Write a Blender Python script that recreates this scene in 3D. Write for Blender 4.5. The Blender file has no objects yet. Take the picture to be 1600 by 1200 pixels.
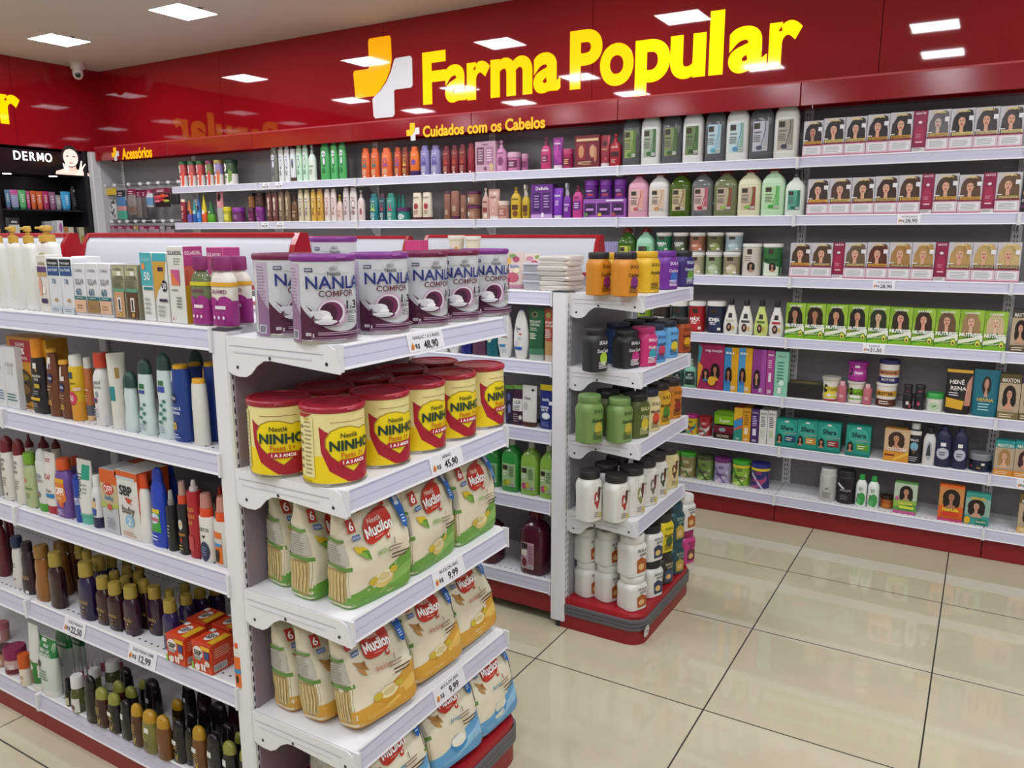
import bpy, bmesh, math, random
from math import sin, cos, pi, sqrt, radians
from mathutils import Vector, Matrix
from mathutils.geometry import tessellate_polygon

# ------------------------------------------------------------------ camera
S = bpy.context.scene
COL = S.collection
CAM = Vector((1.239, -2.235, 1.465))
FPX = 1241.4                                   # focal length in pixels of the 1600 x 1200 frame
yaw, pit, rol = radians(30.792), radians(10.782), radians(-0.118)
DIR = Vector((-sin(yaw)*cos(pit), cos(yaw)*cos(pit), -sin(pit)))
_r = Vector((cos(yaw), sin(yaw), 0)); _u = _r.cross(DIR)
RGT = _r*cos(rol) + _u*sin(rol); UPV = _u*cos(rol) - _r*sin(rol)
cd = bpy.data.cameras.new('camera'); cam = bpy.data.objects.new('camera', cd); COL.objects.link(cam)
cd.sensor_width = 36; cd.lens = FPX/1600*36; cd.clip_start = .05
cam.matrix_world = Matrix(((RGT.x, UPV.x, -DIR.x, CAM.x), (RGT.y, UPV.y, -DIR.y, CAM.y), (RGT.z, UPV.z, -DIR.z, CAM.z), (0, 0, 0, 1)))
S.camera = cam

# ------------------------------------------------------------------ light and exposure
wd = bpy.data.worlds.new('world'); S.world = wd; wd.use_nodes = True
wd.node_tree.nodes['Background'].inputs[0].default_value = (.9, .92, 1, 1)
wd.node_tree.nodes['Background'].inputs[1].default_value = .03
S.view_settings.view_transform = 'Standard'; S.view_settings.look = 'None'
S.view_settings.gamma = 1; S.view_settings.use_curve_mapping = False
S.view_settings.exposure = 0.25
LAMP = 34.0                                    # strength of the ceiling panels
CEIL = 2.77
LAMPS = [(-4.38, 1.15), (-3.05, 1.13), (-1.85, 1.10), (-.53, 1.10), (.79, .05), (2.1, 1.1), (2.1, .05), (-4.4, -.2), (-3.1, -.22), (-1.92, -.3),
         (-.47, -.68), (.79, -.88), (2.1, -1.0), (-4.25, -1.1), (-3.04, -1.2), (-1.85, -1.3), (-.5, -1.9), (.79, -2.1), (2.1, -2.2), (3.3, .3), (3.3, -1.6),
         (-4.3, -2.4), (-3.0, -2.5), (-1.85, -2.6), (-.5, -3.1), (.79, -3.3), (2.1, -3.4), (-3.0, -3.8), (-.6, -4.3), (1.6, -4.5)]

# ------------------------------------------------------------------ materials
def lin(c):
    c = c.lstrip('#')
    if len(c) == 3: c = ''.join(a*2 for a in c)
    v = [int(c[i:i+2], 16)/255 for i in (0, 2, 4)]
    return tuple(x/12.92 if x <= .04045 else ((x+.055)/1.055)**2.4 for x in v) + (1,)
_mats = {}
def mat(c, rough=.42, metal=0., trans=0., emit=0., coat=0., name=None):
    key = (c, rough, metal, trans, emit, coat)
    if key in _mats: return _mats[key]
    m = bpy.data.materials.new(name or 'paint_'+c.strip('#')); m.use_nodes = True
    b = m.node_tree.nodes['Principled BSDF']
    b.inputs['Base Color'].default_value = lin(c); b.inputs['Roughness'].default_value = rough
    b.inputs['Metallic'].default_value = metal; b.inputs['Transmission Weight'].default_value = trans
    b.inputs['Coat Weight'].default_value = coat; b.inputs['Coat Roughness'].default_value = .04
    if emit:
        b.inputs['Emission Color'].default_value = lin(c); b.inputs['Emission Strength'].default_value = emit
    _mats[key] = m
    return m
def M(c):
    """a colour string: '#hex' plus an optional finish letter: g gloss, m metal, c clear, e glowing, f film, t matt."""
    if not isinstance(c, str): return c
    k = c[-1] if c[-1] in 'gmczft' and (len(c) in (5, 8)) else ''
    h = c[:-1] if k else c
    if k == 'g': return mat(h, .16)
    if k == 'm': return mat(h, .3, .75)
    if k == 'c': return mat(h, .12, 0, .45)
    if k == 'z': return mat(h, .5, 0, 0, 1.0)
    if k == 'f': return mat(h, .24)
    if k == 't': return mat(h, .7)
    return mat(h)
def nodes_mat(name):
    m = bpy.data.materials.new(name); m.use_nodes = True
    return m, m.node_tree, m.node_tree.nodes['Principled BSDF']

# ------------------------------------------------------------------ mesh builder
class MB:
    def __init__(s): s.v = []; s.f = []; s.m = []; s.mats = []
    def mi(s, c):
        m = M(c)
        if m not in s.mats: s.mats.append(m)
        return s.mats.index(m)
    def add(s, vs, fs, c):
        o = len(s.v); s.v += [tuple(p) for p in vs]; i = s.mi(c)
        for f in fs: s.f.append([o+j for j in f]); s.m.append(i)
        return s
    def box(s, a, b, c, bev=0):
        (x0, y0, z0), (x1, y1, z1) = a, b
        if x0 > x1: x0, x1 = x1, x0
        if y0 > y1: y0, y1 = y1, y0
        if z0 > z1: z0, z1 = z1, z0
        if not bev:
            return s.add([(x0,y0,z0),(x1,y0,z0),(x1,y1,z0),(x0,y1,z0),(x0,y0,z1),(x1,y0,z1),(x1,y1,z1),(x0,y1,z1)],
                         [(0,3,2,1),(4,5,6,7),(0,1,5,4),(1,2,6,5),(2,3,7,6),(3,0,4,7)], c)
        e = min(bev, (x1-x0)/2.1, (y1-y0)/2.1, (z1-z0)/2.1)
        def ring(d, z): return [(x0+d,y0+e,z),(x0+e,y0+d,z),(x1-e,y0+d,z),(x1-d,y0+e,z),(x1-d,y1-e,z),(x1-e,y1-d,z),(x0+e,y1-d,z),(x0+d,y1-e,z)]
        R = [ring(e, z0), ring(0, z0+e), ring(0, z1-e), ring(e, z1)]
        return s.rings(R, c)
    def rings(s, R, c, cap0=True, cap1=True, closed=False):
        n = len(R[0]); vs = [p for r in R for p in r]; fs = []
        for i in range(len(R)-1):
            for j in range(n): fs.append((i*n+j, i*n+(j+1) % n, (i+1)*n+(j+1) % n, (i+1)*n+j))
        if cap0: fs.append(tuple(range(n-1, -1, -1)))
        if cap1: fs.append(tuple((len(R)-1)*n+j for j in range(n)))
        return s.add(vs, fs, c)
    def loft(s, sec, c, n=20, o=(0, 0, 0)):
        """sec rows: z, rx, ry, p, dx, dy   (superellipse rings)"""
        R = []
        for q in sec:
            z, rx, ry = q[:3]; p = q[3] if len(q) > 3 else 2; dx = q[4] if len(q) > 4 else 0; dy = q[5] if len(q) > 5 else 0
            R.append([(o[0]+dx+x*rx, o[1]+dy+y*ry, o[2]+z) for x, y in sup(n, p)])
        return s.rings(R, c)
    def tube(s, pts, r, c, n=6):
        R = []; pts = [Vector(p) for p in pts]
        for i, p in enumerate(pts):
            t = (pts[min(i+1, len(pts)-1)]-pts[max(i-1, 0)]).normalized()
            a = Vector((0, 0, 1)) if abs(t.z) < .9 else Vector((1, 0, 0))
            e = t.cross(a).normalized(); g = e.cross(t)
            R.append([tuple(p+e*(r*cos(2*pi*j/n))+g*(r*sin(2*pi*j/n))) for j in range(n)])
        return s.rings(R, c)
    def prism(s, poly, y0, y1, c, ax='y'):
        """a 2-D outline pushed through a thickness; ax names the thickness axis"""
        def P(a, b, t): return {'y': (a, t, b), 'x': (t, a, b), 'z': (a, b, t)}[ax]
        n = len(poly); vs = [P(a, b, y0) for a, b in poly]+[P(a, b, y1) for a, b in poly]
        fs = [(i, (i+1) % n, n+(i+1) % n, n+i) for i in range(n)]
        t = tessellate_polygon([[Vector((a, b, 0)) for a, b in poly]])
        fs += [tuple(q) for q in t]+[tuple(n+j for j in reversed(q)) for q in t]
        return s.add(vs, fs, c)
    def build(s, name, parent=None, flat=False, angle=.7, loc=None):
        me = bpy.data.meshes.new(name); me.from_pydata(s.v, [], s.f)
        for m in s.mats: me.materials.append(m)
        me.polygons.foreach_set('material_index', s.m)
        if not flat:
            me.polygons.foreach_set('use_smooth', [True]*len(me.polygons)); me.set_sharp_from_angle(angle=angle)
        me.update()
        o = bpy.data.objects.new(name, me); COL.objects.link(o)
        if parent: o.parent = parent
        if loc: o.location = loc
        return o
_sup = {}
def sup(n, p):
    if (n, p) not in _sup:
        L = []
        for j in range(n):
            a = 2*pi*(j+.5)/n; x, y = cos(a), sin(a)
            L.append((math.copysign(abs(x)**(2/p), x), math.copysign(abs(y)**(2/p), y)))
        _sup[n, p] = L
    return _sup[n, p]

# ---------------------------------------------------------------- lettering: outlines of the built-in font as flat triangles
_txt = {}
_fc = bpy.data.curves.new('glyphs', 'FONT'); _fo = bpy.data.objects.new('glyphs', _fc); COL.objects.link(_fo)
_fc.fill_mode = 'FRONT'
def glyphs(t, bold=.02, res=3):
    """(verts, tris) of a line of text, baseline at 0, cap height about .7"""
    if (t, bold) not in _txt:
        def raw(q, off):
            _fc.resolution_u = res; _fc.body = q; _fc.offset = off
            me = _fo.to_mesh(); me.calc_loop_triangles()
            r = [(p.co.x, p.co.y) for p in me.vertices], [tuple(q_.vertices) for q_ in me.loop_triangles]
            _fo.to_mesh_clear(); return r
        if 'M' in t and bold:                        # the font's M folds over itself when fattened: draw that letter
            v, f = [], []
            for i, ch in enumerate(t):
                if ch == ' ': continue
                end = max(p[0] for p in raw(t[:i+1], 0)[0]); own = raw(ch, 0)[0]; e1 = max(p[0] for p in own); e0_ = min(p[0] for p in own); hh = max(p[1] for p in own)
                if ch == 'M':
                    gv, gf = poly2([(0, 0), (0, 1), (.24, 1), (.5, .45), (.76, 1), (1, 1), (1, 0), (.78, 0), (.78, .62), (.57, .16), (.43, .16), (.22, .62), (.22, 0)]); gv = [(e0_-bold+x*(e1-e0_+2*bold), y*hh) for x, y in gv]
                else: gv, gf = raw(ch, bold)
                n = len(v); v += [(x+end-e1, y) for x, y in gv]; f += [tuple(j+n for j in q_) for q_ in gf]
        else: v, f = raw(t, bold)
        if v:
            x0 = min(p[0] for p in v); x1 = max(p[0] for p in v); y0 = min(p[1] for p in v); y1 = max(p[1] for p in v)
        else: x0 = x1 = y0 = y1 = 0
        _txt[t, bold] = (v, f, x0, x1, y0, y1)
    return _txt[t, bold]
def poly2(pts):
    t = tessellate_polygon([[Vector((a, b, 0)) for a, b in pts]])
    return list(pts), [tuple(q) for q in t]
def split2(v, f, lim, limy=9):
    """cut triangles that are larger than lim across (limy up) so that they can bend round a body"""
    v = list(v); out = []; st = list(f); mid = {}
    while st:
        a, b, c = st.pop()
        e = max((max(abs(v[i][0]-v[j][0])/lim, abs(v[i][1]-v[j][1])/limy), i, j, k) for i, j, k in ((a, b, c), (b, c, a), (c, a, b)))
        if e[0] <= 1 or len(v) > 9000: out.append((a, b, c)); continue
        _, i, j, k = e; q = (min(i, j), max(i, j))
        if q not in mid: v.append(((v[i][0]+v[j][0])/2, (v[i][1]+v[j][1])/2)); mid[q] = len(v)-1
        st += [(i, mid[q], k), (mid[q], j, k)]
    return v, out
def ell(cx, cy, rx, ry, n=16, a0=0, a1=2*pi):
    return [(cx+rx*cos(a0+(a1-a0)*i/n), cy+ry*sin(a0+(a1-a0)*i/n)) for i in range(n)]
def decor(mb, dec, surf, w, h, lim=.3, e0=.0004, limy=9):
    """print on a face: u -1..1 across, v 0..1 up; surf(u, v, push) gives the point"""
    for k, q in enumerate(dec):
        t = q[0]; tri = []
        if t == 'r' and q[1] == -1 and q[3] == 1 and hasattr(surf, 'ring'):      # a full-width band runs right round the body
            vs = [max(.002, q[2])]+[c for c in surf.cuts if q[2]+.004 < c < q[4]-.004]+[min(.998, q[4])]
            mb.rings([surf.ring(v, e0*(k+1)) for v in vs], q[5], False, False); continue
        if t == 'r': _, x0, y0, x1, y1, c = q; tri = [poly2([(x0, y0), (x1, y0), (x1, y1), (x0, y1)])]
        elif t == 'e': _, cx, cy, rx, ry, c = q[:6]; tri = [poly2(ell(cx, cy, rx, ry))]
        elif t == 'p': _, pts, c = q; tri = [poly2(pts)]
        elif t == 'l':                                                  # small print: n thin lines in a box
            _, x0, y0, x1, y1, n, c = q; hh = (y1-y0)/n; rg = random.Random(int(1000*(x0+y1)+n))
            tri = [poly2([(x0, y0+i*hh+.25*hh), (x0+(x1-x0)*(rg.uniform(.7, 1)), y0+i*hh+.25*hh), (x0+(x1-x0)*rg.uniform(.7, 1), y0+i*hh+.65*hh), (x0, y0+i*hh+.65*hh)]) for i in range(n)]
        elif t == 'b':                                                  # barcode
            _, x0, y0, x1, y1, c = q; rg = random.Random(7)
            n = 11; ww = (x1-x0)/n
            tri = [poly2([(x0+i*ww, y0), (x0+i*ww+ww*rg.uniform(.3, .7), y0), (x0+i*ww+ww*.5, y1), (x0+i*ww, y1)]) for i in range(n)]
        elif t in 'tTs':
            _, tx, cx, cy, hv, c = q[:6]; mw = q[6] if len(q) > 6 else 1.8; ang = q[7] if len(q) > 7 else 0
            v, f, gx0, gx1, gy0, gy1 = glyphs(tx, .035 if t == 'T' else .015)
            if not f: continue
            sy = hv/.72; sx = sy*h/(w/2)                                # natural proportions
            if (gx1-gx0)*sx > mw: sx = mw/(gx1-gx0)
            if t == 's': sx = mw/(gx1-gx0)
            gm = (gx0+gx1)/2; ca, sa = cos(ang), sin(ang); asp = h/(w/2)
            tri = [([(cx+((a-gm)*sx*ca-(b-.36)*sy*asp*sa), cy+((a-gm)*sx*sa/asp+(b-.36)*sy*ca)) for a, b in v], f)]
        for v, f in tri:
            v, f = split2(v, f, lim, limy)
            mb.add([surf(a, b, e0*(k+1)) for a, b in v], f, c)
    return mb

# ------------------------------------------------------------------ scene bookkeeping
def tag(o, label=None, cat=None, group=None, kind=None):
    if label: o['label'] = label
    if cat: o['category'] = cat
    if group: o['group'] = group
    if kind: o['kind'] = kind
    return o
def empty(name, loc=(0, 0, 0), rz=0):
    o = bpy.data.objects.new(name, None); COL.objects.link(o); o.location = loc; o.rotation_euler = (0, 0, rz); o.empty_display_size = .05
    return o
def copy_tree(o, parent=None):
    c = o.copy(); COL.objects.link(c)
    if parent: c.parent = parent
    for ch in list(o.children): copy_tree(ch, c)
    return c
def hit(px, py, ax, val):
    """the point of the plane (axis ax = val) seen at a spot of the photograph"""
    v = DIR+RGT*((px-800)/FPX)-UPV*((py-600)/FPX)
    return CAM+v*((val-CAM[ax])/v[ax])
def along(px, P0, D):
    """parameter t of the line P0 + t D that falls in picture column px"""
    k = (px-800)/FPX; q = P0-CAM
    return (k*q.dot(DIR)-q.dot(RGT))/(D.dot(RGT)-k*D.dot(DIR))
def height_at(py, x, y):
    k = (600-py)/FPX; q = Vector((x, y, 0))-CAM
    return (k*q.dot(DIR)-q.dot(UPV))/(UPV.z-k*DIR.z)
def azim(px, py):
    v = DIR+RGT*((px-800)/FPX)-UPV*((py-600)/FPX)
    return math.atan2(v.x, v.y)
def row_of(P):
    q = Vector(P)-CAM
    return 600-FPX*q.dot(UPV)/q.dot(DIR)

# ================================================================== the setting
RED = '#a5101fg'; WHITE = '#e4e4e6'; RAIL = '#c4c4d6'; GREY = '#8b898c'
def struct(name, mb, **k):
    o = mb.build(name, flat=True); o['kind'] = 'structure'; return o
XL, XR, YB, YF = -5.55, 4.4, 2.1, -5.6
m, nt, bs = nodes_mat('polished_tile')
g = nt.nodes.new('ShaderNodeNewGeometry'); sep = nt.nodes.new('ShaderNodeSeparateXYZ'); nt.links.new(g.outputs['Position'], sep.inputs[0])
def mth(op, a, b=None):
    n = nt.nodes.new('ShaderNodeMath'); n.operation = op
    for i, q in enumerate((a, b)):
        if q is None: continue
        if isinstance(q, (int, float)): n.inputs[i].default_value = q
        else: nt.links.new(q, n.inputs[i])
    return n.outputs[0]
ds = []
for ax in 'XY':
    f = mth('FRACT', mth('DIVIDE', mth('ADD', sep.outputs[ax], 60.0), .6))
    ds.append(mth('MULTIPLY', mth('MINIMUM', f, mth('SUBTRACT', 1.0, f)), .6))
gr = mth('LESS_THAN', mth('MINIMUM', *ds), .0024)
nz = nt.nodes.new('ShaderNodeTexNoise'); nz.inputs['Scale'].default_value = 2.2; nz.inputs['Detail'].default_value = 5; nt.links.new(g.outputs['Position'], nz.inputs['Vector'])
cr = nt.nodes.new('ShaderNodeValToRGB'); nt.links.new(nz.outputs['Fac'], cr.inputs[0])
cr.color_ramp.elements[0].position = .3; cr.color_ramp.elements[0].color = lin('#beb69a'); cr.color_ramp.elements[1].position = .7; cr.color_ramp.elements[1].color = lin('#cac3a8')
mx = nt.nodes.new('ShaderNodeMix'); mx.data_type = 'RGBA'; nt.links.new(gr, mx.inputs[0]); nt.links.new(cr.outputs[0], mx.inputs[6]); mx.inputs[7].default_value = lin('#2e2a25')
nt.links.new(mx.outputs[2], bs.inputs['Base Color'])
n2 = nt.nodes.new('ShaderNodeTexNoise'); n2.inputs['Scale'].default_value = 5; nt.links.new(g.outputs['Position'], n2.inputs['Vector'])
nt.links.new(mth('ADD', mth('MULTIPLY', n2.outputs['Fac'], .04), mth('ADD', .02, mth('MULTIPLY', gr, .5))), bs.inputs['Roughness'])
bs.inputs['Specular IOR Level'].default_value = .75
struct('floor', MB().add([(XL, YF, 0), (XR, YF, 0), (XR, YB, 0), (XL, YB, 0)], [(0, 1, 2, 3)], m))
m, nt, bs = nodes_mat('ceiling_paint')
nz = nt.nodes.new('ShaderNodeTexNoise'); nz.inputs['Scale'].default_value = 60
bp = nt.nodes.new('ShaderNodeBump'); bp.inputs['Strength'].default_value = .04; nt.links.new(nz.outputs['Fac'], bp.inputs['Height']); nt.links.new(bp.outputs[0], bs.inputs['Normal'])
bs.inputs['Base Color'].default_value = lin('#c9bfb8'); bs.inputs['Roughness'].default_value = .8
struct('ceiling', MB().add([(XL, YF, CEIL), (XR, YF, CEIL), (XR, YB, CEIL), (XL, YB, CEIL)], [(3, 2, 1, 0)], m))
wall = '#cfccc8t'
struct('wall_back', MB().box((XL, YB, 0), (XR, YB+.1, CEIL), wall))
struct('wall_left', MB().box((XL-.1, YF, 0), (XL, YB, CEIL), wall))
struct('wall_right', MB().box((XR, YF, 0), (XR+.1, YB, CEIL), wall))
struct('wall_front', MB().box((XL, YF-.1, 0), (XR, YF, CEIL), wall))
# red gloss cladding above the shelving: mirror-like sheets with thin joints
m, nt, bs = nodes_mat('red_gloss_sheet')
bs.inputs['Base Color'].default_value = lin('#94101c'); bs.inputs['Roughness'].default_value = .03; bs.inputs['Specular IOR Level'].default_value = .55
SHEET = m
t = MB()
for a, b in ((-5.2, -3.745), (-3.742, -2.2), (-2.197, -.74), (-.737, .712), (.715, 2.2), (2.203, XR)): t.box((a, 1.95, 2.05), (b, YB, CEIL), SHEET)
struct('trim_1', t)
t = MB()
for a, b in ((-5.5, -3.2), (-3.197, -1.7), (-1.697, -.2), (-.197, 1.235), (1.238, 1.95)): t.box((XL, a, 2.125), (-5.2, b, CEIL), SHEET)
struct('trim_2', t)
struct('trim_3', MB().box((XR-.3, -2, 2.15), (XR, 1.95, CEIL), SHEET))

# ------------------------------------------------------------------ ceiling lights and the camera dome
def lamp(i, x, y):
    r = empty('ceiling_light', (x, y, CEIL))
    fr = MB()
    for a, b in (((-.145, -.145), (.145, -.137)), ((-.145, .137), (.145, .145)), ((-.145, -.137), (-.137, .137)), ((.137, -.137), (.145, .137))):
        fr.box((a[0], a[1], -.006), (b[0], b[1], 0), '#e8e8e8')
    for sx in (-1, 1): fr.box((sx*.145, -.012, -.004), (sx*.165, .012, 0), '#555')
    fr.build('frame', r)
    MB().add([(-.137, -.137, -.004), (.137, -.137, -.004), (.137, .137, -.004), (-.137, .137, -.004)], [(3, 2, 1, 0)], mat('#f5f8ff', .5, 0, 0, LAMP)).build('diffuser', r, flat=True)
    w = ['square recessed ceiling light above the skincare cabinet, beside the camera dome', 'square recessed ceiling light ahead of the accessories bays'][i] if i < 2 else 'square white recessed light panel set in the shop ceiling'
    tag(r, w, 'ceiling light', 'square ceiling light panels' if i > 1 else 'ceiling lights seen directly')
for i, (x, y) in enumerate(LAMPS): lamp(i, x, y)
p = hit(120, 98, 2, CEIL); r = empty('security_camera', (p.x, p.y, CEIL))
MB().loft([(0, .05, .05), (-.045, .05, .05), (-.05, .046, .046)], '#cfc8c4', 24).build('mount', r)
MB().loft([(-.045, .036, .036), (-.075, .04, .04), (-.1, .036, .036), (-.118, .024, .024), (-.125, .008, .008)], '#cfc8c4', 24).build('housing', r)
d = (CAM-p).normalized(); e = Vector((d.x, d.y, -.25)).normalized()
MB().loft([(0, .02, .02), (.006, .02, .02), (.009, .012, .012)], '#151518g', 20).build('lens', r).matrix_basis = Matrix.Translation(Vector((0, 0, -.088))+e*.031) @ e.to_track_quat('Z', 'Y').to_matrix().to_4x4()
tag(r, 'white dome security camera hanging from the ceiling in the shop corner', 'security camera')

# ------------------------------------------------------------------ shelving
def tagprint(name, price):
    return [('r', -1, 0, 1, 1, '#e3e3e8'), ('t', name, .05, .78, .2, '#55555a', 1.5), ('t', 'R$', -.52, .32, .26, '#26262a'), ('t', price, .22, .33, .44, '#26262a', 1.05), ('p', [(-.9, .2), (-.8, .55), (-.68, .35), (-.75, .15)], '#e0a020'), ('r', -.86, .2, -.78, .4, '#c0504a')]
RT, RH = .012, .046                               # the price rail leans forward
def rail(parent, x0, x1, y, z, tags=(), ends=True):
    """rail parts of a shelf: lavender strip between white edges"""
    t = MB(); c = [(y, z), (y-RT, z-RH), (y-RT+.004, z-RH-.003), (y+.006, z-.004)]
    R = [[(x, a, b) for a, b in c] for x in (x0+.004, x1-.004)]
    t.rings(R, RAIL)
    def strip(f0, f1, col, push=.0006):
        a = (y-RT*f0-push, z-RH*f0); b = (y-RT*f1-push, z-RH*f1)
        t.add([(x0+.004, *a), (x1-.004, *a), (x1-.004, *b), (x0+.004, *b)], [(0, 3, 2, 1)], col)
    strip(-.02, .09, '#f2f2f4'); strip(.93, 1.05, '#e9e9ee'); strip(.14, .17, '#9d9dbb'); strip(.55, .57, '#b3b3cd')
    if ends:
        for x in (x0, x1-.007): t.box((x, y-RT-.003, z-RH-.006), (x+.007, y+.004, z+.002), '#dcdce0')
    rl = t.build('price_rail', parent, flat=True)
    for xc, w, nm, pr in tags:
        def sf(u, v, e): f = .92-.84*v; return (xc+u*w/2, y-RT*f-.001-e, z-RH*f)
        decor(MB(), tagprint(nm, pr), sf, w, RH*.84, 9).build('price_tag', parent, flat=True)
    return rl
def shelf(parent, x0, x1, y, z, D, tags=(), holes=False, col=WHITE, bottom=False):
    t = MB(); t.box((x0+.002, y, z-.022), (x1-.002, y+D, z), col)
    if holes:
        n = int((x1-x0)/.025)
        for i in range(n):
            for yy in (.018, D-.02):
                x = x0+.0125+i*.025; t.add([(x-.0035, y+yy, z+.0004), (x+.0035, y+yy, z+.0004), (x+.0035, y+yy+.005, z+.0004), (x-.0035, y+yy+.005, z+.0004)], [(0, 1, 2, 3)], '#3a3a3e')
    o = t.build('shelf', parent, flat=True); rail(o, x0, x1, y, z, tags)
    return o
def bracket_poly(L, sgn=1):
    return [(0, 0), (L*.95, 0), (L, -.008), (L+.014, -.052), (L+.012, -.056), (L*.42, -.044), (L*.36, -.046), (L*.29, -.058), (L*.23, -.076), (L*.18, -.084), (L*.1, -.085), (.012, -.082), (0, -.075)]
def bracket(parent, x, y0, z, L, th=.003, col=WHITE):
    """side bracket: local depth runs from the post (y0+L) forward to the rail"""
    pts = [(y0+L-a, b) for a, b in bracket_poly(L)]
    t = MB().prism([(a, z+b) for a, b in pts], x, x+th, col, 'x')
    t.box((x-.0012, y0+L-.01, z-.02), (x-.0002, y0+.03, z-.019), '#a9a9ad')
    for a, b in ((L*.1, -.065), (L*.93, -.038), (L*.42, -.039)):
        t.add([(x-.0006, y0+L-a+.004*cos(q*pi/4), z+b+.004*sin(q*pi/4)) for q in range(8)], [tuple(range(8))], '#2c2c30')
    t.box((x-.0012, y0+L-.02, z-.034), (x, y0+.06, z-.031), '#cfcfd3')
    return t.build('bracket', parent, flat=True)
def post(parent, x0, x1, y0, y1, h, slots='', foot=True, name='upright'):
    t = MB().box((x0, y0, .025 if foot else 0), (x1, y1, h), WHITE, .004)
    for z in [i*.0255+.06 for i in range(int((h-.07)/.0255))]:
        if 'f' in slots:
            for xx in (.78, .93):
                a = x0+(x1-x0)*xx; zz = z+(.006 if xx > .9 else 0); t.add([(a-.0018, y0-.0005, zz), (a+.0018, y0-.0005, zz), (a+.0018, y0-.0005, zz+.014), (a-.0018, y0-.0005, zz+.014)], [(0, 1, 2, 3)], '#1c1c1f')
        if 's' in slots:
            for yy in (.25, .6):
                a = y0+(y1-y0)*yy; t.add([(x1+.0005, a-.0018, z), (x1+.0005, a+.0018, z), (x1+.0005, a+.0018, z+.014), (x1+.0005, a-.0018, z+.014)], [(0, 1, 2, 3)], '#1c1c1f')
        if 'b' in slots:
            for sx in (-.006, .006):
                a = (x0+x1)/2+sx; t.add([(a-.002, y0-.0005, z), (a+.002, y0-.0005, z), (a+.002, y0-.0005, z+.014), (a-.002, y0-.0005, z+.014)], [(0, 1, 2, 3)], '#18181b')
    if foot: t.loft([(0, .016, .016), (.02, .016, .016), (.026, .01, .01)], '#222224', 14, ((x0+x1)/2, (y0+y1)/2, 0))
    t.box((x0-.001, y0-.001, h), (x1+.001, y1+.001, h+.003), '#3c3c40')
    return t.build(name, parent, flat=True)

WX = [.405+.922*k for k in range(-6, 4)]                  # the wall's bay lines
WZ = [1.815, 1.545, 1.248, .949, .648, .39, .148]         # shelf tops on the wall
WYF, WYB = 1.83, 2.03
bayname = ['wall shelving bay of hooks holding hanging accessories, in the shop corner', 'wall shelving bay with juice-style jars and coloured spray bottles, beside the hooks',
           'wall shelving bay full of pale, green and orange shampoo bottles', 'wall shelving bay of teal, cream and dark red shampoo bottles', 'wall shelving bay with purple and pink hair treatment kits',
           'wall shelving bay of large refill jugs and stacked tubs', 'wall shelving bay of hair colour boxes, its lower shelves half empty', 'wall shelving bay past the hair colour boxes, cut by the picture edge', 'empty wall shelving bay past the last hair colour boxes']
TAGS = {(6, 1): [(.5, .095, 'EXCELLENCE', '28.90')], (6, 2): [(.42, .095, 'EXCELLENCE', '28.90')], (6, 3): [(.4, .095, 'NUTRISSE', '21,50')], (7, 5): [(.15, .09, 'MAXTON', '19,90')],
        (2, 0): [(.09, .07, 'SEDA', '11,99'), (.22, .07, 'SEDA', '11,99')], (2, 1): [(.06, .07, 'SEDA', '11,99'), (.21, .07, 'SEDA', '11,99')]}
for k in range(9):
    x0, x1 = WX[k], WX[k+1]; W = x1-x0
    r = empty('wall_shelving_unit', (x0, 0, 0)); tag(r, bayname[k], 'shelving unit', 'wall shelving bays')
    t = MB()
    for j in range(7): t.box((.004, WYB, .12+j*.28), (W-.004, WYB+.012, .12+j*.28+.2785), GREY)
    t.build('back_panel', r, flat=True)
    post(r, -.022, .022, WYB-.006, WYB+.02, 2.06, 'b', False)
    if k == 0:
        t = MB().box((-.07, 1.775, 0), (-.012, WYB+.02, 2.12), '#d0d0d2', .004); t.box((-.012, 1.84, .1), (-.006, WYB, 2.1), '#b5b5b8'); t.build('end_panel', r, flat=True)
    for j, z in enumerate(WZ):
        if k == 0 and j < 3: continue
        yf = 1.78 if j == 6 else WYF
        tg = [(a, w, n, p) for a, w, n, p in TAGS.get((k, j), [])]
        o = shelf(r, 0, W, yf, z, WYB-yf, tg, holes=(j == 6))
        if j < 6:
            for x in (.004, W-.007): MB().prism([(WYB-a, z+b) for a, b in bracket_poly(WYB-yf-.012)], x, x+.003, WHITE, 'x').build('bracket', o, flat=True)
    t = MB().box((.002, 1.80, .0), (W-.002, 1.812, .098), '#8f1220'); t.box((.002, 1.812, 0), (W-.002, 1.83, .1), '#262424'); t.build('kick_plate', r, flat=True)
    fr = empty('fascia_board', (x0, 1.80, 0))
    m = mat('#8e0f1d', .13, 0, 0, 0, .0)
    MB().box((.0015, 0, 2.045), (W-.0015, .014, 2.155), m, .002).build('board', fr, flat=True)
    MB().box((.0015, .014, 2.142), (W-.0015, .148, 2.154), m).build('return_board', fr, flat=True)
    MB().box((.0015, -.001, 2.148), (W-.0015, .001, 2.156), '#b33a40').build('edge_strip', fr, flat=True)
    tag(fr, ['glossy red fascia board with an accessories heading, in the corner', 'plain glossy red fascia board next to the accessories heading', 'plain glossy red fascia board with the big sign\'s orange glow on it', 'glossy red fascia board with the start of the hair care heading',
             'glossy red fascia board with the end of the hair care heading', 'plain glossy red fascia board above the refill jugs', 'plain glossy red fascia board above the hair colour boxes', 'plain glossy red fascia board past the hair colour boxes', 'plain glossy red fascia board at the far end of the wall'][k], 'fascia', 'red fascia boards')

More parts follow.
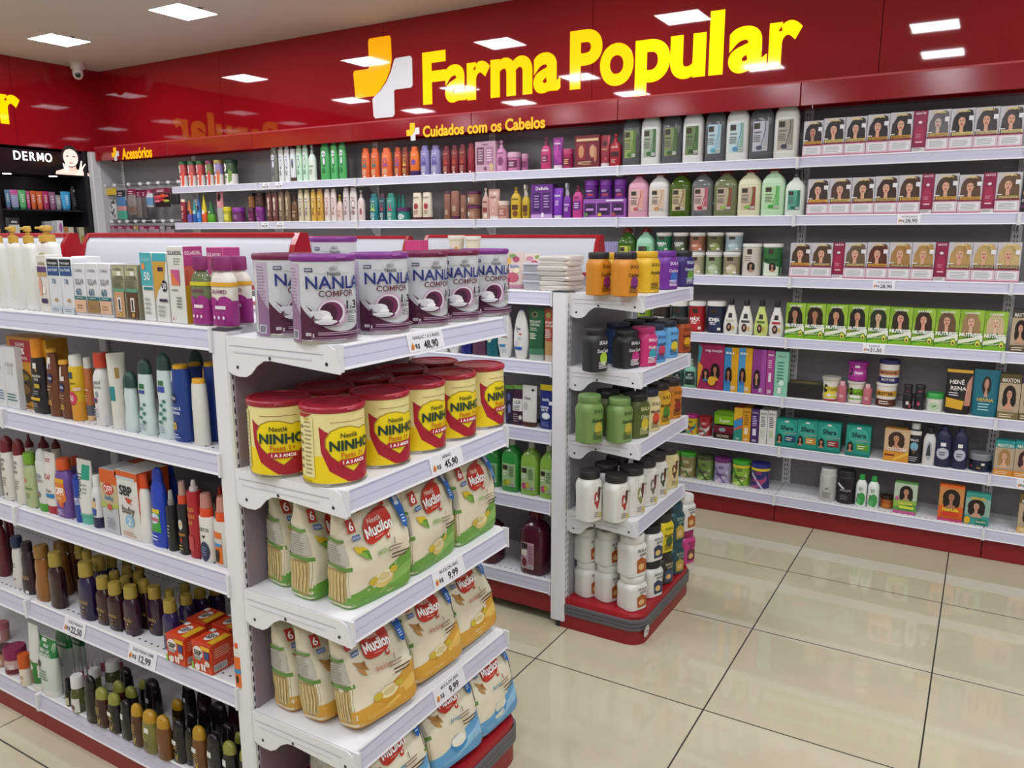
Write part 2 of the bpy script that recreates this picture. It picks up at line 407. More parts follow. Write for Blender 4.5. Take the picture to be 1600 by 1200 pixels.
def gondola(name, label, X0, nb, bay, yf, zs, spine, yb, H=1.26, holes=True, tags={}, kick0=0.0):
    r = empty(name, (0, 0, 0)); tag(r, label, 'shelving unit', 'double-sided gondolas')
    for b in range(nb):
        x1 = X0-b*bay; x0 = x1-bay
        for j, z in enumerate(zs):
            o = shelf(r, x0, x1, yf+.0, z, spine-yf-.012, tags.get((b, j), []), holes)
            o2 = MB().box((x0+.002, spine+.012, z-.022), (x1-.002, yb, z), WHITE); o2.box((x0+.004, yb, z-.048), (x1-.004, yb+.008, z), RAIL); o2.build('shelf', r, flat=True)
        t = MB()
        for j in range(4): t.box((x0+.003, spine-.012, .06+j*.3), (x1-.003, spine+.012, .06+j*.3+.298), GREY)
        t.build('back_panel', r, flat=True)
        for y in (yf+.001, yb-.02): MB().box((x0+.001, y, kick0), (x1-.001, y+.01, zs[-1]-.045), '#8a1420').build('kick_plate', r, flat=True)
        post(r, x0-.02, x0+.02, spine-.02, spine+.02, H, '', False)
    return r
def header(X0, X1, Y, z0, z1, label):
    r = empty('gondola_header', ((X0+X1)/2, Y, 0)); a = (X1-X0)/2; hw = .056
    pr = [(-.012, z1), (-.028, z1-.025), (-.04, z1-.07), (-.046, z1-.115), (-.047, z0)]
    full = pr[::-1]+[(.012, z1), (.022, z1-.05), (.03, z0)]
    for s in (-1, 1): MB().prism([(y*1.12, z+(.004 if z > z1-.01 else 0)) for y, z in full], s*a-.009, s*a+.009, '#9a1522g', 'x').build('end_cap', r, flat=True)
    t = MB(); pts = full
    R = [[(x, y, z) for y, z in pts] for x in (-a+.009, a-.009)]
    t.rings(R, '#bfc3cb', False, False).build('face_panel', r, angle=1.2)
    MB().box((-a+.009, -.021, z1-.009), (a-.009, .021, z1+.005), '#a81a28g', .003).build('top_rail', r, flat=True)
    for s in (-1, 1): MB().box((-a+.009, s*.038-.013, z0-.012), (a-.009, s*.038-.003, z0), '#a03038').build('bottom_rail', r, flat=True)
    for x in (-a+.06, a-.06): MB().box((x-.012, -.012, 1.261), (x+.012, .012, z0+.02), '#e0e0e2').build('bracket_leg', r, flat=True)
    tag(r, label, 'header sign', 'curved gondola headers')
def end_display(label, Xp, Xf, Y0, Y1, zs, tags, base_z, base_x, base_y0, base_y1, panel, Hp):
    """shelves hooked on the end of a gondola, facing +X; local x runs along world Y, local y into the gondola"""
    r = empty('end_display', (Xf, Y0, 0), pi/2); tag(r, label, 'end display', 'end-of-aisle displays'); W = Y1-Y0; D = Xf-Xp
    for j, z in enumerate(zs):
        o = shelf(r, 0, W, 0, z, D, tags.get(j, []))
        e = MB()
        for q in (0, 1):
            for s in (.012, .028): e.add([(.02+s*5+q*(W-.2)+.005*cos(i*pi/3), .02+s+.004*sin(i*pi/3), z+.0004) for i in range(6)], [tuple(range(6))], '#333336')
        bracket(o, -.003, 0, z, D); bracket(o, W, 0, z, D)
    MB().box((.01, D-.004, base_z), (W-.01, D+.006, Hp), panel).build('back_panel', r, flat=True)
    # plinth with rounded front corners and a grey bumper band
    def outline(g):
        x0, x1, y0 = base_y0-Y0-g, base_y1-Y0+g, -(base_x-Xf)-g; yb = D+.03; R = .06
        return [(x0, yb), (x0, y0+R)]+[(x0+R-R*cos(a), y0+R-R*sin(a)) for a in (pi/8, pi/4, 3*pi/8)]+[(x0+R, y0), (x1-R, y0)]+[(x1-R+R*sin(a), y0+R-R*cos(a)) for a in (pi/8, pi/4, 3*pi/8)]+[(x1, y0+R), (x1, yb)]
    t = MB(); t.rings([[(x, y, z) for x, y in outline(g)] for z, g in ((0, 0), (.055, 0))], '#8f121e', True, True)
    t.rings([[(x, y, z) for x, y in outline(g)] for z, g in ((.055, -.002), (base_z-.008, 0), (base_z-.002, -.003), (base_z, -.012))], '#9b1220', False, True)
    pl = t.build('plinth', r, angle=.5)
    if panel == '#9b9b9f':
        q = hit(1010, 986, 0, base_x+.007); bd = MB(); lx, lz = q.y-Y0, q.z; ly = -(base_x-Xf)-.0075
        for i, (rx, rz, c) in enumerate(((.026, .021, '#e4e2de'), (.022, .017, '#5c5a58'), (.02, .0155, '#e4e2de'))): bd.add([(lx+rx*cos(k*pi/10), ly-.0005*i, lz+rz*sin(k*pi/10)) for k in range(20)], [tuple(range(20))], c)
        decor(bd, [('t', 'WPM', 0, .5, .4, '#3a3a3c', 1.5)], lambda u, v, e: (lx+u*.016, ly-.002-e, lz+(v-.5)*.026), .032, .026, 9).build('badge', pl, flat=True)
    t = MB(); zz = [(base_z*.46, .001), (base_z*.48, .006), (base_z*.57, .006), (base_z*.585, .003), (base_z*.6, .006), (base_z*.69, .006), (base_z*.705, .003), (base_z*.72, .006), (base_z*.81, .006), (base_z*.83, .001)]
    t.rings([[(x, y, z) for x, y in outline(g)] for z, g in zz], '#5c5b5d', False, False).build('bumper', pl, angle=.5)
    return r
GZ1 = [1.265, .985, .70, .416, .116]; GZ2 = [1.26, 1.006, .752, .483, .167]
SP1, SP2 = -.78, .55
g1 = gondola('gondola_shelving', 'white double-sided gondola stocked with sun care, repellents and body oils', -.18, 2, .90, -1.10, GZ1, SP1, -.46,
             tags={(0, 3): [(-.845, .1, 'OLEO PAIXAO', '22,50'), (-.545, .115, 'OLEO PAIXAO 200ML', '12,99')]})
post(g1, -.19, -.139, -1.108, -1.064, 1.262, 's'); post(g1, -.19, -.139, -.50, -.455, 1.262, 's')
g2 = gondola('gondola_shelving', 'white double-sided gondola behind the milk tins, with body washes and jugs', -.075, 2, .88, .262, GZ2, SP2, .84, kick0=.04)
post(g2, -.07, -.012, .24, .285, 1.262, 's'); post(g2, -.07, -.012, .79, .835, 1.262, 's')
header(-1.105, -.235, SP1, 1.335, 1.462, 'white curved gondola header with red trim behind the sun care boxes')
header(-2.02, -1.215, SP1, 1.335, 1.462, 'white curved gondola header with red end behind the gold pump bottles')
header(-.86, -.05, SP2+.04, 1.315, 1.452, 'white curved gondola header behind the folded cloths and wipes')
header(-1.80, -.97, SP2+.04, 1.315, 1.447, 'white curved gondola header half hidden by the white milk tins')
e1 = end_display('front white end display of milk tins and cereal bags', -.137, .17, -1.106, -.484, [1.252, .959, .677, .375],
                 {0: [(.28, .13, 'NANLAC 1 A 3 ANOS', '48,90')], 1: [(.35, .13, 'NINHO', '45,90')], 2: [(.35, .13, 'MUCILON 360G', '9,99')], 3: [(.345, .13, 'MUCILON 360G', '9,99')]}, .13, .215, -1.08, -.47, '#8d7f86', 1.2)
e2 = end_display('rear white end display stacked with square cream jars', -.012, .25, .262, .77, [1.257, .998, .748, .463], {}, .118, .29, .25, .81, '#9b9b9f', 1.2)

# ================================================================== goods: shapes
PRO = {'lo': [(0, .93), (.02, 1), (.9, 1), (.95, .93), (.985, .7), (1, .5)], 'st': [(0, .93), (.015, 1), (.975, 1), (1, .93)], 'sh': [(0, .92), (.03, 1), (.6, 1), (.88, .95), (1, .84)],
       'rd': [(0, .93), (.03, 1), (.76, 1), (.86, .92), (.94, .7), (1, .5)], 'tp': [(0, .85), (.03, .92), (.4, 1), (.75, .8), (1, .55)],
       'hp': [(0, .9), (.03, 1), (.3, 1), (.55, .8), (.75, .84), (.9, .74), (1, .5)], 'dr': [(0, .82), (.04, .96), (.3, 1), (.6, .8), (.85, .5), (1, .36)],
       'el': [(0, .93), (.02, 1), (.6, .99), (.97, .88), (1, .82)], 'dv': [(0, .58), (.03, .72), (.3, 1), (.55, .96), (.8, .72), (.94, .45), (1, .2)],
       'jg': [(0, .92), (.03, 1), (.68, 1), (.8, .93), (.89, .66), (.95, .36), (1, .3)], 'ws': [(0, .88), (.03, .98), (.25, 1), (.5, .8), (.75, .86), (1, .74)],
       'wd': [(0, .82), (.04, .95), (.3, 1), (.62, .86), (1, .98)], 'sk': [(0, .9), (.03, .97), (.25, .95), (.75, 1), (.88, .97), (.96, .8), (1, .78)]}
def surf_of(sec):
    H = sec[-1][0]
    def sf(u, v, e):
        z = v*H; i = 0
        while i < len(sec)-2 and sec[i+1][0] < z: i += 1
        a, b = sec[i], sec[i+1]; t = min(1, max(0, (z-a[0])/max(1e-6, b[0]-a[0])))
        rx = a[1]+(b[1]-a[1])*t; ry = a[2]+(b[2]-a[2])*t; p = a[3]
        x = max(-.985, min(.985, u)); y = (1-abs(x)**p)**(1/p)
        return (x*(rx+e), -(ry*y+e), z)
    def ring(v, e, n=28):
        z = v*H; i = 0
        while i < len(sec)-2 and sec[i+1][0] < z: i += 1
        a, b = sec[i], sec[i+1]; t = min(1, max(0, (z-a[0])/max(1e-6, b[0]-a[0])))
        rx = a[1]+(b[1]-a[1])*t+e; ry = a[2]+(b[2]-a[2])*t+e
        return [(x*rx, y*ry, z) for x, y in sup(n, a[3])]
    sf.ring = ring; sf.cuts = [q[0]/H for q in sec]
    return sf
def secs(prof, w, k, h, p, z0=0):
    return [(z0+t*h, s*w/2, s*w/2*k, p) for t, s in PRO[prof]]
class Kind:
    """one kind of article: k depth over width, how its outline widens when seen askew, and how its parts are made"""
    def __init__(s, fn, k=1., box=False, d=None): s.fn, s.k, s.box, s.d = fn, k, box, d
def cap_mb(style, w, dp, h, c, n=18):
    t = MB()
    if style == 'c': t.loft([(0, w/2, dp/2), (h*.86, w/2*.97, dp/2*.97), (h, w/2*.86, dp/2*.86)], c, n)
    elif style == 'd': t.loft([(0, w/2, dp/2), (h*.35, w/2*.98, dp/2*.98), (h*.7, w/2*.84, dp/2*.84), (h*.92, w/2*.5, dp/2*.5), (h, w/2*.15, dp/2*.15)], c, n)
    elif style == 'x': t.loft([(0, w/2, dp/2), (h*.3, w/2*.9, dp/2*.9), (h*.55, w/2*.45, dp/2*.45), (h, w/2*.13, dp/2*.13)], c, n)
    elif style == 'p':
        t.loft([(0, w/2, w/2), (h*.42, w/2*.98, w/2*.98), (h*.45, w*.2, w*.2), (h*.7, w*.2, w*.2)], c, n)
        t.loft([(h*.68, w*.4, w*.36), (h*.8, w*.42, w*.38), (h*.98, w*.36, w*.32), (h, w*.3, w*.28)], c, n)
        t.box((-w*.13, -w*.7, h*.78), (w*.13, 0, h*.93), c, w*.05)
    elif style == 's': t.loft([(0, w/2, dp/2), (h*.36, w*.48, dp*.48), (h*.4, w*.3, min(dp*.4, w*.3)), (h*.86, w*.25, min(dp*.36, w*.25)), (h, w*.17, w*.17)], c, n)
    elif style == 't':
        t.loft([(0, w*.42, w*.42), (h*.3, w*.4, w*.4), (h*.4, w*.22, w*.22), (h*.6, w*.24, w*.26)], c, n)
        t.box((-w*.24, -w*.75, h*.6), (w*.24, w*.5, h), c, w*.1); t.box((-w*.1, -w*.6, h*.1), (w*.1, -w*.42, h*.62), c, w*.05)
    return t
def B(c1, c2, dec=(), prof='rd', cf=.16, cw=.46, k=.6, p=2.3, cap='c', wide=False, n=20, body='bottle_body', capn=None, cap2=None):
    def fn(w, h):
        hb = h*(1-cf); sec = secs(prof, w, k, hb, p); t = MB().loft(sec, c1, n); decor(t, dec, surf_of(sec), w, hb)
        cwid = cw*w; cd_ = cwid*k if wide else min(cwid, w*k*.98) if k < .9 else cwid
        q = cap_mb(cap, cwid, cd_, h*cf, c2, max(12, n-4))
        out = [(body, t, 0), (capn or {'p': 'pump_head', 's': 'spray_cap', 't': 'trigger'}.get(cap, 'cap'), q, hb-.0005)]
        if cap2: out.append(('overcap', MB().loft([(0, cwid*.4, min(cwid*.4, cd_*.5)), (h*cf*.55, cwid*.33, min(cwid*.33, cd_*.46)), (h*cf*.62, cwid*.28, min(cwid*.28, cd_*.4))], cap2, 14), hb+h*cf*.38))
        return out
    return Kind(fn, k)
def J(c1, c2, dec=(), lf=.22, lw=1.03, prof='st', bw=.97, n=26, pp=2, k=1.):
    def fn(w, h):
        hb = h*(1-lf); sec = secs(prof, w*bw/lw, k, hb, pp); t = MB().loft(sec, c1, n); decor(t, dec, surf_of(sec), w*bw/lw, hb, .25)
        a = w/2; q = MB().loft([(0, a, a*k), (h*lf*.86, a, a*k), (h*lf, a*.93, a*.93*k), (h*lf*1.0, a*.8, a*.8*k), (h*lf*.93, a*.76, a*.76*k)], c2, n)
        return [('jar_body', t, 0), ('lid', q, hb-.0005)]
    return Kind(fn, k)
def SK(c1, c2, dec=(), lf=.15):
    """square-shouldered tub with soft facets and a wide round screw lid"""
    def fn(w, h):
        hb = h*(1-lf); K = .95
        sec = [(t*hb, s*w/2, s*w/2*K, p) for t, s, p in ((0, .88, 3.4), (.02, .95, 3.6), (.2, .965, 3.6), (.5, .95, 3.4), (.78, 1, 3.4), (.86, .99, 3.2), (.93, .93, 2.7), (.975, .88, 2.2), (1, .87, 2))]
        t = MB().loft(sec, c1, 40)
        for s in (-1, 1): t.add([(s*w*.489, -w*.24, hb*.78), (s*w*.47, w*.12, hb*.08), (s*w*.466, w*.26, hb*.5)], [(0, 1, 2)], c1)
        decor(t, dec, surf_of(sec), w, hb, .25); r = w*.465
        R = []
        for z, f in ((0, .97), (.002, 1), (h*lf*.82, 1), (h*lf, .94), (h*lf*.97, .84)): R.append([((r*f*(1+.012*(i % 2)))*cos(2*pi*i/44), (r*f*(1+.012*(i % 2)))*K*sin(2*pi*i/44), z) for i in range(44)])
        return [('jar_body', t, 0), ('lid', MB().rings(R, c2), hb-.0005)]
    return Kind(fn, .95, 'r')
def T(c1, c2, dec=(), cf=.12, k=.55, cw=.82):
    """tube standing on its cap, flat crimped end up"""
    def fn(w, h):
        hb = h*(1-cf); sec = [(0, w*cw/2, w*cw*k/2, 2.2), (hb*.3, w*.45, w*.45*k, 2.2), (hb*.7, w*.48, w*.28*k, 2.2), (hb*.94, w/2, .0035, 2.6), (hb, w/2, .002, 2.6)]
        t = MB().loft(sec, c1, 22); decor(t, dec, surf_of(sec), w, hb)
        q = MB().loft([(0, w*cw*.49, w*cw*k*.49), (h*cf, w*cw*.5, w*cw*k*.5)], c2, 20)
        return [('tube_body', t, h*cf-.0005), ('cap', q, 0)]
    return Kind(fn, k)
def X(c, dec=(), d=.05, side=(), left=(), top=(), tc=None):
    """a carton"""
    def fn(w, h):
        t = MB().box((-w/2, -d/2, 0), (w/2, d/2, h), c, .0012)
        decor(t, dec, lambda u, v, e: (u*w/2, -d/2-e, v*h), w, h, 9)
        if side: decor(t, side, lambda u, v, e: (w/2+e, u*d/2, v*h), d, h, 9)
        if left: decor(t, left, lambda u, v, e: (-w/2-e, -u*d/2, v*h), d, h, 9)
        if top: decor(t, top, lambda u, v, e: (u*w/2, (v-.5)*d, h+e), w, d, 9)
        return [('', t, 0)]
    return Kind(fn, None, True, d)
def PO(c, dec=(), k=.5):
    """stand-up pouch"""
    def fn(w, h):
        sec = [(0, w*.46, w*.46*k, 2.6), (h*.06, w*.49, w*.48*k, 2.6), (h*.4, w*.5, w*.4*k, 2.4), (h*.75, w*.5, w*.2*k, 2.4), (h*.93, w*.5, .003, 2.8), (h, w*.5, .0015, 2.8)]
        t = MB().loft(sec, c, 26); decor(t, dec, surf_of(sec), w, h); return [('', t, 0)]
    return Kind(fn, k)
def JUG(c1, c2, dec=(), k=.72, cf=.1, loop=True):
    """refill jug: square shoulders, short neck, screw cap and a carrying loop"""
    def fn(w, h):
        hb = h*(1-cf); sec = secs('jg', w, k, hb, 3.4); t = MB().loft(sec, c1, 30)
        for z in (.1, .72): t.loft([(hb*z-.003, w*.497, w*.497*k, 3.4), (hb*z, w*.507, w*.507*k, 3.4), (hb*z+.003, w*.497, w*.497*k, 3.4)], c1, 30)
        decor(t, dec, surf_of(sec), w, hb, .3)
        out = [('jug_body', t, 0), ('cap', cap_mb('c', w*.34, w*.34, h*cf, c2), hb-.0005)]
        if loop: out.append(('handle', MB().tube([(-w*.18, 0, -h*.03), (-w*.3, 0, h*.01), (-w*.26, 0, h*.04), (0, 0, h*.046), (w*.26, 0, h*.04), (w*.3, 0, h*.01), (w*.18, 0, -h*.03)], .004, c2), hb))
        return out
    return Kind(fn, k)

# ------------------------------------------------------------------ goods: prints
def G(lab, ink='#333', tx='', y0=.1, y1=.72, w=.8, acc=None, th=.1, n=4, st=None):
    o = [('r', -w, y0, w, y1, lab)]; H = y1-y0
    if tx: o.append(('t', tx, 0, y1-.2*H, th, ink, w*1.7))
    if n: o.append(('l', -w*.75, y0+.42*H, w*.75, y0+.64*H, n, ink))
    if acc: o.append(('e', 0, y0+.22*H, w*.55, .14*H, acc))
    if st: o.append(st)
    return o
def N(tx, ink='#fff', v=.55, th=.09, acc=None, n=4, w=1.3):
    o = [('t', tx, 0, v, th, ink, w)] if tx else []
    if n: o.append(('l', -.5, v-.3, .5, v-.12, n, ink))
    if acc: o.insert(0, ('e', 0, v-.24, .6, .1, acc))
    return o
STK = ('r', -.25, .8, .3, .9, '#ecebe8')                       # the shop's white price sticker
def face(hair, cx=0., cy=.66, k=1., skin='#d8a084', a=3.0, wave=1., dress=None):
    A = a*k
    o = [('e', cx, cy-.02*k, .15*A*wave, .19*k, hair), ('e', cx-.09*A*wave, cy-.13*k, .075*A, .12*k, hair), ('e', cx+.1*A*wave, cy-.12*k, .07*A, .12*k, hair)]
    o += [('p', [(cx-.15*A, cy-.3*k), (cx-.06*A, cy-.19*k), (cx+.06*A, cy-.19*k), (cx+.15*A, cy-.3*k)], dress or skin)]
    o += [('p', [(cx-.04*A, cy-.22*k), (cx-.035*A, cy-.06*k), (cx+.035*A, cy-.06*k), (cx+.04*A, cy-.22*k)], skin), ('e', cx, cy, .072*A, .105*k, skin)]
    o += [('p', [(cx-.085*A, cy-.01*k), (cx-.075*A, cy+.09*k), (cx, cy+.13*k), (cx+.08*A, cy+.08*k), (cx+.085*A, cy-.03*k), (cx+.055*A, cy+.05*k), (cx-.01*A, cy+.075*k), (cx-.055*A, cy+.05*k)], hair)]
    o += [('e', cx+s*.03*A, cy+.012*k, .013*A, .009*k, '#3a2520') for s in (-1, 1)]+[('e', cx, cy-.055*k, .024*A, .012*k, '#b04048'), ('p', [(cx-.008*A, cy-.03*k), (cx+.012*A, cy-.03*k), (cx, cy+.0*k)], '#b98068')]
    return o
def dye(hair, gold='#d9b45a', wave=1., skin='#dba78c'):
    g2 = {'#d': '#5a4528', '#e': '#6a5a38', '#c': '#4a3520'}.get(gold[:2], '#e0cc9a')
    return [('r', -1, .3, 1, 1, '#c6c1c6'), ('p', [(-.9, .34), (-.8, .7), (-.4, .9), (.5, .92), (.85, .62), (.9, .34)], hair)]+face(hair, -.05, .69, 1.4, skin, 2.9, wave)+[('p', [(.3, .85), (.95, .72), (.8, .93), (.4, .97)], hair), ('t', 'L\'ORÉAL', 0, .935, .06, '#f0d67a', 1.3), ('r', .52, .7, .92, .81, '#e6e4e6'), ('r', -1, .3, 1, .335, '#8d2048'),
           ('r', -.8, .35, .9, .425, gold), ('t', 'EXCELLENCE', .05, .388, .05, g2, 1.6), ('r', -.95, .44, -.5, .465, '#e8e8e8'), ('r', -1, 0, 1, .3, '#d9c3cc'), ('r', -.82, .07, .82, .27, '#e9e9ea'), ('l', -.7, .09, .75, .25, 4, '#9aa39c'), ('r', -1, 0, 1, .035, '#c4708f')]
GRATIS = [('r', -1, .14, 1, 1, '#8e1a44'), ('t', 'GRÁTIS', 0, .94, .05, '#f0e4ea', 1.5), ('e', 0, .44, .7, .22, '#a82a50'), ('p', [(-.7, .2), (.7, .2), (.7, .5), (.25, .64), (-.25, .64), (-.7, .5)], '#a5234b'), ('e', 0, .72, .3, .035, '#e8dde0'), ('r', -.5, .22, .5, .25, '#ecd5dd'), ('l', -.5, .34, .4, .44, 3, '#d890a8'), ('r', -1, 0, 1, .1, '#ddd8d8'), ('l', -.8, .02, .6, .09, 2, '#77736f')]
def nut(hair, wave=1., skin='#d8a084'):
    return [('r', -1, 0, 1, 1, '#84ad2a'), ('p', [(-1, .3), (1, .5), (1, 1), (.2, 1), (-1, .6)], '#98bd3c')]+[('p', [(-.8, .42), (-.75, .72), (-.4, .9), (.35, .9), (.7, .7), (.75, .42)], hair)]+face(hair, -.05, .7, 1.35, skin, 2.9, wave, '#4c7a20')+[('t', 'GARNIER', .0, .93, .06, '#eef2dc', 1.3), ('p', [(-1, .22), (1, .36), (1, .2), (-1, .08)], '#e8ecd8'), ('r', -1, 0, 1, .12, '#7cb51e'), ('p', [(-1, .06), (.5, .2), (.5, .24), (-1, .12)], '#3f8a1d'),
           ('T', 'NUTRISSE', 0, .37, .09, '#ffffff', 1.85), ('e', .62, .16, .24, .1, '#5c8a1c'), ('e', .62, .15, .19, .08, '#d9dc62'), ('e', .62, .13, .09, .035, '#6b3a1e'), ('l', -.85, .13, .2, .2, 2, '#dff0b8')]
def jugl(band, lab, mid, tx='SHAMPOO'):
    return [('r', -.62, .14, .62, .66, lab), ('p', [(.1, .14), (.62, .14), (.62, .66), (.3, .66), (.38, .5), (.3, .3)], mid), ('r', -.55, .53, -.05, .63, '#3a3426'), ('p', [(.02, .18), (.07, .18), (.4, .5), (.38, .64), (.34, .64), (.34, .5)], band),
            ('t', tx, -.22, .47, .032, '#44423c', .6), ('l', -.55, .3, .1, .43, 4, '#66645c'), ('e', -.05, .2, .25, .04, band), ('r', .2, .16, .55, .215, '#e9e9e6'), ('b', .22, .17, .53, .205, '#333')]
def tub(c, ink='#fff', tx='', med='#c8b890', big=False):
    return [('r', -1, .05, 1, .93, c), ('r', -.36, .72, .36, .9, '#3b2a20'), ('e', .15, .3, .55, .24, med), ('T', tx, 0, .5, .14, ink, 1.2), ('l', -.45, .3, .45, .42, 2, ink), ('r', .4, .1, .7, .2, '#ecebe4')]
def novex(c1, c2, c3, ink='#5a2a5a', top=None):
    o = [('r', -1, .06, 1, .97, c1), ('p', [(-.98, .15), (-.3, .2), (.5, .5), (.98, .8), (.98, .55), (.3, .2), (-.2, .06), (-.98, .06)], c2), ('p', [(-.98, .75), (-.2, .35), (.4, .06), (.6, .06), (-.1, .45), (-.98, .9)], c3), ('t', 'novex', .05, .46, .2, ink, 1.35), ('l', -.3, .7, .5, .84, 2, ink)]
    if top: o.append(('r', -1, .86, 1, .97, top))
    return o
def skala(ink, tx='', acc='#c05030', bg=None, tc=None):
    o = [('p', [(-.72, .08), (.86, .06), (.9, .9), (-.5, .92), (-.62, .6)], bg)] if bg else []
    return o+[('t', 'SKALA', .15, .8, .1, tc or ink, .95), ('e', .2, .37, .42, .17, acc), ('t', tx, .15, .58, .1, ink, 1.3), ('l', -.35, .1, .7, .3, 5, ink)] if tx else o+[('t', 'SKALA', .15, .8, .1, tc or ink, .95), ('p', [(-.3, .12), (.7, .12), (.75, .45), (.1, .6), (-.35, .5)], acc), ('e', .1, .3, .3, .1, '#d8b070'), ('l', -.1, .62, .7, .72, 2, ink)]

# ------------------------------------------------------------------ goods: standing them on shelves
ORD = 'first second third fourth fifth sixth seventh eighth ninth tenth eleventh twelfth thirteenth fourteenth'.split()
RD = {}                                            # shelf rows: axis, front line, height, wording, end the counting starts from
wn = ['top', 'second', 'third', 'fourth', 'fifth', 'sixth', 'bottom']
for j, z in enumerate(WZ): RD['w%d' % (j+1)] = ('x', 1.78 if j == 6 else WYF, z, wn[j]+' wall shelf', 'the corner')
gn = ['top', 'second', 'third', 'fourth', 'bottom']
for j, z in enumerate(GZ1): RD['g%d' % (j+1)] = ('x', -1.10, z, 'front gondola '+gn[j]+' shelf', 'the far end')
for j, z in enumerate(GZ2): RD['m%d' % (j+1)] = ('x', .262, z, 'middle gondola '+gn[j]+' shelf', 'the milk tins')
for j, z in enumerate([1.252, .959, .677, .375, .13]): RD['e%d' % (j+1)] = ('y', .17, z, 'front display '+gn[j]+' shelf', 'the post')
for j, z in enumerate([1.257, .998, .748, .463, .118]): RD['f%d' % (j+1)] = ('y', .25, z, 'rear display '+(gn[j]+' shelf' if j < 4 else 'red plinth'), 'the post')
CROP = {'A': (140, 190, 3.8095), 'B': (550, 190, 3.7209), 'C': (960, 140, 4), 'D': (1220, 130, 3.6368), 'E': (1010, 440, 2.7119), 'F': (1010, 620, 2.7119), 'G': (0, 330, 3.6372), 'H': (0, 640, 3.7209), 'I': (0, 860, 3.5302),
        'J': (370, 350, 3.4295), 'K': (370, 540, 3.5556), 'M': (370, 700, 3.5556), 'O': (740, 350, 4.4444), 'P': (740, 590, 2.8583), 'S': (0, 460, 3.8095), 'U': (0, 780, 2.8571), 'V': (660, 480, 4.614), 'Q': (680, 640, 5.4545), 'R': (150, 220, 7.619), 'Z': (0, 0, 1)}
GOODS = []                                         # (object, words, row, sort key)
CATS = {'box': 'box', 'bottle': 'bottle', 'jar': 'jar', 'tube': 'tube', 'can': 'tin', 'jug': 'jug', 'pouch': 'pouch', 'bag': 'bag', 'kit': 'gift box'}
def assemble(name, parts, loc, rz):
    if len(parts) == 1:
        o = parts[0][1].build(name); o.location = loc; o.rotation_euler = (0, 0, rz); return o
    r = empty(name, loc, rz)
    for pn, mb, z in parts: mb.build(pn, r, loc=(0, 0, z))
    return r
def note(o, words, row, key, cat=None):
    GOODS.append((o, words, row, key)); o['category'] = cat or CATS.get(o.name.split('.')[0].split('_')[-1], o.name.split('.')[0].split('_')[-1])
def put(row, crop, items, off=.012):
    ax, fr, zb, _, _ = RD[row]; ox, oy, sc = CROP[crop]
    n = Vector((0, -1, 0)) if ax == 'x' else Vector((1, 0, 0)); D = Vector((1, 0, 0)) if ax == 'x' else Vector((0, 1, 0)); base = 0 if ax == 'x' else pi/2
    for it in items:
        l, r, top, name, words, kd = it[:6]; o = it[6] if len(it) > 6 else {}
        l, r = ox+l/sc, ox+r/sc; c = (l+r)/2; z = zb
        k = kd.k or 1.; w = o.get('w', .07); d = kd.d or w*k
        ty = oy+top/sc if top > 1.5 else None
        hh = top if top <= 1.5 else .15; t0 = o.get('t', -.42 if row[0] == 'f' and not kd.d else 0)
        for _ in range(5):
            if 'y' in o and ax is not None:                   # the foot is in view: stand it there
                yb_ = oy+o['y']/sc; q = hit(c+(801-c)*(yb_-ty)*.5/(6446-yb_), yb_, 2, zb); v = Vector((q.x-CAM.x, q.y-CAM.y, 0)).normalized(); C = Vector((q.x, q.y, 0))+v*(min(d, w)/2)
            else:
                b = fr-off-o.get('b', 0)-d/2 if ax == 'y' else fr+off+o.get('b', 0)+d/2
                P0 = Vector((0, b, z)) if ax == 'x' else Vector((b, 0, z))
                zm = z+.55*hh; P0.z = zm; C = P0+D*along(c, P0, D)
            if ax == 'y': C.x = max(C.x, (-.004 if row[0] == 'f' else -.125)+d/2)
            if 'z' in o: z = o['z']
            if 's' in o: z = height_at(oy+o['s']/sc, *(C+n*(d/2 if kd.box else 0)).xy)
            v = Vector((CAM.x-C.x, CAM.y-C.y, 0)); dist = v.length; phi = v.angle(n)
            if kd.d is not None and 'w' not in o:             # cartons: l and r are the edges of the front
                F = C+n*(d/2); F.z = z+.55*hh; a, b2 = along(l, F, D), along(r, F, D); w = b2-a; C = F-n*(d/2)+D*((a+b2)/2)
            elif 'w' not in o:
                row_y = row_of((C.x, C.y, z+.55*hh)); S_ = 2*dist*sin((azim(r, row_y)-azim(l, row_y))/2)
                w = S_/1.13 if kd.box == 'r' else S_/(cos(phi)+k*sin(phi)) if kd.box else S_/sqrt(cos(phi)**2+(k*sin(phi))**2)
                d = w*k
            if ty is not None: hh = max(.02, height_at(ty, *(C+n*(d/2 if kd.box and row_of((C.x, C.y, z)) < 600 else 0)).xy)-z)
        h = top if ty is None else height_at(ty, *(C+n*(d/2 if kd.box and row_of((C.x, C.y, z)) < 600 else 0)).xy)-z
        ob = assemble(name, kd.fn(w, h), (C.x, C.y, z+.0006), base+t0)
        note(ob, words, row, C.x if ax == 'x' else C.y, o.get('cat'))
def finish_labels():
    cnt = {}
    for o, wd_, row, key in GOODS: cnt.setdefault((wd_, row), []).append((key, o))
    for (wd_, row), L in cnt.items():
        L.sort(key=lambda q: q[0]); sh, end = RD[row][3], RD[row][4]
        for i, (_, o) in enumerate(L):
            if len(L) == 1: o['label'] = '%s on the %s' % (wd_, sh) if len(wd_.split()) < 11 else wd_
            else: o['label'] = '%s, %s from %s, %s' % (wd_, ORD[i], end, sh)
            if len(o['label'].split()) > 16 or len(o['label'].split()) < 4: print('LONG', len(o['label'].split()), o['label'])
            o['group'] = '%s on the %s' % ({'box': 'boxes', 'glass': 'glasses', 'pouch': 'pouches'}.get(o['category'], o['category']+'s'), sh)

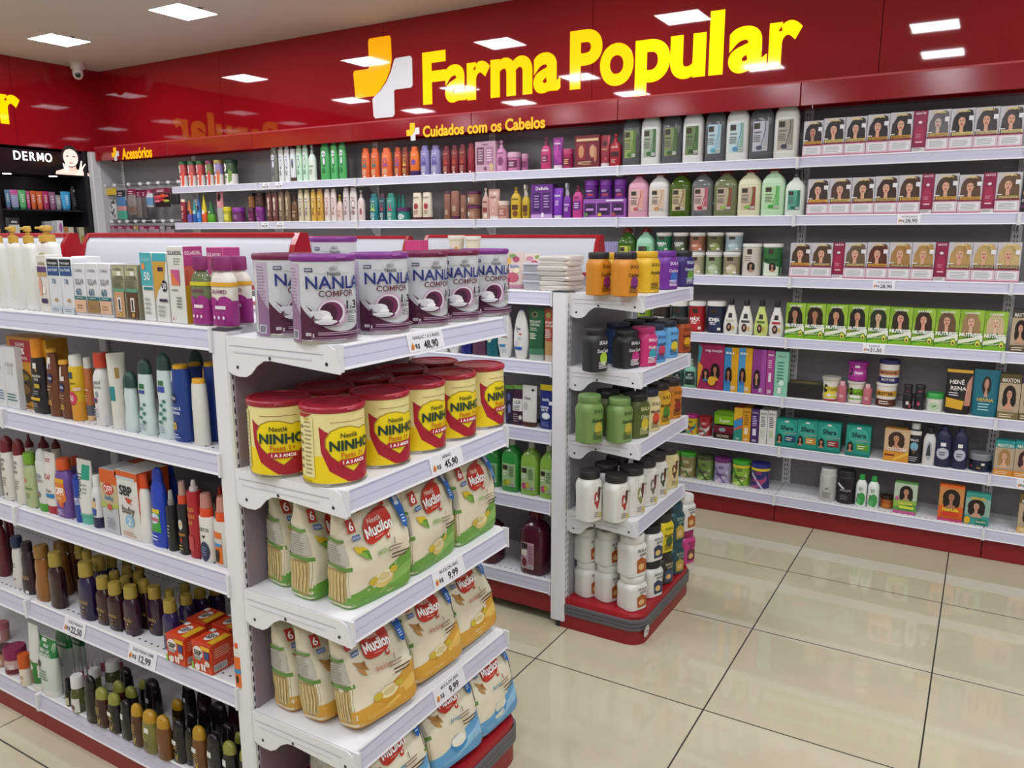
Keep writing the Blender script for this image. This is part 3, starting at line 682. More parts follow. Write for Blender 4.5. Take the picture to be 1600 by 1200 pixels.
# ================================================================== goods on the wall shelves
def salon(lid, body, acc):
    return J('#f0e9e4', lid, [('r', -1, .5, 1, 1, body), ('e', -.35, .78, .42, .2, '#f4f2ee'), ('t', 'salon', -.35, .78, .07, '#333', .5), ('p', [(.2, 0), (.75, 0), (.85, .6), (.4, .7)], acc), ('r', -.8, .28, .1, .42, acc), ('l', -.8, .08, .1, .24, 3, '#777')], .13, bw=.96)
put('w1', 'A', [
 (533, 588, 238, 'juice_jar', 'green-lidded jar with strawberry print and white oval', salon('#2f6b3c', '#c2464a', '#e0503a')),
 (585, 638, 238, 'juice_jar', 'green-lidded jar with strawberry print and white oval', salon('#2f6b3c', '#b8555a', '#e2644a')),
 (635, 690, 236, 'juice_jar', 'green-lidded jar with strawberry print and white oval', salon('#2f6b3c', '#c2464a', '#e0503a')),
 (690, 742, 234, 'juice_jar', 'purple-lidded jar with a green fruit print', salon('#8a3a5e', '#6d7a3c', '#d8483a')),
 (740, 800, 230, 'juice_jar', 'mustard-lidded jar with a lilac fruit print', salon('#b59a4c', '#9a86b8', '#e0703a')),
 (800, 885, 228, 'juice_jar', 'large dark green jar with a white base', salon('#23402c', '#33502f', '#7aa04a')),
])
def seda(c, cap, ink='#557', acc='#e8e8ee'): return B(c, cap, [('e', 0, .78, .45, .1, acc), ('t', 'Seda', 0, .78, .06, ink, .8), ('e', .1, .55, .3, .16, ink), ('e', .1, .56, .22, .11, acc), ('l', -.4, .2, .4, .36, 4, ink)], 'sh', .1, .74, .55, cap='c', wide=True)
pump = lambda c, cap, dec=(), **k: B(c, cap, dec, k.pop('prof', 'rd'), k.pop('cf', .26), k.pop('cw', .34), cap='p', **k)
put('w1', 'A', [
 (1078, 1125, .24, 'shampoo_bottle', 'clear grey shampoo bottle', seda('#9c9f96c', '#b8bab4')),
 (1125, 1160, .24, 'shampoo_bottle', 'white shampoo bottle with grey print', seda('#dfe4e2', '#c9d2d0')),
 (1160, 1195, .24, 'shampoo_bottle', 'white shampoo bottle with grey print', seda('#e0e6e6', '#c9d2d6')),
 (1195, 1230, .24, 'shampoo_bottle', 'white shampoo bottle with a dark brown foot', B('#dfe4e6', '#50342c', [('r', -1, 0, 1, .12, '#50342c'), ('e', .1, .55, .35, .16, '#557')], 'sh', .1, .74)),
 (1230, 1268, .24, 'shampoo_bottle', 'pale mint shampoo bottle', seda('#c6e6cc', '#b4dcbc', '#3d7a4a')),
 (1268, 1303, .24, 'shampoo_bottle', 'pale mint shampoo bottle', seda('#c9e8cf', '#b4dcbc', '#3d7a4a')),
 (1303, 1350, .235, 'pump_bottle', 'white cream pump bottle among the mint shampoos', pump('#dfe9dc', '#d5ddd2', N('Seda', '#3d6a4a'))),
 (1375, 1435, .24, 'shampoo_bottle', 'bright green shampoo bottle', seda('#4fae62', '#3f9a54', '#1d5a30')),
 (1435, 1480, .24, 'shampoo_bottle', 'bright green shampoo bottle', seda('#57b96b', '#3f9a54', '#1d5a30')),
 (1483, 1530, .24, 'shampoo_bottle', 'bright green shampoo bottle', seda('#4fae62', '#3f9a54', '#1d5a30')),
])
def elv(c, cap, ink, acc): return B(c, cap, [('t', 'ELSEVE', 0, .85, .05, ink, 1.3), ('e', 0, .62, .4, .13, acc), ('e', .05, .63, .25, .08, c), ('r', -.5, .42, .5, .5, acc), ('l', -.55, .12, .5, .34, 5, ink), ('r', -.2, .03, .25, .09, '#eee')], 'el', .16, .72, .6, wide=True)
put('w1', 'B', [
 (57, 108, 155, 'shampoo_bottle', 'orange shampoo bottle with teal seal', elv('#e0622c', '#d8581f', '#f4d9b0', '#3f7a78')),
 (110, 162, 155, 'shampoo_bottle', 'orange shampoo bottle with teal seal', elv('#e0622c', '#d8581f', '#f4d9b0', '#3f7a78')),
 (172, 237, 153, 'shampoo_bottle', 'orange conditioner bottle with pink seal', elv('#e4682f', '#e0622c', '#f4d9b0', '#a0508a')),
 (247, 290, 150, 'shampoo_bottle', 'burnt orange shampoo bottle', elv('#c94a22', '#b9421c', '#f0c890', '#8a5aa0')),
 (291, 333, 150, 'shampoo_bottle', 'dark copper shampoo bottle with gold print', elv('#8d3420', '#7a2a1c', '#e8c070', '#d8a850')),
 (338, 397, 146, 'shampoo_bottle', 'orange shampoo bottle with purple foot', B('#e4701f', '#dd6418', [('r', -1, 0, 1, .2, '#3a1f5c'), ('t', 'ELSEVE', 0, .85, .05, '#fbe0b8', 1.3), ('e', 0, .55, .45, .12, '#7a4a9a')], 'el', .16, .72, wide=True)),
 (398, 455, 140, 'shampoo_bottle', 'lilac shampoo bottle', elv('#8c84b8', '#7d75aa', '#e9e6f4', '#5a5090')),
 (458, 520, 138, 'shampoo_bottle', 'lilac shampoo bottle', elv('#9088bc', '#7d75aa', '#e9e6f4', '#5a5090')),
 (527, 576, 142, 'shampoo_bottle', 'dark red shampoo bottle with copper print', elv('#7a1c26', '#6b1620', '#e8a890', '#b8402c')),
 (578, 621, 138, 'shampoo_bottle', 'dark red shampoo bottle with copper print', elv('#80202a', '#6b1620', '#e8a890', '#b8402c')),
 (623, 669, 132, 'shampoo_bottle', 'dark red shampoo bottle with copper print', elv('#7a1c26', '#6b1620', '#e8a890', '#b8402c')),
 (674, 714, 126, 'shampoo_bottle', 'plain crimson shampoo bottle seen edge-on', elv('#93202c', '#84182a', '#93202c', '#a02838')),
 (716, 834, 115, 'gift_kit', 'pale pink boxed hair kit with two bottle windows', X('#c9a2b4', [('r', -.85, .25, -.1, .82, '#7d4a66'), ('r', .05, .25, .8, .82, '#b07a9a'), ('l', -.7, .35, -.2, .75, 5, '#e0c0d2'), ('l', .15, .35, .7, .75, 5, '#f0dce8'), ('e', .6, .16, .2, .13, '#d8b48c'), ('e', 0, .12, .14, .06, '#7d4a66'), ('t', 'DaBelle', 0, .9, .06, '#8a5a74', 1.2)], .06)),
 (838, 902, 110, 'pump_bottle', 'pink cream pump bottle beside the pale pink kit', pump('#cf88b4', '#cf9cba', [('t', 'DaBelle', 0, .8, .08, '#6a2a50', 1.3), ('e', .1, .45, .5, .2, '#8d4470'), ('l', -.4, .1, .4, .25, 3, '#f0d8e8')])),
 (904, 985, 180, 'cream_jar', 'pink treatment jar with dark print', J('#c878a4', '#d3a3bd', [('r', -.8, .25, .8, .8, '#6d2a52'), ('l', -.5, .35, .5, .7, 3, '#f0d0e4')], .28)),
 (987, 1026, 188, 'cream_jar', 'deep pink treatment jar half hidden behind another', J('#b0608e', '#c48bab', [('r', -.8, .25, .8, .8, '#7d3560')], .28)),
 (1100, 1160, 92, 'pump_bottle', 'hot pink pump bottle with dark print', pump('#c63a76', '#8a2a50', [('t', 'DaBelle', 0, .8, .07, '#fff', 1.3), ('r', -.6, .3, .6, .6, '#7a1c48'), ('l', -.45, .34, .4, .56, 3, '#f4c8dc')])),
 (1167, 1230, 92, 'hair_tube', 'violet and pink hair cream tube', T('#8a2a86', '#d9c9d2', [('p', [(-.9, .5), (.2, .1), (.9, .1), (.3, .9), (-.4, .9)], '#b83aa0'), ('p', [(-.1, .15), (.25, .15), (.05, .8)], '#5a2ab0'), ('t', 'DaBelle', 0, .78, .06, '#fff', 1.2)])),
 (1227, 1290, 160, 'cream_jar', 'raspberry treatment jar with gold print', J('#a82456', '#b83a68', [('r', -.75, .2, .75, .8, '#7a1438'), ('l', -.5, .3, .5, .7, 3, '#e8b878')], .3)),
 (1294, 1438, 80, 'gift_kit', 'dark red boxed hair kit with gold trim', X('#6e1a26', [('r', -.85, .82, .9, .9, '#d9b48c'), ('r', -.8, .25, -.1, .76, '#8d2632'), ('r', .1, .25, .8, .76, '#7d1c34'), ('e', -.45, .5, .22, .2, '#c88a62'), ('e', .45, .5, .22, .2, '#c89a72'), ('l', -.7, .08, .5, .2, 3, '#e0b890'), ('e', .7, .4, .12, .25, '#c07a5a')], .06)),
 (1443, 1503, 80, 'hair_tube', 'dark red hair cream tube with silver cap', T('#8d2432', '#cfc6c6', [('e', 0, .7, .5, .1, '#4a1018'), ('p', [(.1, .1), (.5, .1), (.9, .95), (.6, .95)], '#c24a5c'), ('t', 'Haskell', -.1, .5, .06, '#e8c08a', 1.2)])),
 (1500, 1567, 72, 'pump_bottle', 'crimson pump bottle with dark label', pump('#a31c2c', '#b02434', [('r', -.7, .4, .7, .6, '#3d0d14'), ('t', 'DaBelle', 0, .8, .07, '#f0d8c0', 1.3), ('l', -.5, .12, .4, .3, 3, '#f0c0b0')])),
])
put('w1', 'C', [(l, r, .3, 'shampoo_jug', w, JUG(c, '#5a1a1e', jugl(*d), k=.62)) for l, r, w, c, d in (
 (57, 171, 'clear grey refill jug with green label', '#6f7274c', ('#4c7a2c', '#8a9a5a', '#5c7a34')), (174, 299, 'white refill jug with green label', '#dadad6', ('#3c6a34', '#9aa890', '#4a7048')),
 (303, 431, 'clear grey refill jug with coconut label', '#707376c', ('#3a5a2c', '#7a8a5c', '#4a6838')), (434, 564, 'white refill jug with coconut label', '#dcdcd8', ('#2c4a24', '#6a8050', '#46683a')),
 (573, 704, 'clear grey refill jug with pale blue label', '#75787cc', ('#5aa0b8', '#b4ccd4', '#9ab8c0')), (706, 849, 'white refill jug with pale blue label', '#dcdeda', ('#4a8ab0', '#b8d0d4', '#8ab0a0')),
 (851, 1004, 'clear grey refill jug with grey label', '#707377c', ('#4a5068', '#b8bac4', '#a4a6b2')), (1006, 1159, 'white refill jug with taupe label', '#dcdad4', ('#3c3a44', '#a8a090', '#8a8478')))], .01)
D1 = [('#2c2220', '#d8a03a', 1.25), ('#2b2325', '#e0c878', 1.2), ('#241d20', '#d8c070', 1.1), ('#1e1819', '#c8922e', .95), ('#2a1e1c', '#c8922e', 1)]
put('w1', 'D', [(l, r, t, 'hair_dye_box', w, X('#c9b9bf', d, .05)) for l, r, t, w, d in (
 (129, 239, 215, 'hair colour box of dark-haired woman in shade', dye('#2a211f', '#d8a03a', 1.25, '#b98670')), (241, 364, 198, 'hair colour box of black-haired woman', dye('#2b2325', '#e0c878', 1.2)), (367, 487, 190, 'hair colour box of black-haired woman', dye('#241d20', '#d8c070', 1.1)),  # the first portrait gets a darker skin colour
 (490, 616, 177, 'hair colour box of dark woman, hair tied back', dye('#1e1819', '#c8922e', .9)), (618, 749, 165, 'hair colour box of dark woman, hair tied back', dye('#2a1e1c', '#c8922e', .9)), (752, 829, 158, 'conditioner_box', GRATIS),
 (831, 960, 150, 'hair colour box gleaming under its plastic wrap', dye('#6a6468', '#d8b060', 1.1, '#c8b0a6')), (962, 1099, 143, 'hair colour box of woman with long dark hair', dye('#241c1a', '#e4d080', 1.25)), (1101, 1239, 135, 'hair colour box of ash-brown haired woman', dye('#453c3c', '#d8c898', 1.15)), (1241, 1382, 128, 'hair colour box of ash-brown haired woman', dye('#4a4040', '#e0d090', 1.15)))  # washed-out portrait: greyer hair and paler skin colours, no wrap is modelled
 if w != 'conditioner_box'], .01)
put('w1', 'D', [(752, 829, 158, 'conditioner_box', 'narrow crimson free-gift conditioner box', X('#8e1a44', GRATIS, .05))], .01)

# second wall shelf
def spray(c, c2, cap, dec=()): return B(c, cap, [('r', -1, 0, 1, .45, c2)]+list(dec), 'dr', .2, .3, .7, cap='x')
put('w2', 'A', [
 (545, 580, 462, 'lotion_bottle', 'deep red bottle with a cream cap', B('#8d1c30', '#e8dcc0', [('e', 0, .7, .5, .14, '#d89a8a'), ('l', -.5, .2, .5, .5, 4, '#e8c8b8')], 'st', .12, .9, .7, wide=True)),
 (580, 612, 462, 'spray_bottle', 'orange and purple pointed spray bottle', spray('#d8783a', '#6a5aa8', '#e08a3a', [('e', 0, .55, .6, .12, '#2a2030')])),
 (613, 640, 462, 'spray_bottle', 'teal and blue pointed spray bottle', spray('#3aa0a0', '#2a5aa8', '#3a9aa0', [('e', 0, .55, .6, .1, '#d8e8e8')])),
 (637, 665, 432, 'spray_bottle', 'tall blue pointed spray bottle', spray('#2a6ab8', '#3a86d0', '#2a6ab8', [('e', 0, .65, .7, .12, '#1a2038'), ('l', -.5, .2, .5, .45, 3, '#d8e4f4')])),
 (665, 700, 430, 'spray_bottle', 'tall yellow and orange pointed spray bottle', spray('#e0cc2a', '#e0602a', '#e4d020', [('e', 0, .45, .6, .1, '#f4ecd0')])),
 (700, 748, 465, 'spray_bottle', 'green pointed spray bottle', spray('#2a6a34', '#5aa82a', '#2a7038', [('r', -.3, .5, .2, .62, '#e8e8e0')])),
 (755, 802, 408, 'hair_tube', 'pink tube with a clear lower half', T('#c9828a', '#b0b2b0', [('r', -1, 0, 1, .4, '#a8aaa6'), ('e', 0, .75, .55, .14, '#241a1e'), ('l', -.4, .45, .4, .6, 3, '#f0dcdc')], .1)),
 (797, 848, 508, 'cream_jar', 'squat yellow jar', J('#b8b030', '#d8cc20', [('r', -.8, .2, .8, .7, '#e0d84a'), ('r', -.6, .5, -.2, .75, '#eee')], .28)),
 (850, 930, 512, 'cream_jar', 'wide purple jar with a violet lid', J('#6a2a62', '#8a2a96', [('e', -.6, .6, .16, .2, '#ddd'), ('l', -.3, .3, .6, .7, 3, '#c890c0')], .3)),
 (943, 989, 515, 'cream_jar', 'dark plum jar under an amber one', J('#6a1a4a', '#5a1a40', [('r', -.9, .5, -.3, .75, '#ddd'), ('l', -.4, .2, .6, .4, 2, '#c890b0')], .28)),
 (990, 1050, 508, 'cream_jar', 'violet jar under a brown one', J('#7a2a7a', '#8a2a90', [('r', -.9, .5, -.4, .8, '#ddd'), ('l', -.4, .2, .6, .4, 2, '#d8a0d0')], .28)),
 (943, 989, 424, 'cream_jar', 'amber jar stacked on a plum jar', J('#8a5a34', '#2a2222', [('e', 0, .5, .5, .25, '#b08048'), ('l', -.5, .3, .5, .7, 3, '#3a2418')], .22), {'s': 513}),
 (990, 1050, 422, 'cream_jar', 'chestnut jar stacked on a violet jar', J('#4a2a20', '#241c1c', [('e', 0, .5, .5, .25, '#7a4a50'), ('e', 0, .5, .3, .15, '#241a1c')], .22), {'s': 506}),
] + [(l, r, t, 'shampoo_bottle', w, seda(c, cp, ik, ac)) for l, r, t, w, c, cp, ik, ac in (
 (1055, 1088, 415, 'maroon shampoo bottle', '#6a3a34', '#5a3430', '#e0c8b8', '#d8c8b8'), (1088, 1124, 413, 'maroon shampoo bottle', '#6e3e38', '#5a3430', '#e0c8b8', '#d8c8b8'),
 (1125, 1162, 410, 'smoky brown shampoo bottle', '#7c6650', '#6a5644', '#d8ccb8', '#b8a890'), (1163, 1200, 408, 'smoky brown shampoo bottle', '#80684e', '#6a5644', '#d8ccb8', '#b8a890'),
 (1242, 1276, 404, 'pale gold shampoo bottle', '#cfc3a0', '#b8aa80', '#4a4a78', '#e8e0c8'), (1278, 1314, 403, 'pale gold shampoo bottle', '#d2c6a2', '#b8aa80', '#4a4a78', '#e8e0c8'),
 (1318, 1351, 402, 'amber yellow shampoo bottle', '#d4a848', '#b89a50', '#6a4a20', '#e8d090'), (1353, 1394, 400, 'amber yellow shampoo bottle', '#cf9f42', '#b89a50', '#6a4a20', '#e8d090'),
 (1398, 1436, 400, 'pearl pink shampoo bottle', '#dccdc8', '#c8bab4', '#b85a5a', '#e8dcd8'), (1437, 1472, 400, 'pearl pink shampoo bottle', '#e0d2cc', '#c8bab4', '#b85a5a', '#e8dcd8'),
 (1510, 1549, 394, 'silver-white shampoo bottle', '#d4ccca', '#c4bcba', '#8a4a5a', '#e4dcda'), (1551, 1594, 392, 'silver-white shampoo bottle', '#d8d0ce', '#c4bcba', '#8a4a5a', '#e4dcda'))] + [
 (1203, 1241, 435, 'pump_bottle', 'small brown pump bottle', pump('#6a4a30', '#5a4030', N('Seda', '#e0ccb0', .5))),
 (1473, 1509, 435, 'pump_bottle', 'small pale pink pump bottle', pump('#e0c4bc', '#c8a848', N('Seda', '#b85a5a', .5)))])
put('w2', 'B', [
 (0, 32, 388, 'shampoo_bottle', 'tall pearl white shampoo bottle beside the pink pump', seda('#ddd4d0', '#c8beba', '#8a4a4a', '#e4dcd8')),
 (34, 76, 398, 'pump_bottle', 'small rose-white pump bottle next to the teal shampoos', pump('#dccac6', '#c8b4b0', [('e', .2, .4, .3, .15, '#a04a50')])),
 (105, 158, 420, 'shampoo_bottle', 'teal shampoo bottle with navy foot', elv('#1f7d84', '#1a6a72', '#d8f0f0', '#b8d060')),
 (160, 199, 418, 'shampoo_bottle', 'dark teal shampoo bottle with plum cap', elv('#1a4a58', '#5a2a4a', '#d8e8e8', '#b04a5a')),
 (201, 258, 418, 'shampoo_bottle', 'sea-green shampoo bottle with pink seal', elv('#2a9080', '#238070', '#e0f4ec', '#c05070')),
 (262, 283, 426, 'shampoo_bottle', 'sea-green bottle turned edge-on', elv('#238574', '#1c7466', '#238574', '#2a8a7a'), {'b': .05}),
 (285, 311, 426, 'shampoo_bottle', 'sea-green bottle turned edge-on', elv('#238574', '#1c7466', '#238574', '#2a8a7a'), {'b': .05}),
 (263, 345, 500, 'cream_jar', 'teal treatment jar with plum lid', J('#1f7d72', '#5a2a58', [('e', 0, .4, .6, .3, '#d8e4e0'), ('l', -.4, .25, .5, .55, 2, '#1a4a48')], .3)),
 (355, 410, 410, 'shampoo_bottle', 'cream shampoo bottle with red rose seal', B('#e3d8c2', '#5a1c22', [('r', -1, 0, 1, .1, '#5a1c22'), ('t', 'ELSEVE', 0, .82, .06, '#4a2a2a', 1.3), ('e', 0, .5, .45, .11, '#a8323c'), ('l', -.5, .2, .5, .36, 3, '#8a5a50')], 'el', .03, .5, wide=True)),
 (412, 468, 408, 'shampoo_bottle', 'cream shampoo bottle with red rose seal', B('#e3d8c2', '#5a1c22', [('r', -1, 0, 1, .1, '#5a1c22'), ('t', 'ELSEVE', 0, .82, .06, '#4a2a2a', 1.3), ('e', 0, .5, .45, .11, '#a8323c'), ('l', -.5, .2, .5, .36, 3, '#8a5a50')], 'el', .03, .5, wide=True)),
 (537, 576, 405, 'shampoo_bottle', 'bronze shampoo bottle with dark cap', B('#8d5f4c', '#4a2028', N('', '#e8d0b8', .5), 'st', .1, .9, .6, wide=True)),
 (578, 629, 403, 'shampoo_bottle', 'bronze conditioner bottle with plum foot', B('#946552', '#8d5f4c', [('r', -1, 0, 1, .12, '#5a2a48')]+N('', '#e8d0b8', .6), 'st', .03, .9, .6, wide=True)),
 (632, 666, 402, 'pump_bottle', 'narrow bronze pump bottle', pump('#8d5f4c', '#5a2030', N('', '#e8d0b8', .6), prof='st', cf=.16)),
 (671, 755, 490, 'cream_jar', 'bronze jar with plum lid, lower of two', J('#96684f', '#6a2a5a', [('r', -.7, .2, .5, .7, '#b08a72'), ('e', -.5, .5, .16, .2, '#eee')], .2)),
 (671, 755, 406, 'cream_jar', 'bronze jar with plum lid, upper of two', J('#96684f', '#6a2a5a', [('r', -.7, .2, .5, .7, '#b08a72'), ('e', -.5, .5, .16, .2, '#eee')], .2), {'s': 486}),
 (757, 800, 386, 'pump_bottle', 'nude pink pump bottle', pump('#c79c90', '#dac8be', [('r', -.6, .3, .6, .5, '#8a3a40'), ('e', .2, .15, .4, .1, '#e8d8cc'), ('t', 'DaBelle', 0, .75, .07, '#5a2a2a', 1.2)])),
 (793, 862, 392, 'hair_tube', 'nude pink tube with silver print', T('#cda094', '#d9d0cc', [('p', [(-.7, .9), (.7, .9), (.1, .15), (-.2, .15)], '#d8b8ae'), ('p', [(-.1, .85), (.4, .9), (.1, .2)], '#e8d4cc'), ('t', 'DaBelle', 0, .7, .06, '#6a3434', 1.2)], .1)),
 (852, 918, 462, 'cream_jar', 'nude pink jar with pale lid', J('#c29488', '#d9bfb2', [('r', -.8, .2, .8, .8, '#a8685e'), ('l', -.5, .3, .5, .7, 3, '#f0dcd0')], .26)),
 (925, 985, 382, 'pump_bottle', 'gold-yellow pump bottle with brown print', pump('#cfae26', '#c8a41c', [('r', -.6, .35, .6, .55, '#5a3418'), ('e', .1, .2, .5, .13, '#7a4a1c'), ('t', 'DaBelle', 0, .78, .07, '#4a2a10', 1.3)], cf=.2)),
 (990, 1035, 368, 'trigger_bottle', 'gold-yellow trigger spray bottle', B('#c8a828', '#d2c8b4', [('r', -.6, .3, .6, .6, '#5a3418'), ('e', .1, .2, .5, .1, '#7a4a1c')], 'rd', .34, .55, cap='t')),
 (1041, 1165, 365, 'gift_kit', 'violet boxed hair kit with two bottle windows', X('#6a2a8a', [('r', -.8, .2, -.1, .76, '#3d1a5a'), ('r', .1, .2, .8, .76, '#4a2068'), ('l', -.7, .3, -.2, .7, 5, '#b890d0'), ('l', .2, .3, .7, .7, 5, '#c8a0dc'), ('t', 'DaBelle', .05, .88, .1, '#f0e4f4', 1.5), ('r', -1, 0, 1, .12, '#c09ad0'), ('e', .1, .1, .14, .07, '#eee')], .06)),
 (1168, 1229, 386, 'hair_tube', 'violet hair cream tube', T('#7a2ab0', '#cfc4d6', [('p', [(-.1, .15), (.2, .15), (.8, .9), (.2, .9)], '#a05ad0'), ('t', 'DaBelle', 0, .72, .07, '#fff', 1.2), ('l', -.4, .35, .4, .55, 3, '#e0c8f0')], .1)),
 (1230, 1276, 358, 'trigger_bottle', 'violet bottle with a clear trigger head', B('#7a2aa0', '#b8b0c0', N('DaBelle', '#f0e0f8', .6), 'rd', .36, .55, cap='t')),
 (1284, 1345, 372, 'pump_bottle', 'pink pump bottle with violet label', pump('#c63c8c', '#8a1c4a', [('r', -.7, .3, .7, .65, '#6a2a8a'), ('l', -.5, .36, .5, .6, 3, '#f0d0e8'), ('r', -.5, .75, .3, .82, '#7a1c50')], cf=.2)),
 (1345, 1590, 450, 'gift_kit', 'lilac three-jar boxed set under the violet jars', X('#9a5ab0', [('r', -.95, .12, -.4, .78, '#4a1a5c'), ('r', -.33, .12, .28, .78, '#4a1a5c'), ('r', .36, .12, .93, .78, '#4a1a5c')]+[('e', x, .45, .2, .24, '#2a0f38') for x in (-.68, -.02, .65)]+[('r', x-.18, .38, x+.18, .5, '#c890d8') for x in (-.68, -.02, .65)]+[('e', -.85, .16, .09, .1, '#5a8a3a'), ('e', -.2, .16, .09, .1, '#d0b040'), ('e', .45, .16, .09, .1, '#b04a40'), ('r', .1, .86, .9, .95, '#e8d8f0')], .07)),
] + [(l, r, t, 'cream_jar', 'violet treatment jar standing on the three-jar set', J('#6a1c8a', '#7a2a9c', [('r', -.85, .2, .85, .75, '#4a1468'), ('l', -.5, .5, .5, .68, 2, '#e4c8f0'), ('r', -.3, .22, .6, .36, '#c04050')], .3), {'s': 449}) for l, r, t in ((1352, 1437, 343), (1441, 1519, 339), (1524, 1600, 336))])
put('w2', 'C', [(l, r, t, 'shampoo_jug', w, JUG(c, '#7a1c20', jugl(*d), k=.62, cf=.1)) for l, r, t, w, c, d in (
 (92, 218, 516, 'pink refill jug', '#dba0b4', ('#c05060', '#dcb4a8', '#e0a090')), (221, 349, 508, 'white refill jug with apricot label', '#dcd8d2', ('#c08a50', '#d8c4b0', '#d0b8a0')), (351, 484, 505, 'deep green refill jug with tan label', '#5a7a22c', ('#3a2a1c', '#c0ae88', '#a89468')), (487, 624, 497, 'clear grey refill jug with red label', '#8a8c8cc', ('#a02838', '#d0b0a8', '#b06068')),
 (627, 773, 495, 'olive clear refill jug with brown label', '#98a074c', ('#8ab04a', '#b8a890', '#8a4a38')), (777, 921, 488, 'cream-coloured refill jug with brown label', '#dcdab8', ('#7ab04a', '#c8b49c', '#8a4030')), (924, 1070, 478, 'mint green refill jug', '#bfe0bc', ('#3a9a3c', '#b0d8a0', '#6ab868')))], .01)
put('w2', 'C', [(1072, 1195, 492, 'pump_bottle', 'white pump bottle with green label', pump('#dfe8dc', '#4a4a4c', jugl('#1f6a50', '#5aa890', '#2a7a60'), prof='jg', cf=.2, cw=.24, p=3, k=.7))], .01)
put('w2', 'D', [(l, r, t, 'hair_dye_box', w, X('#c9b9bf', d, .05)) for l, r, t, w, d in (
 (152, 274, 545, 'hair colour box of dark brunette woman', dye('#3a2a24', '#e0a838')), (275, 401, 540, 'hair colour box of curly brunette', dye('#4a3428', '#d8b868', 1.3)), (403, 533, 535, 'hair colour box of curly brunette', dye('#3f2c22', '#a8863c', 1.3)),
 (535, 665, 528, 'hair colour box of auburn woman, chin on hand', dye('#3a2018', '#c8a860', 1.1)), (667, 797, 522, 'hair colour box of chestnut-haired woman', dye('#4a3022', '#d8a840', 1.2)), (870, 1008, 515, 'hair colour box of chestnut woman beside a gift box', dye('#4a382c', '#e0a838', 1.2)),
 (1010, 1144, 520, 'hair colour box of light brown bob', dye('#5c4230', '#d8a038', 1.25)), (1222, 1365, 506, 'hair colour box of fringed light brown woman', dye('#6a5038', '#8a7238', 1.2)))], .01)
put('w2', 'D', [(799, 868, 515, 'conditioner_box', 'narrow crimson free-gift conditioner box', X('#8e1a44', GRATIS, .05)), (1146, 1221, 508, 'conditioner_box', 'narrow crimson free-gift conditioner box', X('#8e1a44', GRATIS, .05)),
 (1372, 1425, 522, 'hair_dye_box', 'black hair colour box at the picture edge', X('#241c22', [('t', 'KOLESTON', 0, .32, .07, '#eee', 1.7), ('r', -1, .12, 1, .2, '#5a2a5a'), ('p', [(-.8, .5), (0, .9), (.6, .6), (-.2, .4)], '#a87848')], .05))], .01)

# third wall shelf
put('w3', 'C', [(25, 140, 862, 'shampoo_jug', 'green refill jug with red cap', JUG('#4a7a2ac', '#8a1c22', jugl('#2a4a1c', '#c8c84a', '#8aa03a'))), (141, 254, 862, 'shampoo_jug', 'mint refill jug with red cap', JUG('#9ad0ac', '#8a1c22', jugl('#2a6a4a', '#4a4a3a', '#6ab868')))], .01)
put('w3', 'C', [(l, r, t, 'cream_tub', w, J(c, '#e6e4de', tub(c2, i, x, md), .14), o) for l, r, t, w, c, c2, i, x, md, o in (
 (352, 458, 1015, 'white-lidded tub mostly hidden behind the yellow jars', '#e0ddd4', '#8a8a70', '#fff', '', '#c8b890', {}), (460, 567, 1015, 'taupe tub with white lid, lower tier', '#e0ddd4', '#a89f84', '#fff', '', '#c8bc98', {}), (569, 675, 1015, 'sage green tub with white lid, lower tier', '#e0ddd4', '#8aa074', '#fff', '', '#b8c8a0', {}), (678, 792, 1014, 'olive taupe tub with white lid, lower tier', '#e0ddd4', '#8d8468', '#fff', '', '#c8bc98', {}),
 (261, 362, 893, 'emerald tub with white lid, upper tier', '#e0ddd4', '#1f6a48', '#fff', 'BABOSA', '#3a8a5c', {'s': 1012}), (366, 466, 893, 'black-green coconut tub with white lid, upper tier', '#e0ddd4', '#3a4030', '#fff', 'COCO', '#5a6a48', {'s': 1012}),
 (469, 575, 893, 'copper tub with white lid, upper tier', '#e0ddd4', '#8a5a48', '#fff', '', '#c07058', {'s': 1012}), (578, 689, 892, 'olive tub with white lid, upper tier', '#e0ddd4', '#5c5a38', '#fff', '', '#8a9a50', {'s': 1012}), (692, 806, 892, 'pale blue tub with white lid, upper tier', '#e0ddd4', '#8aa0a4', '#fff', '', '#a8c0c4', {'s': 1011}))], .01)
put('w3', 'C', [(797, 924, 962, 'cream_tub', 'big white tub with a curly-haired woman', J('#dedad2', '#e8e6e0', [('r', -1, .03, 1, .97, '#cfc6ba'), ('r', -.3, .74, .2, .92, '#3b2a20'), ('l', -.6, .5, .3, .7, 3, '#8a7a68')]+face('#1e1512', .15, .36, .7, '#b98468', 2.6, 1.4), .1)),
 (926, 1054, 962, 'cream_tub', 'big green tub with a curly-haired woman', J('#dedad2', '#e8e6e0', [('r', -1, .03, 1, .97, '#2a6a34'), ('p', [(-1, .03), (1, .03), (1, .3), (-1, .5)], '#dce4d0'), ('r', -.25, .76, .25, .93, '#3b2a20'), ('T', 'RICINO', .0, .56, .1, '#1d3a1c', 1.3)]+face('#1e1512', .2, .36, .65, '#b98468', 2.6, 1.3), .1))], .01)
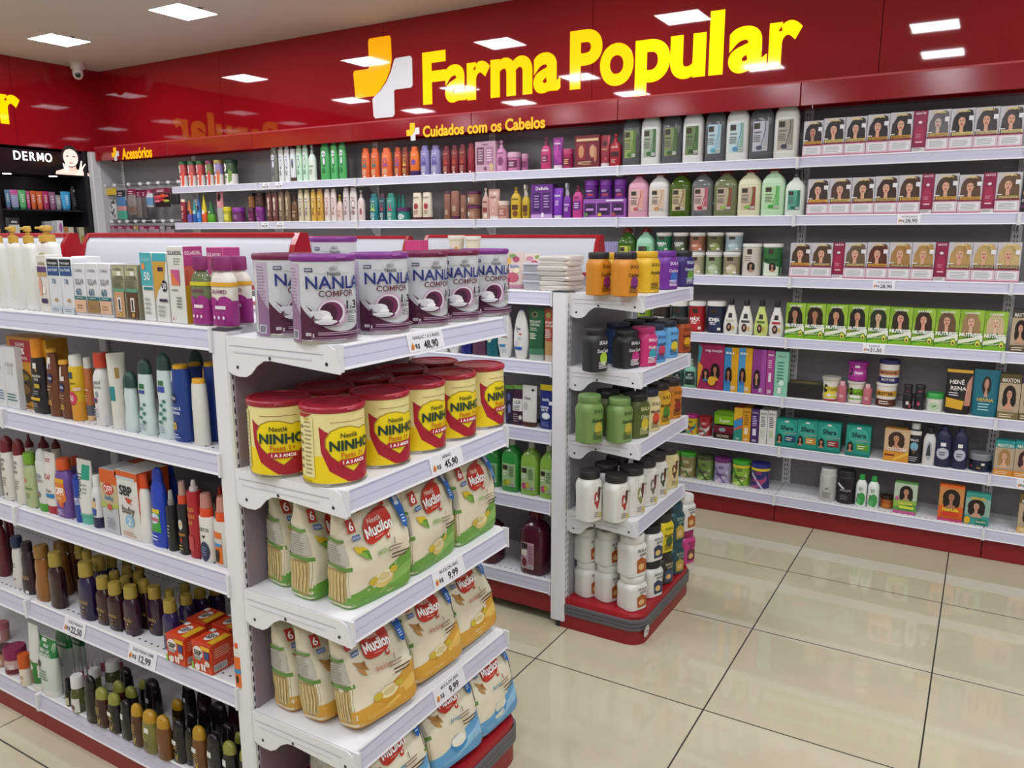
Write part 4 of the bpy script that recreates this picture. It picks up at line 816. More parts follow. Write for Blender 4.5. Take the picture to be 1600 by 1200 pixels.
put('w3', 'D', [(l, r, t, 'hair_dye_box', w, X('#c9b9bf', d, .05)) for l, r, t, w, d in (
 (53, 171, 908, 'hair colour box of fringed brunette', dye('#4a3428', '#d8a038')), (172, 293, 908, 'hair colour box of fringed brunette', dye('#54402e', '#8a6a30')), (361, 486, 906, 'hair colour box of fringed brunette', dye('#6a5844', '#8a7a40')), (488, 611, 905, 'hair colour box of auburn woman', dye('#5a2a1c', '#d8a038', 1.2)),
 (613, 742, 905, 'hair colour box of short blonde, hand on chin', dye('#a87c48', '#7a5a28', 1.05)), (744, 873, 905, 'hair colour box of short blonde, hand on chin', dye('#b08a50', '#7a5a28', 1.05)), (948, 1085, 905, 'hair colour box of short blonde, hand on chin', dye('#b89458', '#8a6c34', 1.05)), (1087, 1223, 905, 'hair colour box of long-haired blonde', dye('#bfa368', '#4a3a28', 1.25)), (1225, 1363, 905, 'hair colour box of curly pale blonde', dye('#c8ae78', '#4a3a28', 1.35)))], .01)
put('w3', 'D', [(295, 359, 906, 'conditioner_box', 'narrow crimson free-gift conditioner box', X('#8e1a44', GRATIS, .05)), (876, 946, 905, 'conditioner_box', 'narrow crimson free-gift conditioner box', X('#8e1a44', GRATIS, .05))], .01)

# fourth wall shelf
put('w4', 'E', [(-40, 26, 100, 'cream_tub', 'olive green tub half hidden by the end display', J('#8aa03a', '#e4e2dc', tub('#7a9a2a', '#2a3a1c'), .14))]+[(l, r, t, 'cream_tub', w, J(c, '#e9e7e1', tub(c, '#fff', x, md), .14)) for l, r, t, w, c, x, md in (
 (28, 103, 88, 'dark brown tub with white lid', '#332822', 'BABOSA', '#4a3a30'), (104, 178, 85, 'dark green coconut tub with white lid', '#22302a', 'COCO', '#3a4a38'), (179, 253, 83, 'red tub with white lid', '#a81c22', 'MÁX', '#c02a2c'), (256, 338, 83, 'navy tub with white lid', '#1e2440', 'BOMBA', '#2c3458'))], .01)
def dropb(c, band): return B(c, '#1c1a1a', [('r', -.35, .56, .35, .72, '#2a2420'), ('r', -.6, .42, .6, .5, band), ('e', -.1, .24, .35, .15, '#3a2a22'), ('e', -.1, .25, .15, .07, '#c0907a'), ('e', .45, .22, .14, .08, '#d8b048')], 'dr', .17, .36, .55, wide=False)
put('w4', 'E', [(328, 390, 73, 'shampoo_bottle', 'white drop-shaped bottle with black cap', dropb('#e3e0d6', '#c8c4b0')), (392, 456, 76, 'shampoo_bottle', 'white drop-shaped bottle with black cap', dropb('#e0ded6', '#3a3a38')),
 (458, 519, 78, 'shampoo_bottle', 'lime drop-shaped bottle with black cap', dropb('#c8d478', '#5a7a2a')), (521, 587, 82, 'shampoo_bottle', 'white drop-shaped bottle with red band', dropb('#dedcd8', '#b02a34'))], .01)
put('w4', 'E', [(l, r, t, 'hair_dye_box', w, X('#7aa828', nut(hc, wv, sk), .05)) for l, r, t, w, hc, wv, sk in (
 (591, 672, 92, 'green hair colour box of dark curly woman, hand on cheek', '#241a16', 1.1, '#b88468'), (674, 758, 95, 'green hair colour box of woman with afro curls', '#2c1d15', 1.35, '#b07a5c'), (760, 851, 98, 'green hair colour box of black-haired woman', '#241a18', 1.1, '#cc9878'), (853, 938, 100, 'green hair colour box of black-haired woman', '#201a16', 1.3, '#cc9878'),
 (940, 1028, 105, 'green hair colour box of dark green-black haired woman', '#28301c', 1.35, '#d0b090'), (1030, 1126, 110, 'green hair colour box of dark brown haired woman', '#33221a', 1.2, '#d8a084'), (1128, 1223, 115, 'green hair colour box of dark brown haired woman', '#3a241c', 1.2, '#d8a084'), (1225, 1324, 118, 'green hair colour box of light brown haired woman', '#6a4e38', 1.2, '#d8a48a'), (1326, 1429, 122, 'green hair colour box of honey blonde', '#a08058', 1.2, '#dcae92'), (1431, 1529, 128, 'green hair colour box of platinum blonde', '#c9b48c', 1.3, '#e0b89c'))], .01)
def maxton(hc, top, band, sk='#cf9a80'): return [('r', -1, .8, 1, 1, top), ('r', -1, 0, 1, .8, '#b7a488')]+face(hc, 0, .56, 1.15, sk, 3., 1.2)+[('t', 'MAXTON', 0, .87, .09, '#f0e8d8', 1.6), ('r', -1, 0, 1, .16, band), ('l', -.8, .03, .7, .13, 2, '#e8dcc0')]
put('w4', 'E', [(1547, 1625, 118, 'hair_dye_box', 'dark hair colour box past the green ones', X('#2a2420', maxton('#1c1614', '#3a3430', '#5a4a3a'), .05))], .01)

# fifth wall shelf
put('w5', 'E', [
 (50, 105, 365, 'lotion_bottle', 'small khaki bottle half hidden by the end display', B('#6a6a48', '#c8c8c0', G('#8a8a60', '#2a2a20', 'oil', .1, .7), 'jg', .2, .3)),
 (110, 158, 352, 'lotion_bottle', 'dark green bottle with a black label', B('#1f4a3a', '#2a5a48', G('#22302a', '#c8e0d0', 'oil', .12, .75), 'jg', .14, .3)), (161, 217, 326, 'pump_bottle', 'small mint green bottle with a black label', pump('#7ab89a', '#a8c8b8', G('#2a3a34', '#c8e0d0', 'gel', .12, .72), prof='jg', cf=.22, k=.7)),
 (219, 328, 262, 'hair_kit_box', 'large crimson hair kit box with three women', X('#a02a54', [('p', [(-1, .3), (-.7, .9), (-1, 1)], '#3a8a9a'), ('p', [(-1, .0), (-.6, .5), (-1, .6)], '#e0a030'), ('t', 'mega transição', .2, .86, .06, '#f4e0e8', 1.3)]+face('#241612', .35, .45, .8, '#b07c60', 2.4, 1.2, '#e0b030')+face('#2a1a14', -.35, .36, .6, '#c08a6c', 2.4, 1.2, '#3a7ab0')+[('e', .15, .2, .3, .1, '#e0b030')], .05)),
 (330, 389, 278, 'hair_kit_box', 'blue and yellow hair kit box with a woman', X('#d8a01c', [('r', -1, .0, 0, 1, '#3a86b8')]+face('#241612', -.35, .42, .8, '#a8745a', 3.4, 1.2, '#3a6ab0')+[('t', 'SKALA', -.2, .88, .05, '#fff', 1.2), ('b', .1, .05, .7, .14, '#eee')], .05)), (390, 447, 280, 'hair_kit_box', 'blue and yellow hair kit box with a woman', X('#d8a01c', [('r', -1, .0, 0, 1, '#4a90c0')]+face('#241612', -.35, .42, .8, '#a8745a', 3.4, 1.2, '#3a6ab0')+[('t', 'SKALA', -.2, .88, .05, '#fff', 1.2), ('b', .1, .05, .7, .14, '#eee')], .05)),
 (449, 507, 286, 'hair_kit_box', 'purple hair kit box with a woman', X('#8a3a86', [('r', .3, 0, 1, 1, '#a04a9a')]+face('#241612', -.3, .4, .9, '#c8987c', 3.4, 1., '#2a2434')+[('b', .1, .05, .6, .14, '#eee')], .05)), (509, 541, 290, 'hair_kit_box', 'narrow magenta hair kit box', X('#a8428a', [('t', 'SKALA', 0, .9, .04, '#fff', 1.4), ('r', -.4, .3, .3, .5, '#e8d8e4'), ('b', -.5, .04, .5, .12, '#eee'), ('l', -.6, .6, .5, .8, 4, '#e8c8e0')], .05)), (543, 600, 296, 'hair_kit_box', 'narrow mint hair kit box', X('#8cc8ac', [('t', 'SKALA', 0, .9, .04, '#2a5a4a', 1.2), ('l', -.6, .3, .5, .8, 7, '#3a7a64'), ('r', -.4, .06, .1, .2, '#e8e8e0'), ('e', .1, .3, .4, .06, '#d8f0e0')], .05))], .01)
put('w5', 'E', [(742, 825, 402, 'cream_pot', 'white tapered pot with yellow label and silver lid', J('#e0dcd0', '#b8b4a8', [('r', -.95, .15, .95, .7, '#d8c83a'), ('e', -.5, .6, .25, .2, '#241c1c'), ('t', 'Choquito', .25, .6, .16, '#3a3010', .95), ('r', -.9, .0, .9, .1, '#b03030')], .12, prof='wd')),
 (812, 848, 422, 'small_bottle', 'small pink bottle beside the yellow pot', B('#b8626c', '#d8a8a8', N('', '#f4e0e0', .6), 'st', .2, .6, .8)),
 (850, 927, 420, 'cream_pot', 'white tapered pot with green label', J('#e0dcd0', '#cfcabc', [('r', -.95, .2, .95, .75, '#7ab02a'), ('e', -.5, .6, .25, .2, '#241c1c'), ('t', 'Garoto', .25, .55, .16, '#1c3010', .95), ('r', -.6, .3, .6, .42, '#e8e4d8')], .1, prof='wd')),
 (853, 941, 337, 'cream_pot', 'purple pot stacked on the green-labelled pot', J('#a02a8a', '#8a2080', [('r', -.95, .35, .95, .75, '#b03a98'), ('e', -.6, .55, .22, .22, '#2a1428'), ('t', 'Choquito', .2, .55, .16, '#fff', .95), ('r', -.2, .84, .3, 1, '#ddd')], .16, prof='wd'), {'s': 419}),
 (918, 955, 434, 'small_bottle', 'small pink bottle beside the green-labelled pot', B('#b8626c', '#d8a8a8', N('', '#f4e0e0', .6), 'st', .2, .6, .8)),
 (971, 1062, 427, 'butter_tub', 'white and brown hair butter tub, lower of two', J('#dedad2', '#e2ded6', [('r', -1, 0, 1, .35, '#5a2a22'), ('r', -1, .5, 1, .75, '#d8a030'), ('T', 'BOTTER', 0, .62, .15, '#241a18', 1.5), ('l', -.6, .1, .6, .3, 2, '#f0e4d0')], .1)),
 (986, 1076, 330, 'butter_tub', 'white and indigo hair butter tub, upper of two', J('#dedad2', '#2a2a5c', [('r', -1, 0, 1, .3, '#34306a'), ('r', -1, .42, 1, .68, '#c88a5a'), ('T', 'MATIZADOR', 0, .55, .13, '#3a1a20', 1.6), ('t', 'BOTTER', 0, .18, .12, '#f0ead8', 1.3)], .16), {'s': 425}),
 (1085, 1130, 472, 'cream_jar', 'small black jar with pink mark', J('#241f22', '#1c1a1c', [('r', -.3, .4, .3, .7, '#d8d0d0'), ('e', .5, .3, .2, .2, '#b04060')], .3)), (1132, 1180, 475, 'cream_jar', 'small black jar with pink mark', J('#241f22', '#1c1a1c', [('r', -.3, .4, .2, .7, '#c04a6a')], .3)),
 (1090, 1130, 436, 'cream_jar', 'small black jar stacked on another', J('#2a2528', '#201d20', [('r', -.4, .3, .4, .6, '#5a2a3a')], .35), {'s': 472}), (1140, 1184, 438, 'cream_jar', 'small black jar stacked on another', J('#2a2528', '#201d20', [('r', -.4, .3, .4, .6, '#8a3a4a')], .35), {'s': 474}),
 (1182, 1262, 470, 'cream_jar', 'white jar with a bright green lid', J('#d9ddd0', '#3aa04a', [('e', 0, .4, .6, .3, '#b8d0a8'), ('t', 'gel', 0, .45, .16, '#2a6a3a', .9)], .28)),
 (1268, 1378, 373, 'sachet_pouch', 'black and gold henna pouch', PO('#1f1a1a', [('r', -1, .93, 1, 1, '#d8a838'), ('p', [(-.9, .14), (.4, .1), (.5, .3), (-.9, .36)], '#d8a828'), ('t', 'HENÊ', -.15, .72, .09, '#f0e8e0', 1.1), ('t', 'RENA', 0, .58, .09, '#f0e8e0', 1.2), ('p', [(.5, .2), (.95, .2), (.95, .9), (.6, .7)], '#c08a78'), ('l', -.7, .4, .2, .5, 2, '#ddd')], .3)),
 (1383, 1496, 374, 'sachet_pouch', 'teal henna pouch with praying woman', PO('#1a6a7a', [('e', 0, .66, .35, .2, '#241a1a'), ('e', 0, .7, .17, .11, '#b8866e'), ('p', [(-.15, .42), (.15, .42), (.05, .6), (-.05, .6)], '#c09078'), ('t', 'HENNA', 0, .36, .08, '#d8b84a', 1.2), ('l', -.5, .12, .5, .3, 3, '#a8d8e0')], .3)),
 (1494, 1584, 390, 'hair_dye_box', 'olive hair colour box of black-haired woman', X('#5a5034', maxton('#1c1614', '#5a4e30', '#7a6a40'), .05)), (1587, 1670, 392, 'hair_dye_box', 'plum hair colour box at the picture edge', X('#4a3a5c', maxton('#2a1a1c', '#4a3a5c', '#6a5a40'), .05))], .01)
put('w5', 'E', [(595, 741, 428, 'foil_pack', 'flat black and gold foil pack lying on its side', X('#23201c', [], .11, top=[('r', -.9, .15, .9, .85, '#6a6038'), ('p', [(-.7, .3), (.5, .2), (.7, .7), (-.4, .75)], '#8a7c48')]), {'cat': 'foil pack'})], .02)

# sixth wall shelf
put('w6', 'F', [(115, 164, 112, 'cream_tub', 'dark teal hair cream tub', J('#1a3a40', '#1f4a50', novex('#1a3a40', '#3a9a9a', '#6a3a5a', '#c8e8e8'), .14)), (167, 221, 74, 'cream_tub', 'yellow hair cream tub with magenta lid', J('#d8c020', '#b02a7a', novex('#d0b81c', '#3aa0a0', '#c03a6a', '#3a2a4a'), .14)), (222, 280, 82, 'cream_tub', 'red hair cream tub with red lid', J('#a82430', '#9a1c28', novex('#a82a34', '#d8d0c8', '#2a7a6a', '#f0e0d8'), .14)),
 (284, 366, 118, 'soap_box', 'dark red and brown carton, lower of two', X('#6a1c28', [('r', -1, 0, 1, .45, '#2a1a18'), ('e', -.1, .72, .35, .16, '#8aa0a8'), ('t', 'NOVEX', 0, .22, .2, '#d8c8b0', 1.3)], .09)), (288, 370, 62, 'soap_box', 'lime green carton, upper of two', X('#7ab01c', [('t', 'Super', .1, .35, .3, '#e8f0d0', 1.1), ('r', -1, .75, 1, 1, '#5a8a1c')], .09, top=[('r', -.8, .2, .8, .8, '#8ac02a')]), {'s': 117})], .01)
def slim(c, ink, tp, l2): return X(c, [('t', tp, 0, .9, .05, ink, 1.5), ('l', -.6, .5, .6, .82, 6, ink), ('r', -.5, .22, .4, .42, l2), ('b', -.5, .04, .5, .1, '#eee')], .1)
put('w6', 'F', [(371, 407, 40, 'hair_kit_box', 'narrow multicoloured hair kit box', X('#d8604a', [('p', [(-1, 0), (1, .0), (1, .4), (-1, .3)], '#2a8a7a'), ('p', [(-1, .35), (1, .5), (1, .7), (-1, .6)], '#3a8ac0'), ('p', [(-1, .6), (1, .75), (1, 1), (-1, 1)], '#e0b030'), ('b', -.4, .04, .4, .1, '#eee')], .1)), (408, 441, 42, 'hair_kit_box', 'narrow amber hair kit box', slim('#d89a20', '#5a3a10', 'SKALA', '#f0e0c0')), (443, 476, 46, 'hair_kit_box', 'narrow deep purple hair kit box', slim('#4a2a6a', '#d8c8e8', 'SKALA', '#e0d8e8')), (478, 511, 50, 'hair_kit_box', 'narrow white hair kit box with fine print', slim('#d8d6d2', '#4a4a48', 'SKALA', '#c8d0c0')), (513, 548, 52, 'hair_kit_box', 'narrow white hair kit box with fine print', slim('#dad8d4', '#4a4a48', 'SKALA', '#b8c8a0'))], .01)
def sfera(b): return [('e', 0, .68, .8, .28, '#38a894'), ('T', 'Sfera', .05, .7, .16, '#0f3a44', 1.4), ('r', -.2, .5, 1, .54, '#8a9a9a'), ('r', -.1, .2, .9, .42, b), ('l', 0, .24, .7, .38, 2, '#f0e8d8'), ('r', -.15, .9, .2, .96, '#e4e4e0')]+face('#241814', -.62, .34, .7, '#c08a70', 2.2, 1.1)+[('r', -1, 0, 1, .06, '#15786c')]
put('w6', 'F', [(549, 637, 92, 'hair_dye_box', 'teal hair colour box with a blue band', X('#1f9384', sfera('#24406a'), .06)), (638, 724, 98, 'hair_dye_box', 'teal hair colour box with an amber band', X('#1f9384', sfera('#c88a2a'), .06)), (725, 822, 108, 'hair_dye_box', 'teal hair colour box with a maroon band', X('#1f9384', sfera('#8a2a34'), .06)), (846, 949, 120, 'hair_dye_box', 'teal hair colour box with a green band', X('#1f9384', sfera('#5a9a2a'), .06)),
 (1008, 1114, 134, 'hair_dye_box', 'amber hair colour box with a smiling woman', X('#d8972a', [('r', -1, .3, 1, 1, '#cfae88')]+face('#3a2418', -.05, .72, 1.2, '#c8906c', 2.6, 1.4)+[('t', 'ORIGEM', .05, .38, .11, '#f4ead8', 1.5), ('r', -1, 0, 1, .3, '#d8922a'), ('r', -.9, .16, -.1, .22, '#7a2a20'), ('p', [(-.2, .0), (1, .25), (1, .35), (-.2, .1)], '#e8b84a')], .05)),
 (1106, 1171, 112, 'shampoo_bottle', 'black shampoo bottle with white cap and tree print', B('#1d1b1e', '#dddbd6', [('r', -.8, .84, .8, .96, '#e0ded8'), ('e', 0, .5, .5, .13, '#7ab0c0'), ('r', -.08, .3, .08, .45, '#8a6a4a'), ('t', 'black', 0, .7, .07, '#eee', 1.2), ('l', -.6, .06, .6, .22, 3, '#bbb')], 'st', .14, .6, .8, wide=True)), (1173, 1227, 128, 'shampoo_bottle', 'white shampoo bottle with black cap', B('#d9d7d4', '#1d1b1d', [('e', 0, .45, .5, .3, '#a8b0b8'), ('p', [(-.4, .3), (.3, .3), (.1, .7), (-.2, .6)], '#3a3a40')], 'rd', .16, .6)),
 (1223, 1296, 122, 'shampoo_bottle', 'navy shampoo bottle with round white label', B('#1f2748', '#2a3050', [('r', -.3, .58, .3, .68, '#eceae6'), ('e', 0, .38, .72, .16, '#b8bccb'), ('t', 'hidratante', 0, .48, .05, '#d8dce8', 1.2), ('l', -.4, .32, .4, .44, 2, '#3a4060')], 'rd', .12, .46)), (1298, 1365, 128, 'shampoo_bottle', 'navy shampoo bottle with round white label', B('#1f2748', '#2a3050', [('r', -.3, .58, .3, .68, '#eceae6'), ('e', 0, .38, .72, .16, '#b8bccb'), ('t', 'hidratante', 0, .48, .05, '#d8dce8', 1.2), ('l', -.4, .32, .4, .44, 2, '#3a4060')], 'rd', .12, .46)),
 (1363, 1467, 236, 'cream_jar', 'wide navy jar with silver lid', J('#1c2238', '#85868c', [('r', .1, .55, .4, .75, '#e8e6e2'), ('t', 'btx', -.1, .35, .16, '#d8a84a', 1.1), ('e', -.75, .4, .08, .1, '#c04a40')], .34)),
 (1476, 1558, 182, 'hair_dye_box', 'turquoise hair colour box of a blonde', X('#2a9a9a', maxton('#a8804c', '#2a9a9a', '#d88a2a', '#dcae92'), .05)), (1560, 1650, 188, 'hair_dye_box', 'turquoise hair colour box of a plum-haired woman', X('#2a9a9a', maxton('#3a1c2a', '#2a9a9a', '#d88a2a'), .05))], .01)
# bottom wall shelf
put('w7', 'F', [(l, r, t, 'cream_tub', w, J('#e0ded6', ld, novex(*cs), .13)) for l, r, t, w, ld, cs in (
 (100, 142, 232, 'olive hair cream tub at the end display\'s edge', '#5a9a2a', ('#7a8a3a', '#a8b060', '#5a6a2a', '#eee')), (143, 213, 233, 'khaki hair cream tub with green lid', '#3f9a2c', ('#8a8052', '#b8b080', '#4a7a3a', '#e8ecc8')), (214, 286, 247, 'olive hair cream tub with dark green lid', '#3a4a24', ('#6a8a3a', '#a8c070', '#3a5028', '#4a1f4a')), (287, 363, 257, 'lavender hair cream tub with purple lid', '#6a2a6a', ('#a89ac0', '#d0c4dc', '#7a5a9a', '#4a2a5a')), (364, 442, 267, 'lime hair cream tub with green lid', '#3fa02c', ('#8ab83a', '#c8dc80', '#4a8a2a', '#4a1f3a', '#e0c82a')), (443, 525, 280, 'indigo hair cream tub with blue lid', '#262a78', ('#2c2a70', '#a04a7a', '#c8c0d8', '#c04a6a', '#e0c82a')))], .03)
put('w7', 'F', [(735, 808, 302, 'spray_can', 'tall pearl grey spray can', B('#b9b6b0', '#c4c1bb', [('t', 'ak', 0, .5, .09, '#55524e', .8), ('l', -.5, .12, .5, .35, 5, '#77736e')], 'st', .18, .96, 1., cap='c')), (810, 888, 310, 'spray_can', 'tall black spray can', B('#1c1b1d', '#242325', [('t', 'ALILUX', 0, .52, .08, '#bbb', 1.4), ('l', -.5, .15, .4, .35, 4, '#77777a'), ('p', [(-.9, .7), (-.2, .55), (-.1, .6), (-.8, .78)], '#d8d8dc')], 'st', .18, .96, 1., cap='c')),
 (888, 936, 328, 'shampoo_bottle', 'white leaf-printed bottle with green cap', B('#e2e8e2', '#2f9a4a', [('e', .2, .3, .6, .25, '#3a9a4c'), ('e', -.3, .2, .4, .12, '#5ab068'), ('p', [(-.8, .1), (-.2, .5), (-.5, .5)], '#2a7a3a'), ('l', -.4, .6, .4, .75, 3, '#55905c')], 'rd', .17, .5, .9)), (938, 988, 336, 'shampoo_bottle', 'white leaf-printed bottle with green cap', B('#e2e8e2', '#2f9a4a', [('e', .2, .3, .6, .25, '#3a9a4c'), ('e', -.3, .2, .4, .12, '#5ab068'), ('p', [(-.8, .1), (-.2, .5), (-.5, .5)], '#2a7a3a'), ('l', -.4, .6, .4, .75, 3, '#55905c')], 'rd', .17, .5, .9)),
 (990, 1050, 416, 'cream_jar', 'orange-amber jar with dark lid', J('#b8602a', '#3a2420', [('r', -.8, .1, .8, .5, '#c8782a')], .25), {'b': .03}),
 (1049, 1146, 364, 'hair_dye_box', 'green hair colour box of straight-haired woman', X('#6aa85a', [('r', -1, .45, 1, 1, '#b8c8b0')]+face('#1c1412', .05, .74, 1.2, '#c0906f', 2.6, 1.25)+[('p', [(-1, .2), (1, .34), (1, .45), (-1, .45)], '#8ab84a'), ('e', -.7, .5, .16, .07, '#c05a90'), ('T', 'HairLife', .05, .36, .09, '#e8d84a', 1.6), ('r', -.5, .18, .8, .26, '#d8e84a'), ('r', -1, 0, 1, .1, '#c05a90')], .05)), (1239, 1344, 374, 'hair_dye_box', 'orange hair colour box of curly-haired woman', X('#e0661f', [('r', -1, .42, 1, .95, '#c88a4a')]+face('#1f1210', 0, .7, 1.25, '#b07c60', 2.6, 1.45)+[('T', 'HairLife', 0, .33, .09, '#f4d83a', 1.6), ('r', -.7, .16, .7, .24, '#d83a2a'), ('r', -1, 0, 1, .08, '#c03a6a')], .05)), (1351, 1456, 408, 'hair_dye_box', 'turquoise hair colour box of curly-haired woman', X('#3a9a8c', [('r', -1, .3, 1, .86, '#8ab0a0')]+face('#1f1412', -.1, .62, 1.25, '#c8987c', 2.6, 1.45)+[('T', 'HairLife', 0, .88, .09, '#e8b83a', 1.5), ('e', -.75, .14, .25, .12, '#e0b020'), ('r', -.1, .06, .8, .2, '#1f7a5a'), ('t', 'Guanidina', .35, .13, .06, '#e8f0e0', .8)], .05)),
 (1577, 1680, 420, 'hair_dye_box', 'brown hair colour box alone at the picture edge', X('#8a7038', maxton('#3a2418', '#6a5228', '#d8b060'), .05))], .03)
put('w3', 'O', [(892, 1014, 124, 'soap_box', 'lavender striped carton behind the amber jars', X('#a9a0c4', [('r', -.9+.3*i, 0, -.78+.3*i, 1, '#8f84b4') for i in range(6)], .05))], .02)

# ================================================================== the front gondola, aisle side
put('g1', 'G', [
 (-40, 45, 88, 'pump_bottle', 'white milk lotion bottle with gold pump, cut by the edge', pump('#dcdad4', '#c49a3c', [], prof='lo', cf=.2, cw=.5, k=.62)), (48, 133, 85, 'pump_bottle', 'white lotion bottle with gold pump', pump('#dedcd6', '#c49a3c', [('r', .1, .5, .4, .62, '#e8e0d0')], prof='lo', cf=.2, cw=.5, k=.62)),
 (131, 222, 85, 'pump_bottle', 'white lotion bottle with gold pump', pump('#dedcd6', '#c49a3c', [], prof='lo', cf=.2, cw=.5, k=.62)), (212, 352, 82, 'pump_bottle', 'white lotion bottle with gold pump beside the sun care boxes', pump('#dedcd6', '#c49a3c', [('e', 0, .8, .3, .03, '#b0a880')], prof='lo', cf=.2, cw=.42, k=.4), {'b': .1})], .02)
def sun(col, ink='#444', tx='', extra=()): return X(col, [('t', tx, 0, .86, .07, ink, 1.5)]*bool(tx)+list(extra), .045)
put('g1', 'G', [
 (216, 272, 250, 'sunscreen_box', 'white carton with a plum band and orange swirl', sun('#d9d4cc', '#7a6a3c', 'oidea', [('r', -.9, .7, .9, .8, '#5a3a78'), ('r', -.9, .63, .9, .7, '#b8a060'), ('e', -.5, .45, .3, .18, '#d8a08a'), ('e', .2, .38, .3, .06, '#e8e4e0'), ('r', -.5, .16, .7, .24, '#3c2a5a')])),
 (276, 344, 265, 'sunscreen_box', 'white carton, black and blue bands', X('#d4d7da', [('r', -.95, .85, .95, .97, '#1b1c22'), ('r', -.95, .68, .95, .84, '#274a82'), ('t', 'Neutrogena', 0, .91, .05, '#d8dade', 1.5), ('t', 'sun fresh', 0, .79, .06, '#d8e4f0', 1.5), ('t', '70', 0, .58, .09, '#44608a', .8), ('p', [(-.2, .25), (.3, .28), (.5, .22), (-.1, .22)], '#b89060'), ('r', -.95, 0, .95, .12, '#c0c8d0'), ('l', -.6, .03, .6, .1, 2, '#8a94a0')], .045)),
 (346, 415, 266, 'sunscreen_box', 'white carton, black and blue bands', X('#d4d7da', [('r', -.95, .85, .95, .97, '#1b1c22'), ('r', -.95, .68, .95, .84, '#274a82'), ('t', 'Neutrogena', 0, .91, .05, '#d8dade', 1.5), ('t', 'sun fresh', 0, .79, .06, '#d8e4f0', 1.5), ('t', '70', 0, .58, .09, '#44608a', .8), ('p', [(-.2, .25), (.3, .28), (.5, .22), (-.1, .22)], '#b89060'), ('r', -.95, 0, .95, .12, '#c0c8d0'), ('l', -.6, .03, .6, .1, 2, '#8a94a0')], .045)),
 (416, 492, 258, 'sunscreen_box', 'plain white carton standing behind the tinted sunscreens', X('#dadcde', [('t', 'sun', 0, .9, .04, '#b0b4ba', 1.)], .045), {'b': .075})]
 + [(l, r, t, 'sunscreen_box', w, X('#d5d6d8', [('t', 'L\'ORÉAL', 0, .86, .05, '#77787c', 1.3), ('t', 'SOLAR', 0, .66, .09, '#8a8a8e', 1.5), ('l', -.6, .58, .6, .63, 1, '#8a8a8e'), ('t', '60', -.2, .46, .13, '#34687c', .9), ('r', -.95, .31, .95, .37, '#1f6a6c'), ('l', -.6, .33, .5, .355, 1, '#d8e8e8'), ('r', -.95, .06, .95, .3, f), ('l', -.6, .12, .5, .22, 2, '#8a6a4a')], .045)) for l, r, t, w, f in ((421, 488, 297, 'grey-white sunscreen carton with a beige foot', '#d8b090'), (492, 562, 298, 'grey-white sunscreen carton with an olive brown foot', '#98764a'), (564, 632, 299, 'grey-white sunscreen carton with a beige foot', '#d6ac8e'))]
 + [(l, r, 306, 'sunscreen_box', w, X('#8c8770', [('r', -.95, .74, .95, .97, '#b8b494'), ('t', 'L\'ORÉAL', 0, .92, .05, '#4a4636', 1.3), ('r', -.1, .8, .5, .88, '#e8e6de'), ('t', 'UV DEFENDER', 0, .765, .06, '#26241c', 1.7), ('r', -.95, .5, .95, .56, '#5a9a7a'), ('r', -.8, .03, .8, .5, c), ('r', -.3, .14, .3, .4, '#ded8d0'), ('r', -.12, .16, .12, .36, '#1c1a1e'), ('r', -.15, .05, .25, .12, '#c0a040'), ('l', -.8, .58, .8, .72, 4, '#5c583f')], .05)) for l, r, w, c in ((643, 713, 'olive and tan sunscreen carton', '#c0946c'), (717, 787, 'olive and dark brown sunscreen carton', '#5a3a28'))]
 + [(790, 822, 308, 'sunscreen_box', 'dark olive carton seen edge-on past the tan ones', X('#5c5a44', [('r', -.8, .74, .8, .97, '#9a987c'), ('r', -.5, .05, .5, .16, '#a08a3a')], .05), {'b': .03}),
 (806, 870, 236, 'sunscreen_box', 'white and turquoise sunscreen carton', X('#dcdcd8', [('r', -1, .52, 1, 1, '#4aa8b0'), ('t', 'SUNDAY', 0, .9, .05, '#9ad8dc', 1.5), ('e', -.45, .8, .3, .05, '#e0884a'), ('t', '50', .1, .66, .12, '#e8f4f4', 1.), ('r', -.6, .46, 1, .5, '#1f7f8a'), ('l', -.6, .1, .5, .36, 4, '#a8a8a4')], .045)),
 (878, 953, 240, 'sunscreen_box', 'turquoise and mustard sunscreen carton', X('#dad9d4', [('r', -1, .88, 1, 1, '#3fa8b8'), ('p', [(-1, .3), (-.6, .44), (.6, .64), (.9, .88), (-1, .88)], '#c89a3c'), ('r', -.3, .74, .5, .8, '#3a2448'), ('e', .55, .53, .4, .085, '#1c1c28'), ('t', '30', .55, .53, .09, '#eee', .6), ('r', -.3, .3, .9, .34, '#3a2a48'), ('l', -.6, .08, .6, .26, 3, '#a8a49c')], .045)),
 (958, 1050, 202, 'sunscreen_box', 'tall white sunscreen carton with an orange-pink square', X('#d9d8d2', [('t', 'SOLARDRIL', .0, .92, .05, '#2a2a2a', 1.7), ('l', -.2, .76, .7, .86, 3, '#9a9892'), ('r', -.6, .5, .45, .7, '#d8784a'), ('p', [(-.6, .7), (.45, .7), (.45, .5)], '#c0508a'), ('l', -.6, .42, .4, .46, 1, '#8a8882'), ('l', -.1, .2, .6, .36, 4, '#77756f'), ('e', -.6, .06, .05, .02, '#a02030')], .05, side=[('r', -1, 0, 1, .5, '#c8a028'), ('r', -1, .5, 1, .75, '#c85a48'), ('r', -1, .75, 1, 1, '#b03a7c'), ('t', 'SOLARDRIL', 0, .92, .05, '#f0d8e0', 1.7)])),
 (1182, 1276, 207, 'sunscreen_box', 'tall magenta carton behind the magenta bottles', X('#b03a78', [('t', 'SOLARDRIL', 0, .9, .05, '#f0d8e4', 1.7), ('l', -.5, .6, .5, .84, 4, '#d888ac')], .05), {'b': .1})], .015)
